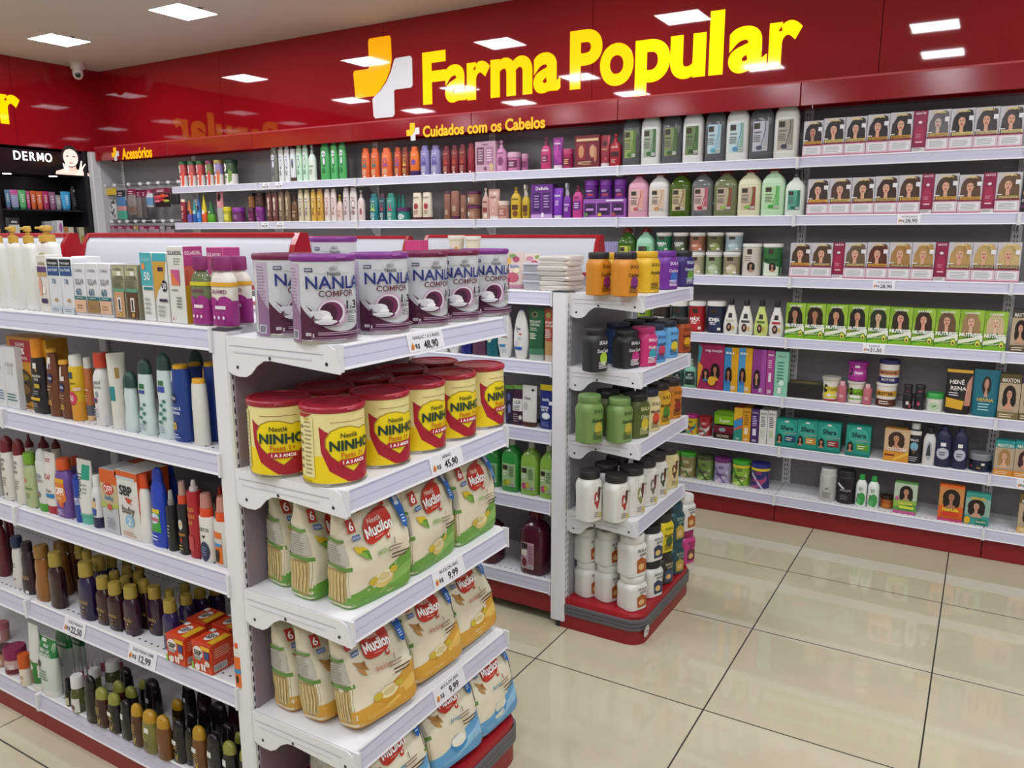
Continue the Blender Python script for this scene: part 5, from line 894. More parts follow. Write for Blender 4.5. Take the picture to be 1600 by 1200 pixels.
calp = lambda c, o=0: B(c, '#7c1a58', [('r', -1, .02, 1, .47, '#9c2a80'), ('p', ell(.45, .46, .5, .09), '#9c2a80'), ('p', ell(-.55, .45, .42, .08), '#9c2a80'), ('r', -1, .72, 1, .79, '#d8a028' if not o else '#c8c02a'), ('t', 'CALAMED', 0, .63, .07, '#7a2a5c', 1.4), ('r', -.3, .32, .6, .38, '#e8d8e0'), ('e', -.4, .17, .09, .03, '#f0d8e8'), ('e', 0, .17, .09, .03, '#f0d8e8'), ('e', .4, .17, .09, .03, '#f0d8e8')], 'rd', .2, .7, .5, p=2.8, wide=False)
put('g1', 'G', [(1090, 1205, 255, 'lotion_bottle', 'clear green and magenta lotion bottle beside the white ones', calp('#8a9a70c', 1)), (1205, 1345, 255, 'lotion_bottle', 'white and magenta lotion bottle in front', calp('#ded8cc')), (1300, 1425, 255, 'lotion_bottle', 'white and magenta lotion bottle half behind another', calp('#ded8cc'), {'b': .065}), (1195, 1300, 262, 'lotion_bottle', 'magenta-capped lotion bottle hidden behind the front ones', calp('#ded8cc'), {'b': .07})], .012)
put('g1', 'Z', [(392, 412, 477, 'retail_carton', 'small red carton lying behind the magenta bottles', X('#8a1c22', [('r', -1, .85, 1, 1, '#d8d4d0'), ('r', .3, 0, 1, .8, '#e2e0de')], .1, top=[('r', -1, 0, 1, 1, '#c8c4c2')]), {'b': .4, 'w': .13})], .02)

put('g2', 'S', [
 (-40, 22, 305, 'sunscreen_box', 'tall white carton with blue lines, cut by the edge', X('#d3d5d6', [('t', 'SOLAR', 0, .66, .06, '#9a9ca0', 1.4), ('l', -.8, .12, .8, .3, 4, '#3a6a9a')], .05)), (24, 98, 308, 'sunscreen_box', 'tall white carton with teal lines', X('#d3d5d6', [('t', 'SOLAR', 0, .72, .06, '#9a9ca0', 1.4), ('r', -.4, .55, .4, .68, '#c4c6c8'), ('l', -.8, .12, .8, .26, 3, '#2a6a6a')], .05)),
 (55, 290, 252, 'gift_kit', 'large mustard gift carton with a 70% off sticker', X('#c0851f', [('r', -.82, .66, .22, .96, '#a51e2e'), ('t', 'GANHE', -.3, .9, .05, '#f4e8e4', .85), ('T', '70%', -.3, .81, .085, '#ffffff', .85), ('t', 'DESCONTO', -.3, .715, .042, '#f4e8e4', .85), ('p', ell(-.3, .32, .5, .24, 20), '#3a2a14'), ('r', -.75, .12, .2, .38, '#33240f'), ('e', -.3, .45, .35, .05, '#7a6a1c'), ('e', -.3, .28, .35, .08, '#6a4a1c'), ('e', -.78, .38, .16, .055, '#a8202a'), ('l', -.5, .02, .2, .07, 1, '#6a3a10')], .06), {'b': .02}),
 (182, 300, 260, 'suntan_bottle', 'black tanning lotion bottle with orange cap', B('#18181a', '#dc8a16', [('r', -.3, .8, .25, .9, '#dedad2'), ('e', .2, .78, .12, .03, '#b09038'), ('t', 'Australian', .1, .68, .05, '#e0dcd0', 1.2), ('t', 'Gold', .1, .62, .05, '#e0dcd0', .7), ('r', -.25, .46, .5, .53, '#c0a020'), ('l', -.3, .34, .4, .42, 2, '#888'), ('r', -.7, .24, .5, .29, '#d8b01c'), ('l', -.4, .12, .3, .2, 2, '#999')], 'ws', .25, .52, .5, p=3)),
 (278, 372, 322, 'suntan_bottle', 'tall brown tanning spray bottle marked 15', B('#6a3a22', '#c8902a', [('r', -.6, .74, .3, .92, '#e2ded8'), ('e', -.1, .78, .1, .05, '#2a5a9a'), ('e', .15, .78, .1, .05, '#a03a2a'), ('e', .1, .6, .4, .075, '#1f2a5a'), ('t', 'NIVEA', .1, .6, .04, '#eee', .6), ('l', -.4, .4, .3, .5, 2, '#b08868'), ('t', '15', -.1, .22, .08, '#d8b030', .6)], 'tp', .05, .55, .55)),
 (352, 436, 390, 'suntan_bottle', 'shorter brown tanning spray bottle marked 30', B('#6a3a22', '#d89a28', [('r', -.7, .78, -.1, .95, '#e2ded8'), ('r', -.4, .7, .5, .78, '#d8d4cc'), ('e', 0, .58, .45, .085, '#1f2a5a'), ('t', 'NIVEA', 0, .58, .045, '#eee', .6), ('l', -.5, .36, .5, .46, 2, '#b08868'), ('t', '30', -.1, .22, .1, '#d8b030', .7)], 'tp', .07, .55, .55)),
 (416, 515, 358, 'sun_spray_can', 'yellow sunscreen spray can with white cap', B('#d8b424', '#dedcd6', [('r', -1, .0, 1, .35, '#d8962a'), ('r', -.7, .78, .4, .9, '#2a4a5a'), ('t', 'Sundown', .0, .7, .05, '#4a3a10', 1.3), ('e', 0, .42, .75, .13, '#c8385a'), ('t', '50', -.1, .42, .1, '#f0e8e4', .8), ('r', .4, .56, 1, .62, '#e0c0b0')], 'st', .17, .9, 1.)),
 (505, 562, 375, 'sun_spray_can', 'orange-brown bronzing spray with white cap', B('#b86a3c', '#dedcd8', [('r', -1, 0, 1, .1, '#d8b080'), ('r', -1, .1, 1, .3, '#5a5a68'), ('t', 'bronze', 0, .6, .05, '#f0d8c0', 1.2), ('l', -.5, .36, .5, .5, 3, '#e0b090')], 'st', .17, .9, 1.), {'b': .02}),
 (556, 672, 345, 'sun_spray_can', 'white sunscreen spray can with a red cap', B('#dcdbd8', '#c8442c', [('p', [(-.2, .92), (.8, .8), (.3, .86)], '#b02a34'), ('t', 'episol', .1, .76, .07, '#77777a', 1.2), ('t', 'derm', .2, .68, .06, '#8a8a8e', 1.), ('e', .2, .55, .18, .05, '#8a94a4'), ('r', -.6, .4, .2, .48, '#b02a34'), ('r', -.2, .41, .15, .47, '#2a4a8a'), ('l', -.6, .14, .4, .32, 4, '#9aa4b4')], 'rd', .2, .8, 1., cap='c', cap2='#d8c8c4c')),
 (655, 752, 348, 'hair_tube', 'cream-white tube with gold tip standing edge-on', T('#dad7cb', '#dcdad2', [('r', -.3, .62, .2, .78, '#a88a44'), ('r', -1, .28, -.5, .5, '#2a8a8a'), ('b', .45, .2, .8, .5, '#333')], .14, .8, .9), {'t': 1.1}),
 (735, 830, 457, 'roll_on', 'small mint deodorant with dark green cap', B('#c7d8d6', '#24463f', [], 'ws', .26, .95, .62, cap='d', wide=True), {'cat': 'deodorant'}),
 (818, 928, 380, 'deodorant_bottle', 'mint aloe lotion bottle with dark green cap', B('#c9dad8', '#24463f', [('r', -.4, .76, .4, .84, '#3a6a44'), ('r', -.5, .68, .4, .74, '#3a4a9a')]+[('e', .0+.2*(-1)**i, .5-.07*i, .22, .028, '#3f7a6a') for i in range(5)]+[('l', -.5, .08, .4, .2, 3, '#8aa0b0')], 'ws', .2, .78, .55, cap='d', wide=True)),
 (930, 1042, 346, 'deodorant_bottle', 'taller mint aloe lotion bottle with dark green cap', B('#c9dad8', '#24463f', [('r', -.4, .78, .4, .85, '#3a6a44'), ('r', -.5, .68, .5, .77, '#3a4aa0')]+[('e', .1+.2*(-1)**i, .55-.06*i, .24, .026, '#3f7a6a') for i in range(6)]+[('l', -.5, .08, .4, .2, 3, '#8aa0b0')], 'ws', .2, .78, .55, cap='d', wide=True)),
 (1026, 1150, 416, 'sun_spray_can', 'navy sun spray bottle with yellow cap marked 50', B('#1c3a86', '#dca420', [('r', -.75, .82, -.45, .96, '#e2e0dc'), ('e', -.3, .6, .32, .075, '#16204a'), ('t', 'NIVEA', -.3, .6, .04, '#e0e4f0', .5), ('t', 'protect &', -.1, .47, .05, '#d0daf0', 1.1), ('t', 'hidrata', -.1, .41, .05, '#d0daf0', .9), ('T', '50', -.35, .22, .1, '#d8b43a', .55), ('l', -.6, .05, .3, .12, 2, '#b0c0e8')], 'el', .05, .6, .62)),
 (1145, 1243, 500, 'sun_lotion', 'small white sun lotion bottle with yellow cap', B('#dad8d0', '#dca420', [('e', -.8, .5, .15, .1, '#1c2a5a'), ('l', -.95, .16, -.6, .4, 4, '#3a5a8a')], 'el', .07, .84, .62, wide=True), {'cat': 'bottle'}),
 (1118, 1232, 332, 'deodorant_bottle', 'dark green-capped bottle behind the navy sprays', B('#c3d4d2', '#24463f', [], 'ws', .2, .78, .55, cap='d', wide=True), {'b': .12}), (1124, 1220, 404, 'sun_spray_can', 'navy sun spray bottle hidden behind the small lotion', B('#1c3a86', '#dca420', [], 'el', .05, .6, .62), {'b': .085}),
 (1215, 1312, 402, 'sun_spray_can', 'navy sun spray bottle with yellow cap near the post', B('#1c3a86', '#dca420', [('r', -.75, .82, -.4, .96, '#d8a838'), ('r', -.75, .66, -.4, .8, '#e2e0dc'), ('e', -.3, .52, .3, .07, '#16204a'), ('t', 'hidrata', -.2, .38, .045, '#a8b8e0', .9)], 'el', .05, .6, .62), {'b': .04}),
 (1290, 1368, 418, 'sun_spray_box', 'navy sun care carton beside the post', X('#1f3f8e', [('e', -.5, .84, .35, .04, '#c8d0e8'), ('r', -.5, .2, 1, .65, '#141a2c'), ('T', '50', -.1, .36, .09, '#d8902a', .8)], .05), {'b': .03})], .014)

put('g3', 'H', [
 (-70, 0, 150, 'cap_bottle', 'white lotion bottle with a dark red tip, cut by the edge', B('#dbd6cc', '#6e1420', [], 'el', .27, .75, .7, cap='d'), {'cat': 'bottle'}),
 (5, 98, 152, 'cap_bottle', 'white rose-milk lotion bottle, red cap', B('#dbd6cc', '#6e1420', [('t', 'LEITE', -.1, .84, .06, '#3a2a28', 1.), ('t', 'DE', -.1, .75, .06, '#3a2a28', .5), ('t', 'ROSA', -.1, .66, .06, '#3a2a28', .9), ('l', -.5, .3, .5, .5, 4, '#8a8078'), ('r', .2, .12, .4, .17, '#555')], 'el', .24, .78, .7, cap='d'), {'cat': 'bottle'}),
 (80, 162, 168, 'cap_bottle', 'white rose-milk lotion bottle, red cap', B('#dbd6cc', '#6e1420', [('t', 'LEITE', -.1, .84, .06, '#3a2a28', 1.), ('t', 'DE', -.1, .75, .06, '#3a2a28', .5), ('t', 'ROSA', -.1, .66, .06, '#3a2a28', .9), ('l', -.5, .3, .5, .5, 4, '#8a8078')], 'el', .24, .78, .7, cap='d'), {'cat': 'bottle'}),
 (146, 208, 142, 'cap_bottle', 'dark red tipped bottle in back', B('#d4cfc6', '#6e1420', [], 'el', .26, .75, .7, cap='x'), {'b': .12, 'cat': 'bottle'}), (222, 298, 148, 'cap_bottle', 'dark red tipped bottle in back', B('#d4cfc6', '#6e1420', [], 'el', .26, .75, .7, cap='x'), {'b': .14, 'cat': 'bottle'}), (302, 362, 152, 'cap_bottle', 'dark red tipped bottle in back', B('#d4cfc6', '#6e1420', [], 'el', .26, .75, .7, cap='x'), {'b': .16, 'cat': 'bottle'}),
 (140, 226, 248, 'baby_shampoo', 'pale green baby shampoo bottle with lime cap', B('#a9b886', '#6fa02c', [('e', -.2, .62, .2, .05, '#c85a50'), ('t', 'Johnson', .1, .45, .07, '#4a7a34', 1.3), ('l', -.4, .2, .5, .34, 3, '#7a9058')], 'rd', .2, .72, .6), {'cat': 'bottle'}),
 (214, 288, 225, 'repellent_bottle', 'white and green repellent bottle with clear cap', B('#d4d6d0', '#cfd2ce', [('r', -1, 0, 1, .16, '#4a9a2c'), ('t', 'Xô', 0, .72, .1, '#5a6a90', 1.), ('t', 'INSETO', 0, .62, .06, '#7a4a70', 1.3), ('e', -.2, .34, .3, .06, '#3a7a8a'), ('e', -.2, .34, .18, .035, '#c8503c')], 'st', .2, .9, .6, cap='d', wide=True)),
 (254, 348, 248, 'cream_tube', 'white tube with red cap and red print', T('#dcd8d2', '#a81c38', [('t', 'ICAP', -.1, .55, .1, '#b02a38', 1.1), ('l', -.5, .82, .5, .9, 2, '#b02a38'), ('t', 'Post', .1, .3, .06, '#4a4a4a', .8), ('r', -.4, .16, .8, .24, '#2a7ab0')], .13)),
 (326, 436, 282, 'repellent_bottle', 'purple repellent bottle with orange cap', B('#6a4a94', '#d0521c', [('r', -.7, .72, .6, .82, '#dca01c'), ('p', [(-.75, .4), (-.75, .7), (.6, .74), (.75, .4), (0, .22)], '#d8742a'), ('T', 'OFF!', -.05, .56, .15, '#ffffff', 1.15), ('t', 'kids', -.1, .42, .07, '#f0e0b0', .8), ('e', .3, .28, .16, .05, '#c84a30'), ('l', -.6, .06, .4, .18, 3, '#c8b8dc')], 'rd', .18, .62, .55, p=3)),
 (414, 476, 272, 'repellent_bottle', 'purple repellent bottle with orange-red cap, behind', B('#5a4084', '#c84a1c', [], 'rd', .18, .62, .55, p=3), {'b': .09}),
 (430, 488, 376, 'repellent_bottle', 'narrow bright blue repellent bottle turned sideways', B('#1f3f9e', '#1a3488', [('t', 'GOLDEN', 0, .5, .4, '#e8ecf4', 1.4, 1.57)], 'st', .1, .7, .8)),
 (446, 560, 290, 'cream_tube', 'white and mint mosquito repellent tube', T('#d9d9d4', '#5ab09a', [('r', -.1, .66, .85, .92, '#2a9a80'), ('t', 'MOSKIT', -.62, .55, .22, '#3a4a4a', 2.2, 1.57), ('l', 0, .4, .7, .6, 3, '#9aa49e'), ('r', -1, .0, 1, .04, '#5ab09a')], .13)),
 (534, 612, 380, 'repellent_bottle', 'small white roll-on with navy foot and bee print', B('#dcdcda', '#e4e2de', [('r', -1, 0, 1, .26, '#1c2448'), ('e', 0, .58, .5, .1, '#d8b48a'), ('p', [(-.5, .3), (.4, .3), (.5, .46), (-.5, .5)], '#2a4a9a'), ('e', .3, .7, .16, .05, '#4a4a50')], 'rd', .2, .6, .9)),
 (590, 688, 330, 'repellent_box', 'orange and grey baby repellent carton', X('#b8bcc0', [('r', -1, .78, 1, 1, '#d05a1c'), ('p', [(-1, .78), (1, .78), (1, .42), (-.2, .38), (-1, .56)], '#c0b088'), ('p', [(-1, .5), (0, .44), (1, .5), (1, .42), (-1, .4)], '#a8b850'), ('e', -.05, .7, .65, .09, '#c8281c'), ('t', 'OFF!', -.05, .7, .11, '#f4f0ec', 1.), ('t', 'baby', 0, .57, .08, '#3a7ab0', 1.1), ('e', 0, .42, .28, .05, '#c0503c'), ('l', -.5, .08, .6, .26, 4, '#8a96a8')], .07)),
 (680, 806, 336, 'repellent_box', 'white baby repellent carton with orange side', X('#d8d6d2', [('r', -1, .88, 1, 1, '#d05a1c'), ('r', -.9, .88, .8, .92, '#b8c8d4'), ('T', 'SBP', -.1, .72, .14, '#1c1c20', 1.15), ('p', [(-.2, .62), (.5, .6), (.2, .55), (.6, .52), (0, .54)], '#c8402a'), ('t', 'baby', .05, .44, .11, '#4a3a34', 1.4), ('e', .1, .27, .4, .09, '#8ab8d4'), ('t', '2', .1, .27, .1, '#e8f0f4', .4), ('l', -.6, .04, .7, .12, 2, '#c08a78')], .09, side=[('r', -1, .4, 1, 1, '#cc561f'), ('r', -1, 0, 1, .4, '#cdb8a8'), ('T', 'SBP', 0, .82, .07, '#1c1c20', 1.), ('e', .3, .12, .6, .12, '#8a7a68')])),
 (742, 880, 300, 'repellent_box', 'orange carton lying behind the baby repellents', X('#c04a1c', [('r', -1, .85, .3, .95, '#e0c8b8')], .07), {'b': .13}),
 (796, 892, 372, 'repellent_bottle', 'plain white waisted bottle with orange cap', B('#dfdcd6', '#cf4a1c', [], 'hp', .2, .66, .6, cap='c', wide=True)),
 (872, 984, 334, 'repellent_bottle', 'royal blue repellent bottle in front', B('#1c3fb4', '#1a3aa8', [('r', -.75, .52, .5, .58, '#d8c02a'), ('p', [(-.8, .24), (-.8, .52), (.5, .52), (.6, .24)], '#3f9a3a'), ('e', -.15, .44, .6, .08, '#c8d4e8'), ('t', 'Repelex', -.15, .44, .08, '#c0282c', 1.2), ('l', -.6, .1, .4, .2, 2, '#c0d0f0')], 'hp', .17, .6, .55, cap='d', wide=True)),
 (958, 1042, 320, 'repellent_bottle', 'royal blue repellent bottle behind the front one', B('#1a3aa4', '#1a3aa8', [], 'hp', .17, .6, .55, cap='d', wide=True), {'b': .1}),
 (968, 1036, 470, 'spray_bottle', 'small black spray bottle with clear cap', B('#1d1c1e', '#8a8a8c', [('l', -.6, .3, .3, .6, 4, '#9a9a9a')], 'st', .24, .55, .9, cap='s', cap2='#c8cac8c')), (1034, 1106, 416, 'spray_bottle', 'black parrot-print spray bottle with orange-red cap', B('#1c1b1c', '#d0482a', [('e', 0, .6, .5, .1, '#c8ccc8'), ('p', [(-.2, .6), (.5, .58), (.2, .66)], '#d8a820'), ('t', 'repelente', .1, .42, .07, '#d88a2a', 1.3), ('e', .1, .3, .2, .05, '#b8282c'), ('l', -.5, .1, .4, .22, 2, '#b0a030')], 'st', .3, .8, .9, cap='s', cap2='#e0c0b4c')),
 (1094, 1180, 408, 'spray_bottle', 'red tall spray bottle with clear cap', B('#a81c2a', '#d8d0cc', [('t', 'MOSQUITO', 0, .74, .06, '#d89a4a', 1.3), ('t', 'CITRONELA', 0, .64, .06, '#d89a4a', 1.4), ('t', 'ANTE', 0, .54, .06, '#d89a4a', .8), ('r', -.6, .12, .4, .34, '#b8404c')], 'st', .14, .6, .9, cap='s')),
 (1160, 1254, 486, 'spray_bottle', 'white insect spray bottle with orange cap', B('#dddad4', '#d8451f', [('t', 'INSETOS', -.05, .72, .08, '#2a2a2c', 1.5), ('p', [(-.3, .58), (.3, .6), (0, .52)], '#2a2a3c'), ('e', .05, .24, .65, .22, '#1f2a4c'), ('l', -.3, .14, .4, .36, 4, '#7a88b0')], 'st', .33, .85, .62, cap='s', cap2='#e4a898c')), (1246, 1362, 504, 'spray_bottle', 'white spray bottle with orange label and orange cap', B('#d5d2cc', '#e0521f', [('r', -.95, .06, .3, .76, '#dc6a1e'), ('r', -.95, .5, .3, .62, '#c8c4c0'), ('r', -.95, .44, .2, .51, '#2a8ac0'), ('e', -.45, .28, .12, .1, '#1c1a1c'), ('e', -.15, .28, .12, .1, '#1c1a1c'), ('r', -.5, .1, -.1, .24, '#1c1a1c')], 'st', .34, .7, .62, cap='s', cap2='#ecb09cc')),
 (1256, 1320, 446, 'spray_bottle', 'red spray bottle half hidden behind the white sprays', B('#a81c2a', '#c83a2a', [], 'st', .22, .7, .9, cap='s'), {'b': .07}), (1300, 1345, 452, 'spray_bottle', 'red spray bottle against the post', B('#b0242c', '#c83a2a', [], 'st', .22, .7, .9, cap='s'), {'b': .05})], .013)

def oil(c, cap='#a08a3a', lab=True): return B(c, cap, [('t', 'PAIXÃO', .0, .42, .08, '#b89a5a', 1.3), ('e', .05, .3, .1, .03, '#b89a5a'), ('l', -.3, .12, .3, .24, 2, '#8a7448')] if lab else [], 'rd', .24, .68, .62, p=2.8, cap='c')
PU, WI, AM = '#2b1a44g', '#30151ag', '#8a5a2cg'
put('g4', 'U', [(l, r, t, 'body_oil_bottle', w, k, {'y': y}) for l, r, t, y, w, k in (
 (-30, 32, 60, 345, 'deep red bottle, cut by the edge', B('#5c1020', '#4a0c1a', [], 'rd', .2, .5)), (26, 66, 60, 325, 'deep red bottle behind the white navy-capped one', B('#5c1020', '#4a0c1a', [], 'st', .1, .5)),
 (50, 116, 165, 400, 'white lotion bottle with navy cap', B('#d2cfca', '#1f2a4a', [('t', 'pu', -.1, .25, .07, '#444', .6), ('l', -.5, .5, .2, .62, 2, '#777')], 'hp', .2, .6, .6)), (92, 166, 190, 425, 'dark plum bottle with a white price sticker', B('#2a1420', '#231018', [('t', 'PAIXÃO', 0, .4, .08, '#b09060', 1.3), ('r', 0, .03, .5, .1, '#e4e0dc')], 'hp', .18, .5, .6)),
 (150, 236, 206, 455, 'amber gold body oil bottle', B('#8d5a22g', '#8a6428', [], 'hp', .2, .6, .62)), (218, 292, 236, 488, 'dark wine body oil bottle with gold cap, standing alone', oil(WI, '#a08a3a', False)),
 (240, 318, 188, 430, 'amber gold body oil bottle', B('#7a4c1eg', '#7a5824', [], 'hp', .2, .6, .62)), (300, 345, 192, 410, 'amber gold body oil bottle', B('#6a401cg', '#7a5824', [], 'hp', .2, .6, .62)), (338, 385, 205, 440, 'dark wine body oil bottle with gold cap', oil(WI)),
 (350, 432, 278, 540, 'purple body oil bottle with gold cap, front of its column', oil(PU)), (370, 424, 228, 470, 'purple body oil bottle with gold cap', oil(PU)), (412, 486, 255, 500, 'purple body oil bottle with gold cap', oil(PU)), (474, 534, 246, 470, 'purple body oil bottle with gold cap', oil(PU)),
 (430, 500, 345, 562, 'wine-red body oil bottle with gold cap', oil('#36161cg')), (482, 556, 370, 587, 'wine-red body oil bottle with gold cap', oil('#301418g')), (551, 627, 385, 608, 'plum body oil bottle with gold cap', oil('#341a2cg')), (618, 680, 360, 580, 'wine-red body oil bottle with gold cap', oil('#301418g')), (660, 732, 387, 608, 'plum body oil bottle with gold cap', oil('#321a30g')),
 (489, 545, 323, 530, 'wine-red body oil bottle with gold cap', oil(WI)), (537, 592, 346, 545, 'wine-red body oil bottle with gold cap', oil(WI)), (545, 600, 302, 495, 'wine-red body oil bottle with gold cap', oil(WI)), (594, 650, 326, 520, 'wine-red body oil bottle with gold cap', oil(WI)), (602, 655, 290, 470, 'purple body oil bottle with gold cap', oil(PU)), (545, 598, 262, 440, 'purple body oil bottle with gold cap', oil(PU)),
 (728, 800, 446, 678, 'violet body oil bottle beside the orange cartons', oil('#2c2050g')), (733, 787, 405, 590, 'violet body oil bottle with gold cap', oil('#2a1c48g')), (803, 871, 425, 600, 'violet body oil bottle with gold cap', oil('#2a1c48g')), (803, 857, 377, 545, 'violet body oil bottle with gold cap', oil('#241a40g')), (862, 930, 400, 560, 'violet body oil bottle with gold cap', oil('#2a1c48g')), (930, 1002, 388, 530, 'violet body oil bottle with gold cap', oil('#261a44g')))], .02)
def sbp(): return [('r', -1, .82, 1, 1, '#c8361a'), ('e', -.35, .64, .52, .22, '#e8e0dc'), ('T', 'SBP', -.35, .64, .17, '#141416', .9), ('r', .0, .78, .95, .92, '#e0b020'), ('r', .35, .5, .85, .76, '#2a3a78'), ('r', -.7, .4, 0, .52, '#9a9a98'), ('e', -.45, .15, .28, .11, '#e8e4e0'), ('r', .0, .1, .2, .32, '#e8e4e0'), ('r', .28, .1, .48, .32, '#e8e4e0'), ('e', .7, .38, .28, .1, '#cfc8b8'), ('p', [(-.6, .35), (-.1, .22), (0, .35), (-.1, .26)], '#f0e8e0'), ('r', -.95, .06, -.75, .3, '#7ac03a')]
sbt = [('e', -.1, .5, .4, .3, '#e0d8d4'), ('t', 'SBP', -.1, .5, .3, '#1a1a1c', .7), ('r', .4, .1, 1, .9, '#d8a820'), ('r', -.9, .7, -.5, .9, '#e4e0dc')]
sbs = [('l', -.7, .5, .7, .85, 5, '#e8b090'), ('r', -.8, .08, .3, .3, '#e8e4e0'), ('b', -.75, .1, .25, .28, '#222')]
put('g4', 'U', [(784, 893, 585, 'repellent_carton', 'orange insecticide carton in front, nearer the oils', X('#d2411c', sbp(), .07, sbs, (), sbt), {'y': 738, 'w': .068, 'cat': 'box'}), (898, 1010, 615, 'repellent_carton', 'orange insecticide carton in front, nearer the post', X('#d2411c', sbp(), .07, sbs, (), sbt), {'y': 775, 'w': .068, 'cat': 'box'}),
 (872, 985, 520, 'repellent_carton', 'orange insecticide carton behind, nearer the oils', X('#c93d1a', sbp(), .07, sbs, (), sbt), {'y': 672, 'w': .068, 'cat': 'box'}), (985, 1090, 545, 'repellent_carton', 'orange insecticide carton behind, nearer the post', X('#c93d1a', sbp(), .07, sbs, (), sbt), {'y': 700, 'w': .066, 'cat': 'box'}),
 (1046, 1090, 598, 'spray_bottle', 'orange-labelled spray bottle against the post', B('#d5d2cc', '#e0521f', [('r', -.95, .06, .9, .8, '#dc6a1e'), ('r', -.95, .4, .9, .5, '#2a8ac0'), ('e', 0, .26, .3, .1, '#1c1a1c')], 'st', .25, .7, .62, cap='s'), {'y': 852})], .02)
def cap_dome(c, cap, dec=()): return B(c, cap, dec, 'el', .26, .86, .62, cap='d', wide=True)
Y1 = [('p', [(-.1, .1), (.05, .1), (.3, .36), (.15, .3)], '#c8b040'), ('p', [(.0, .1), (.1, .1), (-.1, .3), (-.25, .34)], '#c8b040'), ('l', -.4, .45, .4, .75, 5, '#a89450')]
Y2 = Y1[:3]; ST2 = Y2+[('r', -.6, .6, .1, .74, '#e2e0dc')]; GRN = '#8a8a3cg'; GLD = '#b0861cg'; BRN = '#38180fg'; BLK = '#191514g'
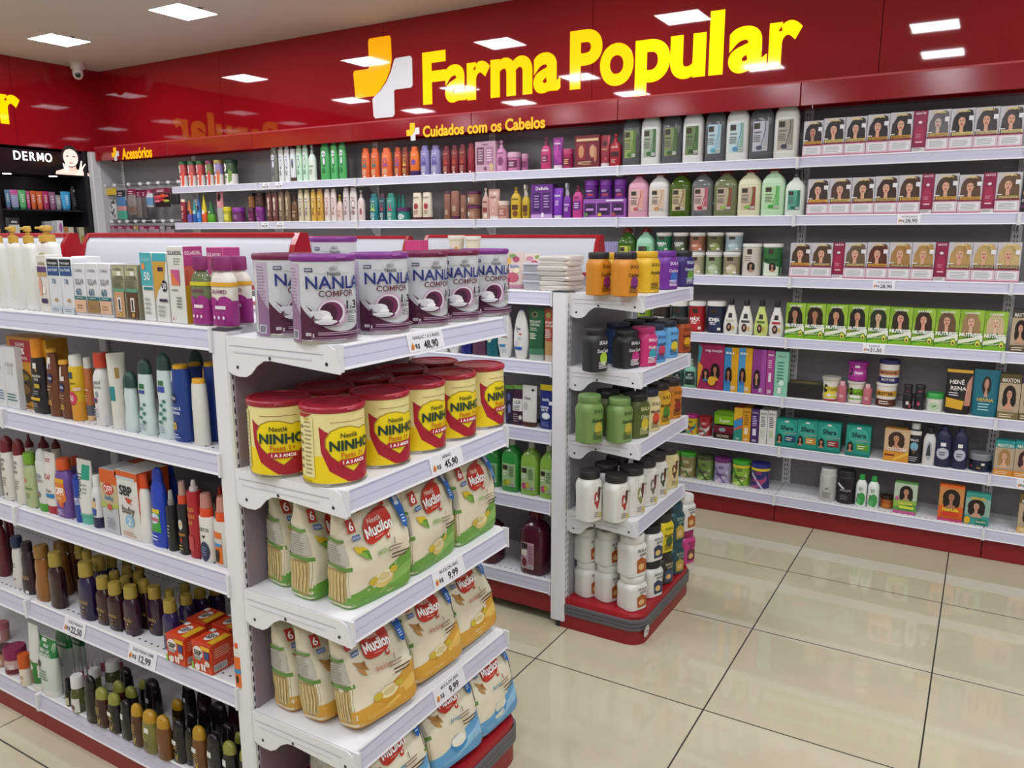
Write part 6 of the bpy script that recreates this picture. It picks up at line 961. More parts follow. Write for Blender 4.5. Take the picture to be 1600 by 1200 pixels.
put('g5', 'U', [(l, r, t, nm, w, k, {'y': y}) for l, r, t, y, nm, w, k in (
 (-30, 46, 550, 640, 'cream_jar', 'pink jar stacked high, cut by the edge', J('#c08a84', '#b86a74', [('r', -.8, .2, .8, .7, '#d8c8c4')], .3)), (-30, 56, 655, 750, 'cream_jar', 'salmon jar under the pink one', J('#b8806a', '#4a2c2c', [('r', -.8, .2, .8, .6, '#d0b0a0')], .28)),
 (14, 126, 655, 786, 'cream_jar', 'wide pale pink jar with magenta lid', J('#c8a4a0', '#86204e', [('r', -1, .08, 1, .4, '#6a1c34'), ('r', -.8, .4, .8, .7, '#d8c8c4'), ('l', -.5, .44, .5, .64, 2, '#6a3a48')], .4)), (82, 142, 690, 836, 'cream_jar', 'white jar with orange lid', J('#dcd0be', '#c8561c', [('t', 'VASO', 0, .5, .2, '#b06a4a', 1.2), ('l', -.5, .1, .5, .3, 2, '#b08a6a')], .42)),
 (124, 200, 556, 860, 'balm_tube', 'green and brown tube seen edge-on', T('#d8d6d0', '#dddbd6', [('p', [(-.95, .02), (.95, .02), (.95, .38), (-.95, .42)], '#2a7a34'), ('p', [(-.6, .02), (.2, .02), (.0, .42), (-.7, .42)], '#7a5638')], .11, .75)),
 (168, 278, 615, 884, 'balm_tube', 'green and white sheep-tallow balm tube in front', T('#cdd8cc', '#dfdfdc', [('r', -1, .66, 1, 1, '#1f7a3c'), ('r', -.4, .92, .1, .98, '#e4e2de'), ('t', 'Muli', .1, .86, .06, '#f0f4f0', .8), ('t', 'SEBO DE', 0, .77, .055, '#f0f4f0', 1.4), ('t', 'CARNEIRO', 0, .7, .055, '#f0f4f0', 1.6), ('e', -.55, .5, .25, .06, '#2c1c18'), ('e', -.55, .44, .12, .05, '#c8a8a0'), ('l', -.4, .22, .5, .42, 4, '#5a7a5c')], .11)), (245, 335, 575, 810, 'balm_tube', 'green and white balm tube behind the front one', T('#cdd8cc', '#dfdfdc', [('r', -1, .62, 1, 1, '#1f7a3c'), ('t', 'CARNEIRO', 0, .7, .055, '#f0f4f0', 1.6), ('l', -.4, .22, .5, .42, 4, '#5a7a5c')], .11)), (318, 386, 590, 760, 'balm_tube', 'green and white balm tube in the back row', T('#c4d0c4', '#d8d8d4', [('r', -1, .62, 1, 1, '#1c6e36'), ('t', 'CARNEIRO', 0, .72, .055, '#e8f0e8', 1.6)], .11)),
 (288, 324, 800, 925, 'dropper_bottle', 'small dark oil vial with black cap', B('#2a2418g', '#161618', [('r', -.8, .08, .8, .55, '#c8c0a0')], 'rd', .4, .7, 1.)),
 (314, 386, 785, 956, 'oil_bottle', 'clear oil bottle with white cap and coffee-label, in front', B('#6a6a3cc', '#dcdad6', [('r', -.9, .05, .9, .62, '#d8d6cc'), ('r', -.8, .5, -.2, .6, '#3a2c14'), ('e', .0, .25, .4, .1, '#6a4a34'), ('r', -.2, .06, .3, .14, '#b8b4a8')], 'rd', .32, .88, 1., n=24)), (394, 452, 755, 880, 'oil_bottle', 'clear oil bottle with white cap, behind', B('#5a5c34c', '#dcdad6', [], 'rd', .32, .88, 1.)), (468, 542, 720, 860, 'oil_bottle', 'clear oil bottle with white cap, in the back row', B('#5a5c34c', '#dcdad6', [('r', -.8, .1, .8, .5, '#a8a89c')], 'rd', .32, .88, 1.)),
 (318, 350, 757, 850, 'dropper_bottle', 'little vial with white cone tip', B('#c8888c', '#e0dedc', [], 'rd', .5, .6, 1., cap='x')), (350, 376, 724, 815, 'dropper_bottle', 'little vial with white cone tip', B('#a84a58', '#e0dedc', [], 'rd', .5, .6, 1., cap='x')), (370, 397, 742, 830, 'dropper_bottle', 'little vial with white cone tip', B('#a84a58', '#e0dedc', [], 'rd', .5, .6, 1., cap='x')), (390, 417, 705, 795, 'dropper_bottle', 'little vial with white cone tip', B('#a84a58', '#e0dedc', [], 'rd', .5, .6, 1., cap='x')), (412, 440, 720, 805, 'dropper_bottle', 'little vial with white cone tip', B('#a84a58', '#e0dedc', [], 'rd', .5, .6, 1., cap='x')), (446, 472, 688, 770, 'dropper_bottle', 'little vial with white cone tip', B('#a84a58', '#e0dedc', [], 'rd', .5, .6, 1., cap='x')), (514, 548, 684, 775, 'dropper_bottle', 'little vial with white cone tip', B('#a84a58', '#e0dedc', [], 'rd', .5, .6, 1., cap='x')),
 (378, 440, 788, 1000, 'hair_oil', 'all-black oil bottle next to the coffee-label bottle', cap_dome(BLK, BLK)), (424, 496, 840, 1020, 'hair_oil', 'red-brown oil bottle with green cap, in front', cap_dome(BRN, GRN, Y2)), (480, 550, 864, 1046, 'hair_oil', 'black oil bottle with green cap and price sticker', cap_dome(BLK, GRN, ST2)), (504, 566, 810, 985, 'hair_oil', 'red-brown oil bottle with green cap, behind', cap_dome(BRN, GRN, Y2)), (558, 622, 836, 1000, 'hair_oil', 'dark oil bottle with green cap', cap_dome(BLK, GRN, Y2)),
 (537, 598, 896, 1076, 'hair_oil', 'all-black oil bottle with price sticker, in front', cap_dome(BLK, BLK, [('r', -.6, .7, .0, .9, '#e2e0dc')])), (584, 648, 912, 1106, 'hair_oil', 'brown oil bottle with golden cap', cap_dome('#4a2c14g', GLD, Y2)), (634, 716, 940, 1136, 'hair_oil', 'clear yellow oil bottle with golden cap', cap_dome('#98944ac', GLD, [('r', -.2, .68, .4, .84, '#e2e0dc'), ('l', -.4, .1, .4, .4, 4, '#6a6434')])), (697, 771, 965, 1166, 'hair_oil', 'plain amber oil bottle with golden cap', cap_dome('#70441ag', GLD)),
 (644, 722, 802, 970, 'hair_oil', 'tall black oil bottle with price sticker, behind', cap_dome(BLK, BLK, [('r', -.4, .5, .1, .68, '#e2e0dc'), ('t', 'Murumuru', .1, .25, .06, '#d8d4d0', 1.4)])), (619, 668, 805, 950, 'hair_oil', 'dark oil bottle with green cap', cap_dome(BLK, GRN)), (767, 826, 892, 1060, 'hair_oil', 'dark oil bottle with golden cap', cap_dome('#2a1c12g', GLD, Y2)), (769, 838, 985, 1180, 'hair_oil', 'black oil bottle with yellow vine print', cap_dome(BLK, BLK, ST2)), (824, 872, 1018, 1190, 'hair_oil', 'dark narrow oil bottle between the vine-print ones', cap_dome('#2c2622g', BLK)),
 (857, 931, 1012, 1222, 'hair_oil', 'amber oil bottle with golden cap and vine print', cap_dome('#6a421cg', GLD, ST2)), (923, 997, 1046, 1262, 'hair_oil', 'dark grey oil bottle with price sticker', cap_dome('#262022g', BLK, [('r', -.6, .7, .1, .86, '#e2e0dc'), ('t', 'Oleo', 0, .4, .06, '#b8b4b0', .8)])), (992, 1066, 1080, 1282, 'hair_oil', 'black oil bottle with green cap near the post', cap_dome(BLK, GRN, [('r', -.6, .6, 0, .8, '#e2e0dc')])), (1046, 1102, 1040, 1210, 'hair_oil', 'black oil bottle with green cap behind, near the post', cap_dome(BLK, GRN)), (1067, 1130, 1115, 1310, 'hair_oil', 'black oil bottle with green cap against the post', cap_dome(BLK, GRN, Y2)),
 (812, 876, 822, 990, 'hair_oil', 'tall black oil bottle in the back row', cap_dome(BLK, '#1c1416g', [('r', -.3, .7, .1, .85, '#d8d4d0')])), (880, 946, 836, 1000, 'hair_oil', 'tall dark red oil bottle in the back row', cap_dome('#2a0e10g', '#241012g')), (944, 1020, 906, 1080, 'hair_oil', 'tall black second-row oil bottle', cap_dome(BLK, BLK, N('', '#aaa', .5, n=2))), (988, 1056, 1000, 1170, 'hair_oil', 'tall black second-row oil bottle', cap_dome(BLK, BLK)), (1018, 1092, 905, 1080, 'hair_oil', 'tall dark red oil bottle behind, near the post', cap_dome('#2a0e10g', BLK)), (884, 940, 920, 1075, 'hair_oil', 'all-black oil bottle behind the golden caps', cap_dome(BLK, BLK)), (832, 884, 952, 1090, 'hair_oil', 'all-black oil bottle behind the golden caps', cap_dome(BLK, BLK)), (530, 597, 750, 900, 'hair_oil', 'all-black oil bottle beside the white caps', cap_dome(BLK, BLK)))], .02)

# ================================================================== the front end display: tins and cereal bags
from mathutils import noise
def arc_surf(R, H, A=1.9):
    def sf(u, v, e): return ((R+e)*sin(u*A), -(R+e)*cos(u*A), v*H)
    return sf
def tin(R, H, lid, base, dec, under=None, lf=.075):
    hb = H*(1-lf); t = MB()
    t.loft([(0, R*.985, R*.985), (.003, R, R), (.006, R, R), (.008, R*.985, R*.985)], '#b8b6b0m', 48)
    t.loft([(.006, R*.985, R*.985), (hb, R*.985, R*.985)], base, 48)
    A = 1.9; sf = arc_surf(R*.985, hb, A)
    if under:
        for v0, v1, c in under: t.rings([[((R*.985+.0003)*cos(2*pi*i/48), (R*.985+.0003)*sin(2*pi*i/48), hb*v) for i in range(48)] for v in (v0, v1)], c, False, False)
    decor(t, dec, sf, 2*R*A*.985, hb, .09, .00025)
    l = MB().loft([(0, R*1.0, R*1.0), (.004, R*1.03, R*1.03), (H*lf*.75, R*1.03, R*1.03), (H*lf, R*.99, R*.99), (H*lf, R*.9, R*.9), (H*lf-.003, R*.88, R*.88), (H*lf-.003, R*.62, R*.62), (H*lf-.0045, R*.6, R*.6)], lid, 48)
    l.box((-R*.2, -R*1.07, H*lf*.35), (R*.2, -R*.98, H*lf*.7), lid, .002)
    return [('tin_body', t, 0), ('lid', l, hb-.0005)]
def curve(f, x0, x1, n): return [(x0+(x1-x0)*i/n, f(x0+(x1-x0)*i/n)) for i in range(n+1)]
PUR = '#4d1a3c'
nan_low = [(-1, .012)]+[(1, .012)]+curve(lambda x: .145+.62*abs(x-.0)**2*(1. if x < 0 else .6), 1, -1, 28)
NAN = [('p', nan_low, PUR), ('r', -1, .012, -.72, .97, '#b7a8bd'), ('l', -.98, .3, -.76, .93, 16, '#8f7f98'), ('p', [(-1, .012), (-.72, .012), (-.72, .36), (-1, .62)], '#8a6a8a'), ('r', -.96, .05, -.79, .16, '#dcdce2'), ('b', -.94, .06, -.8, .15, '#26264a'),
       ('r', -.6, .875, -.46, .92, '#1d2358'), ('t', 'NOVO', -.53, .898, .024, '#ffffff', .11), ('t', 'Nestlé', -.12, .855, .05, '#3a3a3e', .22), ('r', -.42, .853, -.25, .857, '#7a7a50'), ('r', .01, .853, .16, .857, '#7a7a50'), ('e', -.15, .918, .05, .02, '#9a9aa0'), ('e', -.09, .923, .035, .016, '#a8a8ae'), ('l', -.2, .893, -.04, .913, 2, '#8a8a90'),
       ('t', 'NANLAC', -.0, .75, .155, '#1d2a74', 1.26), ('t', 'COMFOR', -.08, .615, .076, '#5a1a2c', .62),
       ('e', -.16, .385, .25, .17, '#c2a2bc'), ('e', -.18, .385, .21, .15, '#d7d5dc'), ('e', -.19, .385, .18, .132, '#6a2350'), ('e', -.23, .38, .13, .11, '#3d1030'), ('e', -.33, .355, .13, .06, '#e4e4e8'), ('p', [(-.6, .48), (-.5, .41), (-.37, .4), (-.29, .35), (-.37, .3), (-.5, .35)], '#d2d2da'), ('p', [(-.6, .485), (-.48, .415), (-.5, .40)], PUR), ('p', [(-.54, .29), (-.45, .36), (-.47, .26), (-.55, .24)], PUR), ('e', -.26, .32, .08, .035, '#f0f0f2'),
       ('p', ell(-.28, .265, .2, .038), PUR), ('p', ell(-.28, .275, .17, .028), '#dcdce0'), ('p', ell(-.28, .245, .15, .022), PUR), ('p', ell(-.28, .252, .12, .013), '#cfcfd6'),
       ('T', '1', .06, .475, .1, '#26262c', .08), ('t', 'a', .125, .45, .05, '#26262c', .05), ('T', '3', .2, .475, .1, '#26262c', .09), ('t', 'ANOS', .13, .385, .042, '#26262c', .24), ('l', .05, .25, .22, .34, 4, '#5a5a60'), ('t', '800 g', -.52, .125, .04, '#e8e4e8', .13), ('l', -.4, .11, .5, .155, 2, '#b8a0b4'), ('l', -.5, .035, .6, .095, 3, '#9a7a94')]
LIDS = ['#7a2a82', '#7a2a82', '#6d1440', '#6d1440', '#7a2a82']
EX = .17
def set_tin(row, px, back, R, H, parts, words, az, z=None, name='formula_tin', y=None):
    zz = RD[row][2] if z is None else z; x = EX-back-R
    P0 = Vector((x, 0, zz+.08)); D = Vector((0, 1, 0)); y = along(px, P0, D) if y is None else y
    o = assemble(name, parts, (x, y, zz+.0006), az+pi/2); note(o, words, row, y, 'tin'); return o
SIL = '#c9cbcfg'
for i, (l, r, a) in enumerate([(272, 665, -14), (640, 884, -14), (862, 1100, -4), (1085, 1268, -14), (1258, 1422, -14)]):
    c = 370+((l+r)/2 if i == 0 else {1: 765, 2: 985, 3: 1160, 4: 1325}[i])/3.4295
    set_tin('e1', c, .008, .064, .172, tin(.0635, .172, LIDS[i], SIL, NAN), 'white and purple front-row formula tin', radians(a))
set_tin('e1', 370+262/3.4295, .15, .064, .172, tin(.0635, .172, LIDS[2], SIL, NAN), 'white and purple milk formula tin at the back, half hidden', radians(2))
yy = -.60; P0 = Vector((0, yy, 1.4)); xx = along(521, P0, Vector((1, 0, 0))); t = tin(.0635, height_at(369, xx, yy)-GZ1[0]-.001, LIDS[0], SIL, NAN)
o = assemble('formula_tin', t, (xx, yy, GZ1[0]+.0006), radians(60)); note(o, 'white and purple milk formula tin standing alone behind the others', 'e1', 9, 'tin')
NRED, YEL, CRE = '#a8152e', '#ecd00a', '#e8dc98'
heart = [(x*1.25, .8-(.8-y)*.9) for x, y in [(0, .13), (-.12, .22), (-.28, .38), (-.35, .52), (-.345, .64), (-.28, .745), (-.16, .8), (-.03, .8), (.07, .765), (.13, .74), (.2, .76), (.29, .745), (.35, .68), (.36, .56), (.29, .4), (.14, .24)]]
hrt2 = [(x*1.05, .45+(y-.45)*1.045) for x, y in heart]
NIN = [('p', [(-.72, .4), (1, .4), (1, .5), (.4, .47), (-.72, .41)], YEL), ('p', [(-.55, .82), (-.53, .48), (-.4, .22), (-.1, .06), (.15, .03), (.5, .1), (.8, .2), (.8, .36), (.6, .52), (.4, .6), (-.2, .66), (-.45, .76)], NRED), ('p', hrt2, '#a88a2a'), ('p', heart, '#efd60c'),
       ('p', [(-1, .985), (-.66, .985), (-.84, .93), (-1, .93)], NRED), ('r', -1, .12, -.655, .93, '#e6dc9c'), ('l', -.85, .15, -.68, .9, 13, '#9a9268'), ('l', -.98, .2, -.88, .86, 6, '#8a845c'), ('r', -.85, .9, -.73, .925, '#c8b030'), ('l', -.97, .04, -.7, .09, 2, '#8a7a10'), ('l', -.4, .015, .5, .05, 2, '#5a5210'),
       ('l', -.36, .87, .3, .89, 1, '#8a6a3a'), ('t', 'Nestlé', -.06, .7, .065, '#2c3320', .4), ('T', 'NINHO', -.0, .565, .135, '#163a30', .82), ('t', 'Fases 1+', 0, .435, .07, '#c05a14', .5), ('p', [(-.25, .315), (-.22, .29), (.23, .29), (.26, .315), (.26, .35), (.23, .375), (-.22, .375), (-.25, .35)], '#b01c34'), ('T', '1 A 3 ANOS', .01, .333, .045, '#ffffff', .42)]
for i, (l, r, a) in enumerate([(337, 740, -12), (610, 985, -12), (840, 1170, -2), (1030, 1340, -12), (1205, 1490, 4)]):
    set_tin('e2', 370+(l+r)/2/3.5556, .006, .066, .168, tin(.066, .165, '#a31530', CRE, NIN, [(.012, .41, YEL)]), 'yellow front-row milk tin with red lid', radians(a), name='milk_tin')
for i, (l, r) in enumerate([(62, 425), (345, 690), (575, 900), (770, 1075), (955, 1232)]):
    set_tin('e2', 370+(l+r)/2/3.5556, .146, .066, .168, tin(.066, .165, '#98142c', CRE, NIN, [(.012, .42, YEL)]), 'yellow back-row milk tin with red lid', radians(-40), name='milk_tin', y=-1.061+.139*i)

def cereal_bag(foot, foot2, kind, seed, top_lean=.02):
    W, D, H = .193, .08, .225; BG = '#ddd6bcf'
    sec = [(0, W*.47, D*.46, 5, 0, 0), (.01, W*.5, D*.5, 6, 0, 0), (.09, W*.5, D*.52, 5, 0, -.002), (.15, W*.495, D*.4, 4.5, 0, 0), (.19, W*.49, D*.24, 4, 0, .004), (.212, W*.49, D*.09, 4, 0, .008), (H, W*.485, D*.05, 4, 0, top_lean)]
    t = MB(); n = 64; fine = []
    for a, b in zip(sec, sec[1:]):
        m = max(1, int((b[0]-a[0])/.009))
        for i in range(m): fine.append(tuple(a[j]+(b[j]-a[j])*i/m for j in range(6)))
    fine.append(sec[-1]); t.loft(fine, BG, n)
    def at(z):
        i = 0
        while i < len(fine)-2 and fine[i+1][0] < z: i += 1
        a, b = fine[i], fine[i+1]; q = min(1, max(0, (z-a[0])/max(1e-6, b[0]-a[0]))); return [a[j]+(b[j]-a[j])*q for j in range(6)]
    def front(u, v, e):
        _, rx, ry, p, dx, dy = at(v*H); x = max(-.97, min(.97, u)); return (x*rx, dy-ry*(1-abs(x)**p)**(1/p)-e, v*H)
    def sidef(s):
        def f(u, v, e):
            _, rx, ry, p, dx, dy = at(v*H); y = max(-.95, min(.95, u)); return (s*(rx*(1-abs(y)**p)**(1/p)+e), dy-s*y*ry*(-1), v*H)
        return f
    t.rings([[(x*(fine_[1]+.0004), fine_[5]+y*(fine_[2]+.0004), fine_[0]) for x, y in sup(n, fine_[3])] for fine_ in (at(.0), at(.012), at(.04 if kind != 'corn' else .03))], foot, True, False)
    d = [('p', [(-.97, .03), (.97, .03), (.97, .42), (.5, .34), (0, .24), (-.5, .18), (-.97, .16)], foot), ('p', [(-.2, .05), (.95, .16), (.95, .3), (.3, .2)], foot2), ('l', -.7, .05, .2, .09, 2, foot2)]
    d += [('e', .02, .19, .3, .085, '#d8c070' if kind == 'corn' else '#c89020'), ('e', .02, .215, .27, .06, '#e8dcae'), ('e', .02, .215, .17, .035, '#cfc088'), ('e', -.3, .21, .14, .04, '#c8b030'), ('e', .32, .25, .12, .035, '#c8b030')] if kind != 'rice' else [('e', .0, .2, .3, .09, '#3a8ac0'), ('e', .0, .225, .27, .06, '#e4e0d0')]
    if kind == 'corn': d += [('p', [(-.8, .63), (-.55, .6), (-.4, .54), (-.5, .52), (-.72, .55)], '#d0b428'), ('p', [(-.62, .57), (-.42, .55), (-.36, .44), (-.44, .47)], '#5a8a2c'), ('p', [(-.72, .56), (-.5, .54), (-.46, .46)], '#7aa83c')]
    else: d += [('p', [(-.8, .64), (-.5, .58), (-.42, .5), (-.7, .57)], '#a8783c'), ('p', [(-.74, .57), (-.55, .53), (-.5, .46), (-.66, .5)], '#b88848'), ('p', [(-.6, .6), (-.48, .6), (-.55, .55)], '#8a5c2c')]
    d += [('p', [(-.46, .66), (-.42, .76), (-.3, .82), (-.05, .86), (.2, .875), (.36, .84), (.41, .76), (.36, .68), (.22, .62), (-.05, .585), (-.3, .58), (-.42, .61)], '#c0301f'), ('e', .2, .59, .06, .03, '#c0301f'), ('e', .2, .6, .03, .016, '#e8d8c8'), ('e', .3, .885, .07, .02, '#c0301f'), ('t', 'Nestlé', -.1, .79, .05, '#e8d0c0', .36), ('T', 'Mucilon', -.03, .705, .1, '#ffffff', .78, .05), ('l', -.2, .615, .1, .64, 1, '#e8a090'),
          ('t', {'corn': 'Milho', 'rice': 'Arroz', 'oat': 'Arroz & Aveia'}[kind], .0, .48, .05, {'corn': '#7aa05a', 'rice': '#2a7a9a', 'oat': '#c0705a'}[kind], .5), ('r', .33, .5, .35, .56, '#4a3a2a'), ('l', .15, .44, .6, .5, 2, '#8a7a64'), ('l', .22, .36, .8, .43, 2, '#5a3a2c'),
          ('r', -.86, .76, -.66, .88, '#b8302a'), ('t', '6', -.76, .82, .08, '#ffffff', .12), ('r', -.8, .69, -.6, .735, '#2a5a9a'), ('t', 'NOVO', -.7, .712, .025, '#dce4f0', .16), ('p', [(-.5, .9), (-.46, .95), (.2, .96), (.16, .91)], '#8d8058'), ('p', [(.5, .96), (.72, .97), (.86, .82), (.86, .68), (.77, .62), (.66, .66), (.62, .8)], '#1f60b0'), ('l', .68, .68, .82, .76, 3, '#c8dcf0'), ('r', .62, .85, .74, .92, '#c8d0dc')]
    decor(t, d, front, W*.97, H, .1, .00035, .05)
    sd = [('r', -.8, .06, .8, .4, '#a08a58'), ('r', -.7, .08, .7, .38, '#b8a36c')]+[('r', x, .09, x+.12, .37, '#cbb880') for x in (-.62, -.36, -.1, .16, .42)]+[('p', [(-.9, .43), (.9, .4), (.9, .44), (-.9, .46)], '#5f8a3c'), ('p', [(-.85, .48), (.85, .46), (.8, .66), (-.8, .68)], '#b8b4a8'), ('l', -.75, .48, .7, .66, 8, '#8d897c'), ('p', [(-.8, .7), (.8, .68), (.8, .71), (-.8, .73)], '#5f8a3c')]
    for s in (-1, 1): decor(t, sd, sidef(s), D, H, .25, .0004, .05)
    off = Vector((seed*3.1, seed*1.7, 0))
    def wob(p):
        q = Vector(p); g = min(1, q.z/.03); a = noise.noise_vector(q*22+off)*.0035+noise.noise_vector(q*60+off)*.0012
        return (p[0]+a.x*g, p[1]+a.y*g*1.3, p[2]+(a.z*.6+.006*sin(p[0]*30+seed))*g*(p[2]/H))
    t.v = [wob(p) for p in t.v]
    return t
GF, OF, RF = ('#6aa03f', '#8ab85a', 'corn'), ('#cf9a35', '#dfb658', 'oat'), ('#5f9fcc', '#8fc0e0', 'rice')
def bag(row, x, y, az, tilt, ft, words, seed, dz=0):
    o = cereal_bag(*ft, seed).build('cereal_bag', angle=1.0); o.rotation_euler = (tilt, 0, az+pi/2); o.location = (x-.02, -1.106+(y+1.125)*1.02, RD[row][2]+.001+sin(abs(tilt))*.044)
    note(o, words, row, y, 'bag')
bag('e3', .14, -.995, radians(-7), 0, GF, 'green-footed cereal bag in front, nearest the post', 1); bag('e3', .135, -.80, radians(3), 0, GF, 'green-footed cereal bag in the middle of the front row', 2); bag('e3', .13, -.605, radians(2), 0, GF, 'green-footed cereal bag at the far end of the front row', 3)
bag('e3', .035, -1.005, radians(-3), 0, GF, 'green-footed cereal bag second from the front, by the post', 4); bag('e3', -.055, -.985, radians(-10), 0, GF, 'green-footed cereal bag at the back by the post', 5); bag('e3', .03, -.80, radians(1), 0, GF, 'green-footed cereal bag behind the middle one', 6); bag('e3', .03, -.60, radians(0), 0, GF, 'green-footed cereal bag behind the far one', 7); bag('e3', -.07, -.78, radians(4), 0, GF, 'green-footed cereal bag deep behind the middle one', 8)
TL = radians(-13)
bag('e4', .145, -.985, radians(-8), TL, OF, 'leaning golden-footed cereal bag in front, by the post', 9); bag('e4', .14, -.785, radians(-3), TL, OF, 'leaning golden-footed cereal bag in the middle', 10); bag('e4', .135, -.605, radians(0), radians(-15), OF, 'leaning golden-footed cereal bag at the far end', 11)
bag('e4', .046, -1.0, radians(-4), radians(-9), OF, 'golden-footed cereal bag second from the front', 12); bag('e4', -.045, -1.0, radians(-6), radians(-4), OF, 'golden-footed cereal bag at the back by the post', 13); bag('e4', .045, -.80, radians(0), radians(-13), OF, 'golden-footed cereal bag behind the middle one', 14); bag('e4', .04, -.61, radians(0), radians(-13), OF, 'golden-footed cereal bag behind the far one', 15)
RD['e5'] = ('y', .17, .13, 'front display red plinth', 'the post')
bag('e5', .185, -.77, radians(-8), radians(-14), RF, 'blue-footed cereal bag in the middle of the plinth', 16); bag('e5', .19, -.59, radians(-2), radians(-12), RF, 'blue-footed cereal bag at the far corner of the plinth', 17); bag('e5', .185, -.985, radians(-8), radians(-14), RF, 'blue-footed cereal bag at the plinth\'s corner by the post', 18)
bag('e5', .075, -.79, radians(-4), radians(-13), OF, 'golden-footed cereal bag behind the blue middle one', 19); bag('e5', .08, -.6, radians(-2), radians(-12), OF, 'golden-footed cereal bag behind the blue corner one', 20); bag('e5', .07, -.99, radians(-4), radians(-13), OF, 'golden-footed cereal bag on the plinth behind the post side', 21)

# ================================================================== the rear end display: square cream jars
sk = lambda c, lid, ink='#f0ece0', tx='Creme', acc='#c05030', bg=None, **k: SK(c, lid, skala(ink, tx, acc, bg), **k)
put('f1', 'O', [(778, 958, 197, 'cream_jar', 'amber square jar with black lid, nearest the post', sk('#c9801c', '#1c1b1c', '#3a2a10', 'Cachos', '#8a2a6a'), {'b': .1}), (955, 1150, 197, 'cream_jar', 'amber square jar with black lid, second from the post', sk('#cc831e', '#1c1b1c', '#3a2a10', 'Cachos', '#7a2a7a')), (1150, 1245, 190, 'cream_jar', 'yellow square jar with yellow lid', sk('#d6ac22', '#d0a41c', '#2a2210', 'Amido', '#c89a1c'), {'w': .088}),
 (1240, 1412, 187, 'cream_jar', 'violet square jar with violet lid', sk('#6d2a92', '#6a2890', '#f0e0f8', 'Cachos', '#3a6ac0'), {'w': .09}), (1404, 1484, 187, 'cream_jar', 'indigo square jar with black lid', sk('#37236a', '#1c1b22', '#d8e0f0', 'Genetiqs', '#6a9a3a'), {'w': .088})], .006)
put('f1', 'O', [(900, 960, 200, 'cream_jar', 'yellow square jar at the back of the amber ones', sk('#d6ac22', '#c89a1c'), {'b': .11, 'w': .085}), (1105, 1200, 190, 'cream_jar', 'violet square jar behind the yellow one', sk('#6d2a92', '#6a2890'), {'b': .11, 'w': .085})], .006)
put('f2', 'O', [(752, 935, 725, 'cream_jar', 'black square jar at the back by the post', sk('#232426', '#1a1a1c', '#e8e8e8', 'Dona Cacho', '#9ac02a'), {'b': .1}), (958, 1160, 740, 'cream_jar', 'black square jar in front by the post', sk('#242527', '#1a1a1c', '#e8e8e8', 'Dona Cacho', '#b8307a'), {'b': .035}),
 (1128, 1226, 716, 'cream_jar', 'hot pink square jar with pink lid', sk('#c02a6c', '#b8286a', '#f8e8f0', 'Potão', '#3a9ab0'), {'w': .09}), (1195, 1290, 697, 'cream_jar', 'sky blue square jar with navy lid', sk('#5a9fd4', '#1f2c4c', '#1f2c5c', 'Cachinho', '#c03a5a'), {'w': .09}), (1275, 1387, 676, 'cream_jar', 'sky blue square jar with black lid', sk('#62a6d8', '#1c2030', '#1f2c5c', 'Lama', '#d8c02a'), {'w': .09}), (1375, 1472, 655, 'cream_jar', 'burnt orange square jar with black lid', sk('#a8481c', '#221c1c', '#2a1810', 'Bomba', '#d8a01c'), {'w': .088}),
 (942, 1062, 686, 'cream_jar', 'dark blue square jar behind the black ones', sk('#24406e', '#1c2a48'), {'b': .1, 'w': .09}), (1035, 1190, 670, 'cream_jar', 'black-lidded square jar behind the pink one', sk('#2a5a4a', '#1a1a1c'), {'b': .1, 'w': .09}), (1130, 1280, 652, 'cream_jar', 'black-lidded square jar behind the sky blue ones', sk('#4a4a3a', '#1a1a1c'), {'b': .1, 'w': .09}), (1250, 1370, 662, 'cream_jar', 'black-lidded square jar behind the burnt orange one', sk('#8a4a2a', '#241c1a'), {'b': .09, 'w': .085})], .006)
put('f3', 'P', [(453, 580, 75, 'cream_jar', 'olive green square jar with green lid, at the back', sk('#6f8f4c', '#66874a', '#2a3a1c', 'Abacate', '#b8a83a'), {'b': .11}), (590, 712, 88, 'cream_jar', 'olive green square jar with green lid, in front', sk('#739350', '#6b8c4e', '#2a3a1c', 'Abacate', '#b8a83a'), {'b': .025}),
 (676, 768, 69, 'cream_jar', 'dark olive square jar with black lid', sk('#4c5c22', '#1f1e1a', '#d8d8a0', 'Oliva', '#c8b02a'), {'w': .092}), (728, 818, 50, 'cream_jar', 'cream-coloured square jar with navy lid', sk('#d8cc98', '#1c2238', '#5a2a1c', 'Mamãe', '#c84a2a'), {'w': .09}), (775, 866, 23, 'cream_jar', 'mustard square jar with dark brown lid', sk('#d3a224', '#2c1f18', '#3a2a10', 'Maracujá', '#4a7a1c'), {'w': .09}), (828, 917, 5, 'cream_jar', 'orange square jar with dark brown lid', sk('#c87a1c', '#2c1c16', '#3a1c10', 'Mais', '#8a2a1c'), {'w': .09}),
 (545, 650, 55, 'cream_jar', 'black-lidded square jar behind the olive ones', sk('#4c5c22', '#1f1e1a'), {'b': .1, 'w': .09}), (615, 720, 35, 'cream_jar', 'navy-lidded square jar behind the dark olive one', sk('#d8cc98', '#1c2238'), {'b': .1, 'w': .09})], .006)
wj = lambda acc='#a82a30', c='#dfddd6': SK(c, '#2a2320', [('p', [(-.72, .08), (.86, .06), (.9, .9), (-.5, .92), (-.62, .6)], '#d6d2c8' if c != '#d9cc98' else '#cfc08a'), ('e', .0, .55, .22, .16, acc), ('e', .3, .62, .16, .2, '#5a2a20'), ('e', .15, .4, .14, .1, acc), ('t', 'SKALA', .45, .78, .07, '#4a3a2a', .6), ('e', .45, .15, .12, .07, '#c8b03a'), ('l', -.2, .1, .3, .25, 3, '#8a8070')])
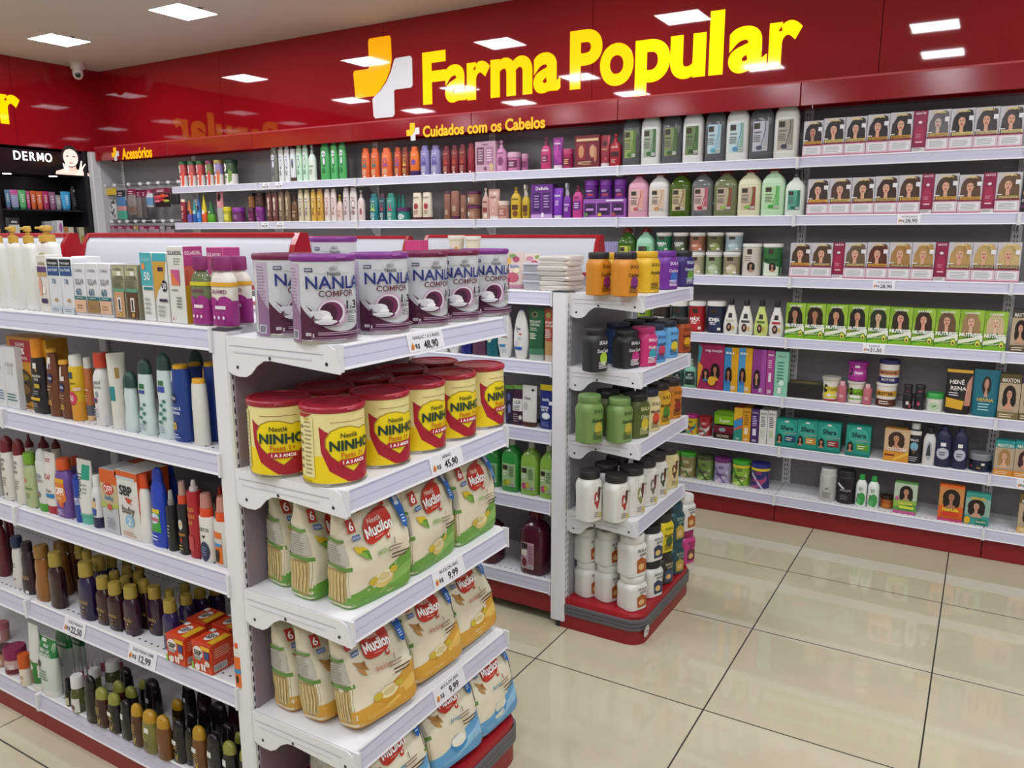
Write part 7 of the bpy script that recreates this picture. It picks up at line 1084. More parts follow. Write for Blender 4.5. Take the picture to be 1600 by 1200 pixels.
put('f4', 'P', [(455, 575, 410, 'cream_jar', 'white fruit-print square jar with black lid, at the back', wj(), {'b': .11}), (573, 697, 430, 'cream_jar', 'white fruit-print square jar with black lid, in front', wj(), {'b': .025}), (652, 755, 395, 'cream_jar', 'white square jar with black lid and olive print', wj('#7a8a4a'), {'w': .094}), (712, 811, 363, 'cream_jar', 'white square jar with black lid and grey print', wj('#6a6460'), {'w': .093}), (762, 852, 337, 'cream_jar', 'white square jar with black lid and black blossom print', wj('#3a4a2a'), {'w': .092}), (812, 906, 308, 'cream_jar', 'cream-yellow square jar with black lid', wj('#5a3a1c', '#d9cc98'), {'w': .092}),
 (540, 640, 380, 'cream_jar', 'white square jar hidden behind the fruit-print ones', wj(), {'b': .09, 'w': .092}), (590, 690, 348, 'cream_jar', 'white square jar far behind the fruit-print ones', wj(), {'b': .1, 'w': .092})], .006)
pj = lambda c, l, ink='#2a2a2a', acc='#a8521c', tx='': SK(c, l, skala(ink, tx, acc), .2)
lo = [(440, 548, 810, 980, 'white square jar by the post, lower tier', pj('#dcdad4', '#dad8d2')), (548, 650, 825, 1005, 'white square jar second from the post, lower tier', pj('#dcdad4', '#dad8d2')), (648, 767, 872, 1045, 'white square jar at the plinth corner, lower tier', pj('#dedcd6', '#dcdad4')), (738, 828, 805, 985, 'white square jar with black lid, lower tier', pj('#dcdad4', '#1c1b1c', '#2a2a2a', '#2a3a5a')), (795, 868, 768, 928, 'black square jar with dark lid, lower tier', pj('#2c2a24', '#26241f', '#c8c0a0', '#3a4a6a')), (845, 918, 722, 882, 'dark teal square jar, lower tier', pj('#1c454e', '#1c454e', '#a8b8a0', '#b09a3a')), (895, 970, 672, 836, 'pink square jar with crimson lid, lower tier', pj('#c23c80', '#92184e', '#6a1438', '#6a2a2a'))]
put('f5', 'P', [(l, r, t, 'cream_jar', w, k, {'y': y, 'w': .09 if i < 2 else .098 if i == 2 else .094}) for i, (l, r, t, y, w, k) in enumerate(lo)], .006)
up = [(445, 553, 668, 825, 'white square jar by the post, upper tier', pj('#dcdad4', '#dad8d2')), (553, 655, 680, 842, 'white square jar second from the post, upper tier', pj('#dcdad4', '#dad8d2')), (640, 760, 690, 882, 'white square jar at the plinth corner, upper tier', pj('#dedcd6', '#dcdad4')), (730, 812, 652, 822, 'white square jar with black lid, upper tier', pj('#dcdad4', '#1c1b1c', '#2a2a2a', '#2a3a5a')), (790, 862, 600, 775, 'yellow square jar with black lid, upper tier', pj('#d8c21c', '#2a2420', '#3a3a10', '#3a5a2a', 'Bomba')), (842, 915, 558, 735, 'dark teal square jar, upper tier', pj('#1c454e', '#1c454e', '#a8b8a0', '#b09a3a')), (885, 955, 522, 685, 'white square jar with white lid, upper tier at the far end', pj('#dcdad4', '#dad8d2'))]
low_ = [g for g in GOODS if g[2] == 'f5']
for (l, r, t, y, w, k), (lj, _, _, _) in zip(up, low_):
    hz = max(v.co.z+c.location.z for c in lj.children for v in c.data.vertices); x, yy, z = lj.location
    o = assemble('cream_jar', k.fn(.096 if 'corner' in w else .089 if 'the post' in w else .094, min(.155, max(.13, height_at(590+t/2.8583, x, yy)-z-hz))), (x-.004, yy, z+hz+.0006), pi/2-.42); note(o, w, 'f5', yy+.001)

# ================================================================== the middle gondola, side facing the milk tins
put('m1', 'O', [(196, 356, 195, 'wipes_pack', 'floral packet of wipes propped upright', PO('#d9c4bc', [('e', -.4, .75, .3, .1, '#d8a850'), ('e', .3, .8, .3, .08, '#b04a6a'), ('e', -.5, .45, .3, .1, '#c8788a'), ('e', .1, .3, .5, .14, '#b8586a'), ('e', -.5, .22, .4, .1, '#9a2a5a'), ('e', .4, .5, .25, .08, '#e8d8b8'), ('e', 0, .9, .3, .05, '#7a9a5a'), ('t', 'feelin', .2, .62, .09, '#3a7ab8', 1.), ('r', -1, .02, 1, .1, '#b87a90')], .3), {'b': .06, 'cat': 'packet'}), (300, 470, 205, 'wipes_pack', 'floral packet of wipes leaning behind the grey boxes', PO('#dccfc4', [('e', .5, .7, .3, .1, '#b85a7a'), ('e', .1, .85, .3, .07, '#c88a9a'), ('e', .4, .4, .3, .1, '#d8a0a8'), ('e', .7, .9, .2, .05, '#8aa05a')], .3), {'b': .14, 'cat': 'packet'})], .015)
def tray():
    def fn(w, h):
        t = MB().loft([(0, w*.43, w*.33, 5), (h*.8, w*.47, w*.36, 5)], '#a7a8b0', 24); q = MB().loft([(0, w*.5, w*.39, 5), (h*.12, w*.5, w*.39, 5), (h*.2, w*.47, w*.36, 5)], '#b9bac2', 24)
        return [('tray', t, 0), ('lid', q, h*.8)]
    return Kind(fn, .76)
for i, (t, s) in enumerate(((390, 446), (333, 389), (272, 332))): put('m1', 'O', [(352, 506, t, 'food_box', ['grey lidded box at the bottom of the stack', 'grey lidded box in the middle of the stack', 'grey lidded box on top of the stack'][i], tray(), {'s': s} if i else {})], .03)
zc = GZ2[0]
P = hit(740+640/4.4444, 350+445/4.4444, 2, zc)
for i in range(7):
    t = MB(); rg = random.Random(i); a, b, h = .064, .07, .0165
    t.loft([(0, a*.97, b*.97, 7), (h*.5, a, b, 8), (h, a*.96, b*.96, 7)], ['#d3cdc4', '#cfc8be', '#d8d0ca', '#c9c2b8'][i % 4]+'f', 28)
    for s in range(3): t.add([(-a*.9, -b*1.004-.0005, h*(.2+.25*s)), (a*.9, -b*1.004-.0005, h*(.25+.25*s)), (a*.9, -b*1.004-.0005, h*(.3+.25*s)), (-a*.9, -b*1.004-.0005, h*(.27+.25*s))], [(0, 1, 2, 3)], '#b5aea6' if s % 2 else '#e4e0dc')
    t.v = [(x+noise.noise(Vector((x*40, y*40, i)))*.003, y+noise.noise(Vector((x*40+9, y*40, i)))*.003, z+noise.noise(Vector((x*30, y*30, i+5)))*.0025*(z > .001)) for x, y, z in t.v]
    o = t.build('folded_cloth'); o.location = (P.x+.022+rg.uniform(-.004, .004), .262+.1+rg.uniform(-.004, .004), zc+.001+i*.0175); o.rotation_euler = (0, 0, rg.uniform(-.06, .06)); note(o, 'plastic-wrapped folded white cloth, number %s up the pile' % ORD[i], 'm1', i, 'cloth')
pot = lambda d: J('#ddd2b8', '#e0dacb', [('t', 'Bubbs', 0, .5, .2, '#4a8ab8', 1.2)]+d, .16, prof='wd')
dp = [('e', .5, .4, .25, .25, '#c88a3a')]
put('m1', 'Z', [(700, 727, .1, 'small_pot', 'small cream-coloured pot under another, hidden behind the tins', pot(dp), {'b': .12, 'cat': 'pot'}), (726, 752, .1, 'small_pot', 'small cream-coloured pot under its twin, hidden behind the tins', pot([]), {'b': .12, 'cat': 'pot'}),
 (700, 727, 368, 'small_pot', 'small cream-coloured pot with orange spot, seen over the tins', pot(dp), {'b': .12, 'cat': 'pot', 'z': 1.3612}), (726, 752, 369, 'small_pot', 'small cream-coloured pot seen over the tins, beside its spotted twin', pot([]), {'b': .12, 'cat': 'pot', 'z': 1.3612}), (634, 656, 376, 'wipes_box', 'pink box seen between the gondola headers', X('#c83a7a', [('e', 0, .4, .5, .3, '#e8d8e0')], .06), {'b': .05, 'cat': 'box'})], .015)
wash = lambda c, cap, dec=(): B(c, cap, dec, 'dv', .02, .2, .45, cap='d')
put('m2', 'V', [(20, 108, 120, 'body_wash', 'white bottle partly behind the milk tins', B('#d8d8d4', '#d0d0cc', [], 'rd', .1, .5)), (115, 184, 100, 'body_wash', 'white body wash bottle with grey print', B('#d9d9d5', '#cfcfcc', [('l', -.5, .15, .4, .35, 4, '#8a8aa0')], 'rd', .1, .5)), (186, 273, 90, 'body_wash', 'white body wash bottle with violet print', wash('#dad9d6', '#d0d0d0', [('l', -.5, .15, .4, .35, 4, '#6a6aa0')])),
 (276, 360, 80, 'body_wash', 'navy body wash bottle', B('#1d2270', '#d8d8dc', [('e', -.1, .45, .4, .1, '#8a90c8')], 'rd', .1, .5)), (362, 468, 70, 'body_wash', 'plum body wash bottle with flower seal', B('#5d3450', '#4a2840', [('e', -.2, .5, .45, .14, '#e0d8dc'), ('e', -.2, .5, .3, .09, '#b83a5c')], 'rd', .08, .5)), (464, 555, 60, 'body_wash', 'teal body wash bottle with avocado seal', B('#13606a', '#0f5058', [('e', -.3, .5, .45, .13, '#dfe0c8'), ('e', -.3, .5, .25, .08, '#8aa04a'), ('t', 'fresh', 0, .68, .05, '#d8f0f0', 1.)], 'rd', .08, .5)),
 (550, 648, 10, 'body_wash', 'white oval body wash bottle turned away', wash('#dcdbd6', '#d6d5d0', [('r', -.8, .22, .0, .28, '#3a8ab8'), ('l', -.5, .1, .2, .2, 3, '#9ab8d0'), ('e', .1, .45, .12, .04, '#b0a890')]), {'t': .5}), (660, 770, 16, 'body_wash', 'white oval body wash bottle with blue cap tip', wash('#dedcd7', '#3a86c8', [('t', 'Dove', -.25, .63, .07, '#2a3050', .7), ('p', [(-.4, .54), (-.2, .56), (-.3, .58)], '#3a3a30'), ('r', -.1, .5, .25, .53, '#b83a44'), ('e', -.5, .33, .18, .04, '#c8c8d8'), ('r', -.7, .19, .3, .25, '#2a5ab0'), ('l', -.3, .4, .3, .47, 2, '#a8d0d8')])),
 (768, 885, -0 or 1.6, 'body_scrub', 'dark green body scrub tube', T('#1f5a34', '#a8b8ac', [('e', -.2, .85, .4, .06, '#8a8a50'), ('e', -.2, .85, .25, .04, '#1a2a1c'), ('t', 'ESFOLIANTE', -.1, .7, .05, '#d8e0c8', 1.4), ('t', 'CORPORAL', -.1, .63, .05, '#d8e0c8', 1.3), ('l', -.7, .5, .4, .58, 2, '#c8d8b8'), ('l', -.7, .32, .3, .46, 4, '#e0e4d0'), ('r', -1, 0, 1, .12, '#3f7a5a')], .12, .5, .95), {'cat': 'tube'}), (880, 972, 8, 'body_scrub', 'red and tan body scrub tube beside the post', T('#a04a38', '#c8b8a8', [('r', -1, 0, 1, .3, '#b08a58'), ('e', -.3, .85, .4, .06, '#a89a4a'), ('t', 'ESFOLIANTE', -.1, .7, .05, '#f0e0d0', 1.4), ('t', 'CORPORAL', -.1, .63, .05, '#f0e0d0', 1.3), ('l', -.7, .36, .3, .56, 5, '#ecdccc')], .12, .5, .95), {'cat': 'tube'})], .012)
put('m3', 'V', [(600, 652, 562, 'refill_pouch', 'black and violet flowered refill pouch', PO('#2a2434', [('e', 0, .7, .4, .1, '#5a5a9a'), ('e', .2, .4, .4, .12, '#7a7ab0'), ('e', -.3, .2, .3, .1, '#4a3a6a'), ('r', -1, .9, 1, 1, '#5a8a3c')], .4)), (648, 735, 562, 'refill_pouch', 'purple refill pouch with white label', PO('#3a1f38', [('r', -1, .9, 1, 1, '#6a9a4a'), ('r', -.8, .36, .8, .66, '#e0dcd8'), ('t', 'LUX', .05, .58, .09, '#2a2028', 1.), ('l', -.6, .38, .5, .5, 3, '#5a5058'), ('e', .5, .2, .25, .06, '#d8d0c8'), ('l', -.6, .08, .3, .3, 4, '#a890a0')], .4)), (722, 826, 565, 'refill_pouch', 'white refill pouch with brown foot', PO('#d9d7d1', [('r', -1, 0, 1, .12, '#4a2a20'), ('e', -.4, .5, .3, .1, '#b8b4ac'), ('t', 'Dove', -.2, .7, .07, '#55504a', .8), ('e', .5, .9, .2, .03, '#2a2a2a')], .4), {'b': -.004}), (805, 862, 575, 'refill_pouch', 'grey refill pouch behind the white one', PO('#8a898c', [('r', -1, 0, 1, .12, '#4a2a20')], .4), {'b': .07}), (850, 966, 560, 'refill_pouch', 'navy refill pouch with yellow top, by the post', PO('#1d2a74', [('r', -1, .87, 1, 1, '#d8c01c'), ('t', 'NIVEA', -.2, .66, .06, '#e8ecf4', .9), ('r', .2, .55, .6, .63, '#e4e4e8'), ('t', 'creme', -.3, .5, .07, '#e8ecf4', 1.), ('t', 'care', -.3, .44, .07, '#e8ecf4', .8), ('e', -.1, .3, .5, .08, '#c8d0e0'), ('e', -.1, .31, .35, .05, '#e8ecf0'), ('l', -.6, .06, .4, .18, 3, '#7a88c0')], .4))], .015)
rj = lambda c, lab, fr: B(c, '#cfccc4', [('r', -.7, .12, .75, .62, lab), ('r', -.65, .48, -.05, .58, '#2a241c'), ('l', -.6, .36, -.1, .46, 2, '#e8e8e0'), ('e', -.3, .2, .3, .07, fr), ('e', .05, .22, .22, .06, '#b8b83a'), ('l', .1, .34, .7, .58, 6, '#5a7a50'), ('r', .3, .13, .7, .19, '#e8e8e4'), ('b', .33, .135, .67, .185, '#222')], 'jg', .1, .32, .9, p=3.2, n=28)
put('m4', 'Q', [(262, 420, 310, 'refill_jar', 'clear lavender bottle behind the cereal bags', rj('#a4a8bcc', '#b8bcc8', '#7a7aa0'), {'b': .05, 'cat': 'bottle'}), (424, 585, 276, 'refill_jar', 'deep green liquid bottle, partly hidden by a cereal bag', rj('#2f8a3cg', '#8ab884', '#5a9a4a'), {'b': .02, 'cat': 'bottle'}), (576, 742, 252, 'refill_jar', 'deep green liquid bottle with herb label', rj('#349440g', '#9ac088', '#8aa02a'), {'cat': 'bottle'}), (738, 905, 275, 'refill_jar', 'lime green liquid bottle with fruit label', rj('#8ab84ag', '#a8c48c', '#b8487a'), {'cat': 'bottle'}), (900, 1040, 305, 'refill_jar', 'lime green liquid bottle with fruit label, by the post', rj('#8ab84ag', '#a8c48c', '#b8487a'), {'cat': 'bottle'})], .015)
wine = lambda: JUG('#4e1424g', '#6a1424', [('r', -.75, .1, .3, .58, '#b89aa8'), ('r', -.7, .46, -.2, .56, '#241c14'), ('r', -.7, .34, -.25, .44, '#d8d4c8'), ('e', -.45, .22, .2, .08, '#6a2a34'), ('l', -.15, .2, .27, .54, 8, '#8a5a70'), ('r', -.1, .11, .25, .18, '#e8e4e4'), ('b', -.08, .12, .22, .17, '#222'), ('t', '2L', -.5, .13, .04, '#e8e0e0', .3)], .9, .1)
put('m5', 'P', [(218, 342, 592, 'shampoo_jug', 'big wine-red jug beside the post', wine(), {'y': 885}), (5, 133, 596, 'shampoo_jug', 'big wine-red jug half hidden by the cereal bags', wine(), {'y': 830})], .02)

# ================================================================== signs
def solid(mb, v, f, P, depth, c, cs=None):
    """raised lettering: a flat triangle outline given thickness; P(a, b, t) places it"""
    n = len(v); mb.add([P(a, b, depth) for a, b in v], f, c)
    ed = {}
    for q in f:
        for i in range(len(q)): ed.setdefault(tuple(sorted((q[i], q[(i+1) % len(q)]))), []).append((q[i], q[(i+1) % len(q)]))
    b = [e[0] for e in ed.values() if len(e) == 1]
    if b: mb.add([P(*v[i], depth) for e in b for i in e]+[P(*v[i], 0) for e in b for i in e], [(2*k, 2*k+1, 2*len(b)+2*k+1, 2*len(b)+2*k) for k in range(len(b))], cs or c)
    return mb
CY = [(.28, .97), (.3, 1), (.64, 1), (.66, .97), (.665, .7), (.63, .58), (.56, .46), (.45, .35), (.36, .285), (.05, .28), (.02, .3), (0, .6), (.02, .63), (.26, .63), (.28, .65)]
CW = [(.71, .7), (.74, .715), (.97, .72), (1, .69), (1, .36), (.97, .335), (.72, .335), (.69, .32), (.69, .03), (.66, 0), (.36, 0), (.33, .03), (.32, .25), (.36, .28), (.46, .34), (.57, .44), (.65, .56)]
GLOW = {'y': mat('#ffc300', .06, 0, 0, .62), 'Y': mat('#ffd800', .06, 0, 0, .85), 'o': mat('#ffaa00', .06, 0, 0, .5), 'w': mat('#dcdce0', .06, 0, 0, .2)}
def lettering(parent, text, boxes, P, zb, zx, depth, cols, fat=.03):
    """letters one by one, each a raised part; boxes give the span of each letter along the wall"""
    S_ = zx/.54                                        # scale from the x-height
    for ch, (a, b), c in zip(text, boxes, cols):
        v, f, x0, x1, y0, y1 = glyphs(ch, fat, 10); k = (b-a)/(x1-x0)
        solid(MB(), [(a+(p-x0)*k, zb+q*S_) for p, q in v], f, P, depth, GLOW[c], GLOW[c]).build('letter', parent, flat=True)
def emblem(parent, x0, x1, z0, z1, P, depth, cy, cw):
    for pts, c, nm in ((CY, cy, 'gold_half'), (CW, cw, 'white_half')):
        v, f = poly2([(x0+(x1-x0)*a, z0+(z1-z0)*b) for a, b in pts]); solid(MB(), v, f, P, depth, c).build(nm, parent, flat=True)
YP = 1.95
def wx(px, py): return hit(px, py, 1, YP).x
spans = [(661, 697, 120), (696, 731, 130), (730, 766, 120), (767, 832, 115), (834, 876, 110), (891, 941, 95), (938, 990, 105), (993, 1047, 100), (1048, 1103, 85), (1109, 1131, 70), (1139, 1199, 75), (1202, 1253, 65)]
bx = [(wx(a, y), wx(b, y)) for a, b, y in spans]
zbase = (hit(663, 160, 1, YP).z+hit(1222, 102, 1, YP).z)/2; xh = hit(715, 97, 1, YP).z-hit(715, 158, 1, YP).z
sg = empty('store_sign', (0, YP, 0)); Pb = lambda a, b, t: (a, -.0005-t, b)
emblem(sg, wx(553, 120), wx(645, 130), hit(600, 184, 1, YP).z, hit(600, 57, 1, YP).z, Pb, .004, GLOW['o'], GLOW['w'])
lettering(sg, 'FarmaPopular', bx, Pb, zbase, xh*.98, .004, 'yyyyyyyYYYYY', .036)
tag(sg, 'big glowing yellow shop name with cross emblem on the red back wall', 'sign')
# the same sign on the cladding of the side wall, only its end in the picture
s2 = empty('store_sign', (-5.2, 0, 0)); yr = hit(31, 165, 0, -5.2).y; x_end = bx[-1][1]
Pl = lambda a, b, t: (.0005+t, yr+(a-x_end), b)
off = hit(5, 190, 0, -5.2).z-zbase
Pl2 = lambda a, b, t: Pl(a, b+off, t)
emblem(s2, wx(553, 120), wx(645, 130), hit(600, 184, 1, YP).z, hit(600, 57, 1, YP).z, Pl2, .004, GLOW['o'], GLOW['w'])
lettering(s2, 'FarmaPopular', bx, Pl2, zbase, xh*.98, .004, 'yyyyyyyyyyyy', .036)
tag(s2, 'glowing yellow shop name on the side wall, only its end in view', 'sign')
# headings on the fascia boards
YT = 1.80
def heading(text, px, py0, py1, ex, label):
    h = empty('fascia_heading', (0, YT, 0)); a = hit(px[0], py0[0], 1, YT); b = hit(px[1], py1[0], 1, YT); z0 = hit(px[0], py0[1], 1, YT).z; xa = b.x-a.x
    v, f, x0, x1, y0, y1 = glyphs(text, .03, 8); k = xa/(x1-x0); zc = (hit((px[0]+px[1])/2, (py0[0]+py1[0])/2, 1, YT).z)
    hh = abs(hit(px[0], py0[0], 1, YT).z-z0); kz = hh/.72
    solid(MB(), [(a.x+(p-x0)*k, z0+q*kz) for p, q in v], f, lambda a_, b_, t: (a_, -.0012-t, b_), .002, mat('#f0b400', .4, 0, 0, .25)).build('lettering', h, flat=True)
    e0, e1 = hit(ex[0], ex[2], 1, YT), hit(ex[1], ex[3], 1, YT)
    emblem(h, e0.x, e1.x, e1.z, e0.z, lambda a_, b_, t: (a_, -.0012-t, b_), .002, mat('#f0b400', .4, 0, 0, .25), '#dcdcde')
    return tag(h, label, 'sign', 'yellow headings on the red fascia')
heading('Acessórios', (190, 237), (232, 249), (229, 245), (174, 187, 231, 251), 'small yellow accessories heading with a cross on the red fascia')
heading('Cuidados com os Cabelos', (661, 852), (197, 214), (183, 200), (635, 656, 193, 219), 'small yellow hair care heading with a cross on the red fascia')

# ------------------------------------------------------------------ the skincare cabinet on the side wall
zc = lambda y, x=70: hit(x, y, 0, -5.2).z
YD0, YD1 = hit(1, 330, 0, -5.2).y-.02, 1.765
zt, zs, z1_, z2_ = 2.122, zc(273, 80), hit(70, 328, 0, -5.33).z, hit(100, 382, 0, -5.3).z
BK = '#141318'
cb = empty('display_cabinet', (-5.2, YD0, 0)); L = YD1-YD0; tag(cb, 'black illuminated skincare cabinet on the side wall, in the corner', 'cabinet')
t = MB(); t.box((-.34, 0, 0), (-.325, L, zt), BK); t.box((-.34, 0, 0), (.002, .03, zt), BK); t.box((-.34, L-.03, 0), (.002, L, zt), BK); t.box((-.34, .03, zt-.02), (0, L-.03, zt), BK); t.box((-.325, .03, zs-.004), (-.03, L-.03, zs+.012), BK); t.box((-.34, .03, .05), (0, L-.03, .85), BK); t.build('carcass', cb, flat=True)
sgn = MB().box((-.03, .03, zs), (0, L-.03, zt-.001), '#17141ag').build('sign_panel', cb, flat=True)
a, b = hit(21, 245, 0, -5.2), hit(79, 246, 0, -5.2); v, f, x0, x1, y0, y1 = glyphs('DERMO', .02, 8); k = (b.y-a.y)/(x1-x0); hz = zc(237, 30)-zc(251, 30); z0 = (hit(21, 250, 0, -5.2).z+hit(79, 252, 0, -5.2).z)/2
dm = MB()
for ch, f0, f1 in (('D', 0, .185), ('E', .235, .365), ('R', .42, .575), ('M', .62, .8), ('O', .835, 1.03)):
    v, f, x0, x1, y0, y1 = glyphs(ch, .016, 8); k = (f1-f0)*(b.y-a.y)/(x1-x0)
    solid(dm, [(a.y-YD0+f0*(b.y-a.y)+(p-x0)*k, z0+q*hz/.72) for p, q in v], f, lambda p, q, t: (.0012+t, p, q), .004, mat('#f4f4f8', .4, 0, 0, .9))
dm.build('lettering', sgn, flat=True)
# the backlit portrait is a flat cut-out print on the panel
pa, pb = hit(87, 272, 0, -5.2), hit(136, 229, 0, -5.2); pw, ph = pb.y-pa.y, pb.z-pa.z
pm = lambda c: mat(c, .4, 0, 0, .55)
po = MB()
for i, (pts, c) in enumerate([([(0, .0), (.02, .1), (.3, .22), (.62, .2), (.95, .1), (1, .0)], '#ecd0c0'), ([(.38, .15), (.4, .4), (.6, .4), (.62, .15)], '#e4bfae'), (ell(.47, .62, .25, .37, 22), '#2a2422'), (ell(.475, .58, .215, .3, 22), '#f2dccf'), ([(.27, .72), (.3, .88), (.47, .97), (.64, .88), (.68, .7), (.6, .82), (.47, .87), (.34, .82)], '#2a2422'),
    (ell(.38, .62, .05, .018, 10), '#4a4038'), (ell(.57, .62, .05, .018, 10), '#4a4038'), ([(.46, .48), (.5, .48), (.48, .6)], '#dcb8a8'), (ell(.475, .4, .07, .022, 12), '#c0707a'),
    ([(.3, .08), (.24, .25), (.22, .38), (.26, .37), (.29, .27), (.29, .42), (.33, .42), (.34, .28), (.36, .4), (.39, .38), (.4, .15)], '#f6e4da'), ([(.62, .05), (.7, .25), (.76, .5), (.8, .49), (.77, .27), (.88, .42), (.9, .39), (.8, .22), (.78, .02)], '#f6e4da')]):
    v, f = poly2(pts); po.add([(.0008+.0003*i, pa.y-YD0+p*pw, pa.z+q*ph) for p, q in v], f, pm(c))
po.build('portrait_print', sgn, flat=True)
for y in (hit(20, 274, 0, -5.22).y, hit(92, 278, 0, -5.22).y):
    MB().loft([(-.003, .028, .028), (-.001, .03, .03), (0, .03, .03)], mat('#fff6ec', .4, 0, 0, 9.0), 20).build('downlight', cb, loc=(-.1, y-YD0, zs-.004))
for z in (z1_, z2_, z2_-.3): MB().box((-.325, .03, z-.012), (-.05, L-.03, z), '#20262cg').build('shelf', cb, flat=True)
RD['d1'] = ('l', 0, z1_, 'skincare cabinet shelf', 'the door side'); RD['d2'] = ('l', 0, z2_, 'lower skincare cabinet shelf', 'the door side')
def dput(row, items):
    for l, r, tp, nm, w, kd, xd in items:
        x = -5.2-xd; l, r, tp = l/6, r/6, 200+tp/6; z = RD[row][2]; P0 = Vector((x, 0, z+.05)); D = Vector((0, 1, 0)); ya, yb = along(l, P0, D), along(r, P0, D); wd_ = abs(yb-ya)*.96; y = (ya+yb)/2
        o = assemble(nm, kd.fn(wd_, height_at(tp, x, y)-z), (x, y, z+.0006), pi/2); note(o, w, row, y)
ft = lambda c, c2: T(c, c2, [('l', -.5, .3, .4, .8, 5, '#e8e0e0')], .1)
dput('d1', [(50, 100, 578, 'skincare_tube', 'pale blue and pink tube', ft('#5a86a8', '#8a3a6a'), .12), (98, 180, 578, 'skincare_tube', 'pink-topped lilac tube', T('#9aa0c0', '#1f5a5c', [('r', -1, .7, 1, 1, '#c05a96')], .1), .12), (178, 250, 582, 'skincare_tube', 'bright green tube', ft('#5ab06a', '#1f7a3a'), .12), (250, 288, 590, 'skincare_tube', 'rose pink tube', ft('#b84a7a', '#7a2a5a'), .12),
 (290, 345, 588, 'skincare_tube', 'orange tube', ft('#c85a2a', '#b8441c'), .12), (345, 404, 594, 'skincare_tube', 'orange tube', ft('#cf6230', '#b8441c'), .12), (402, 464, 594, 'skincare_tube', 'crimson tube', ft('#a82a5c', '#8a1c4a'), .12), (464, 526, 600, 'skincare_tube', 'mauve tube', ft('#8a5a78', '#8a2a6a'), .12), (522, 580, 630, 'skincare_tube', 'short grey tube', ft('#8a8a8c', '#6a6a6e'), .12), (575, 665, 596, 'skincare_tube', 'bright sky blue tube', T('#3a9ad0', '#1f6a98', [('l', -.3, .2, .5, .8, 6, '#d8eef8')], .1), .11)])
dput('d1', [(668, 722, 548, 'skincare_bottle', 'black bottle with a pale label', B('#1c1c20', '#2a2a30', [('r', -.3, .85, .3, .95, '#bbb'), ('l', -.5, .2, .5, .6, 5, '#66666c')], 'st', .1, .6), .14), (730, 790, 545, 'skincare_bottle', 'dark blue bottle with a white sticker', B('#1c2630', '#22303c', [('r', -.3, .6, .3, .75, '#ccc')], 'st', .2, .7), .14)])
cx = lambda c, *d: X(c, list(d), .05)
dput('d2', [(82, 182, 842, 'skincare_box', 'white carton with a green swirl', cx('#c8ccc8', ('p', [(-.8, .5), (0, .35), (.8, .45), (.2, .28), (-.6, .36)], '#5aa03a'), ('r', -1, .75, 1, 1, '#2a2c2a'), ('t', 'skin', 0, .86, .1, '#eee', 1.2)), .1), (420, 480, 876, 'skincare_box', 'grey carton', cx('#9a9ca0', ('l', -.6, .5, .6, .8, 4, '#77797d')), .1), (482, 525, 872, 'skincare_box', 'pale grey carton', cx('#b8b8ba', ('l', -.6, .5, .6, .8, 4, '#77797d')), .1), (527, 590, 868, 'skincare_box', 'white carton with a violet dot', cx('#d0ccd0', ('e', .2, .7, .5, .2, '#a85a9c'), ('r', -.8, .05, .8, .2, '#24402c')), .1),
 (592, 632, 926, 'skincare_box', 'olive and cream carton', cx('#a8a890', ('r', -1, .7, 1, 1, '#b07a4a')), .1), (634, 684, 930, 'skincare_box', 'cream carton with green print', cx('#c8c4b0', ('e', 0, .5, .4, .2, '#7a9a5a')), .1), (737, 790, 932, 'skincare_box', 'cream and amber carton', cx('#c0b898', ('r', -.8, .1, .8, .5, '#b08a3a')), .1)])
dput('d2', [(690, 732, 932, 'dropper_bottle', 'black bottle with a white label', B('#1a1818', '#1a1818', [('r', -.5, .1, .5, .7, '#e4e0d8')], 'st', .3, .6, 1.), .1)])

# ------------------------------------------------------------------ hooks and hanging accessories in the corner bay
YH = 1.86                                             # front of the hooks
def hooks(py, pxs, label):
    z = hit(230, py, 1, YH).z; r = empty('hook_rail', (WX[0], WYB, z)); q = [along(p, Vector((0, YH, z)), Vector((1, 0, 0)))-WX[0] for p in pxs]
    MB().box((q[0]-.05, -.012, -.012), (min(q[-1]+.05, .9), -.002, .004), '#c4c4c8').build('crossbar', r, flat=True)
    for x in q:
        MB().tube([(x, -.008, 0), (x, YH-WYB+.012, .002), (x, YH-WYB, .016)], .0028, '#d8d8da').build('hook', r)
        MB().tube([(x, -.008, .03), (x, YH-WYB+.01, .028)], .0022, '#d8d8da').build('label_arm', r)
        MB().box((x-.02, YH-WYB+.004, .014), (x+.02, YH-WYB+.007, .034), '#dcdcdf').build('price_plate', r, flat=True)
    tag(r, label, 'hook rail', 'white hook rails in the corner bay'); return z
ZH = hooks(291, [163, 178, 200, 218, 231, 246, 262, 278], 'upper white hook rail with price plates in the corner bay')
ZL = hooks(350, [174, 186, 198, 211, 224, 240, 254, 268], 'lower white hook rail, just above the white gondola header')
def hang(l, r, t, b, words, card, item, name='hanging_pack', y=YH+.02, d=.03, z=None):
    P0 = Vector((0, y, 1.6)); D = Vector((1, 0, 0)); ox, oy, sc = CROP['R']; a, c = along(ox+l/sc, P0, D), along(ox+r/sc, P0, D); x = (a+c)/2; w = c-a
    zt_ = height_at(oy+t/sc, x, y); zb_ = height_at(oy+b/sc, x, y) if b > 0 else zt_+b; h = zt_-zb_
    rr = empty(name, (x, y, zb_)); n = MB().box((-w*.48, -.001, h*.76), (w*.48, .001, h), card); decor(n, [('l', -.7, .8, .4, .95, 2, '#e8d0d8')], lambda u, v, e: (u*w*.48, -.001-e, v*h), w, h, 9); n.build('header_card', rr, flat=True)
    item(w, h, d).build('contents', rr); note(rr, words, 'hk', x, 'hanging pack')
RD['hk'] = ('x', 0, 0, 'corner hooks', 'the corner')
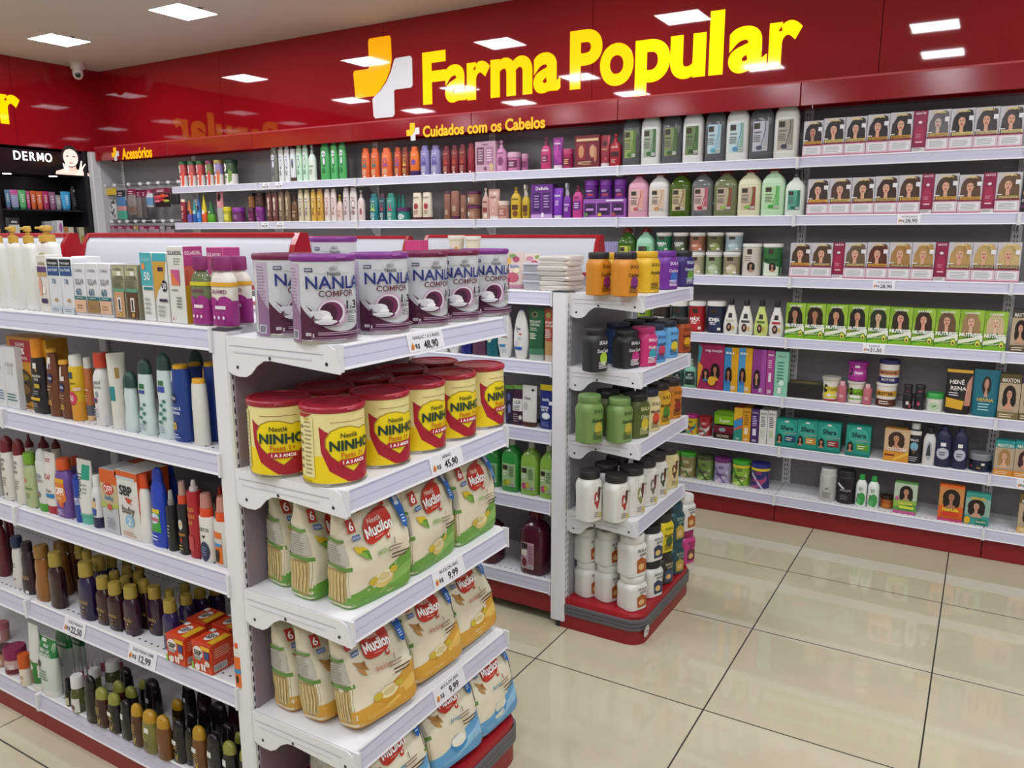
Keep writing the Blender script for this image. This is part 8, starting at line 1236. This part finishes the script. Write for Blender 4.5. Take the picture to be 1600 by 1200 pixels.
def soft(c, *bands):
    def fn(w, h, d):
        t = MB().loft([(0, w*.42, d*.3, 3), (h*.05, w*.47, d*.5, 3), (h*.6, w*.47, d*.5, 3), (h*.78, w*.4, d*.1, 3)], c, 18)
        for z0, z1, cc in bands: t.loft([(h*z0, w*.475, d*.51, 3), (h*z1, w*.475, d*.51, 3)], cc, 18)
        return t
    return fn
def zebra(w, h, d):
    t = soft('#c9c9cb')(w, h, d); rg = random.Random(3)
    for i in range(26):
        u, v, a = rg.uniform(-.4, .4)*w, rg.uniform(.06, .72)*h, rg.uniform(-.6, .6)
        t.add([(u, -d*.52, v), (u+.014*cos(a), -d*.52, v+.014*sin(a)), (u+.018, -d*.525, v+.02), (u+.004, -d*.525, v+.012)], [(0, 1, 2, 3)], '#26262a')
    return t
def charm(w, h, d):
    t = MB()
    for x, z, rr, c in ((-.2, .55, .3, '#d84a5a'), (.1, .6, .28, '#e0603a'), (-.25, .35, .22, '#e0708a'), (.3, .35, .2, '#b8c04a'), (.05, .4, .2, '#c8384a'), (.3, .6, .18, '#d8504a')): t.loft([(-rr*h*.4, .002, .002), (-rr*h*.2, rr*w*.8, d*.4), (rr*h*.2, rr*w*.8, d*.4), (rr*h*.4, .002, .002)], c, 10, (x*w, -d*.3, z*h))
    t.box((-w*.45, -.002, h*.05), (w*.45, .004, h*.74), '#2a1c20'); return t
hang(95, 275, 565, 645, 'yellow tag hung at the corner end', '#c8a81c', lambda w, h, d: MB().box((-w*.48, -.0012, 0), (w*.48, .0012, h*.76), '#d0b020'), 'hang_tag')
hang(145, 262, 648, 940, 'zebra-striped pouch below the yellow tag', '#9a9a9c', zebra, y=YH+.05)
hang(270, 375, 590, 935, 'blue, pink and mint sponge pack', '#20262c', soft('#4a78a8', (.0, .3, '#4aa08a'), (.3, .46, '#c88a8a')))
hang(398, 498, 575, 880, 'grey-brown glove pack', '#8a1c48', soft('#8a8280', (.05, .32, '#7a6458')))
hang(500, 560, 590, 915, 'smoky grey glove pack on dark red card', '#8a1c48', soft('#77706e'), y=YH+.035)
hang(562, 622, 590, 920, 'smoky brown pack on dark red card', '#8a1c48', soft('#5c5452'), y=YH+.045)
hang(622, 700, 580, 790, 'blue and white brush pack', '#8a1c48', soft('#c8ccd4', (.1, .55, '#6a90b8')))
hang(712, 905, 565, 800, 'bright pink and orange flower charm pack', '#7a1c3a', charm)
hang(908, 1010, 570, 755, 'black hair accessory pack', '#5a1430', soft('#26242a'))
RD['hl'] = ('x', 0, 0, 'lower corner hooks', 'the corner')
for i, (l, r, c) in enumerate(((162, 232, '#8c1a4c'), (236, 330, '#8f1d4e'), (334, 428, '#8a184a'), (432, 492, '#9a8a3a'), (496, 598, '#8f1d4e'), (602, 742, '#8c1a4c'), (748, 808, '#8a8a8e'), (812, 925, '#3a3844'))):
    hang(l, r, 1012, -.12, ['magenta-carded pack', 'magenta-carded pack', 'magenta-carded pack', 'gold-carded pack', 'magenta-carded pack', 'wide magenta-carded pack', 'grey-carded pack', 'dark-carded pack'][i], c, soft('#8a7a80'), y=YH+.02); GOODS[-1] = (GOODS[-1][0], GOODS[-1][1], 'hl', GOODS[-1][3])

finish_labels()
bpy.data.objects.remove(_fo); bpy.data.curves.remove(_fc)
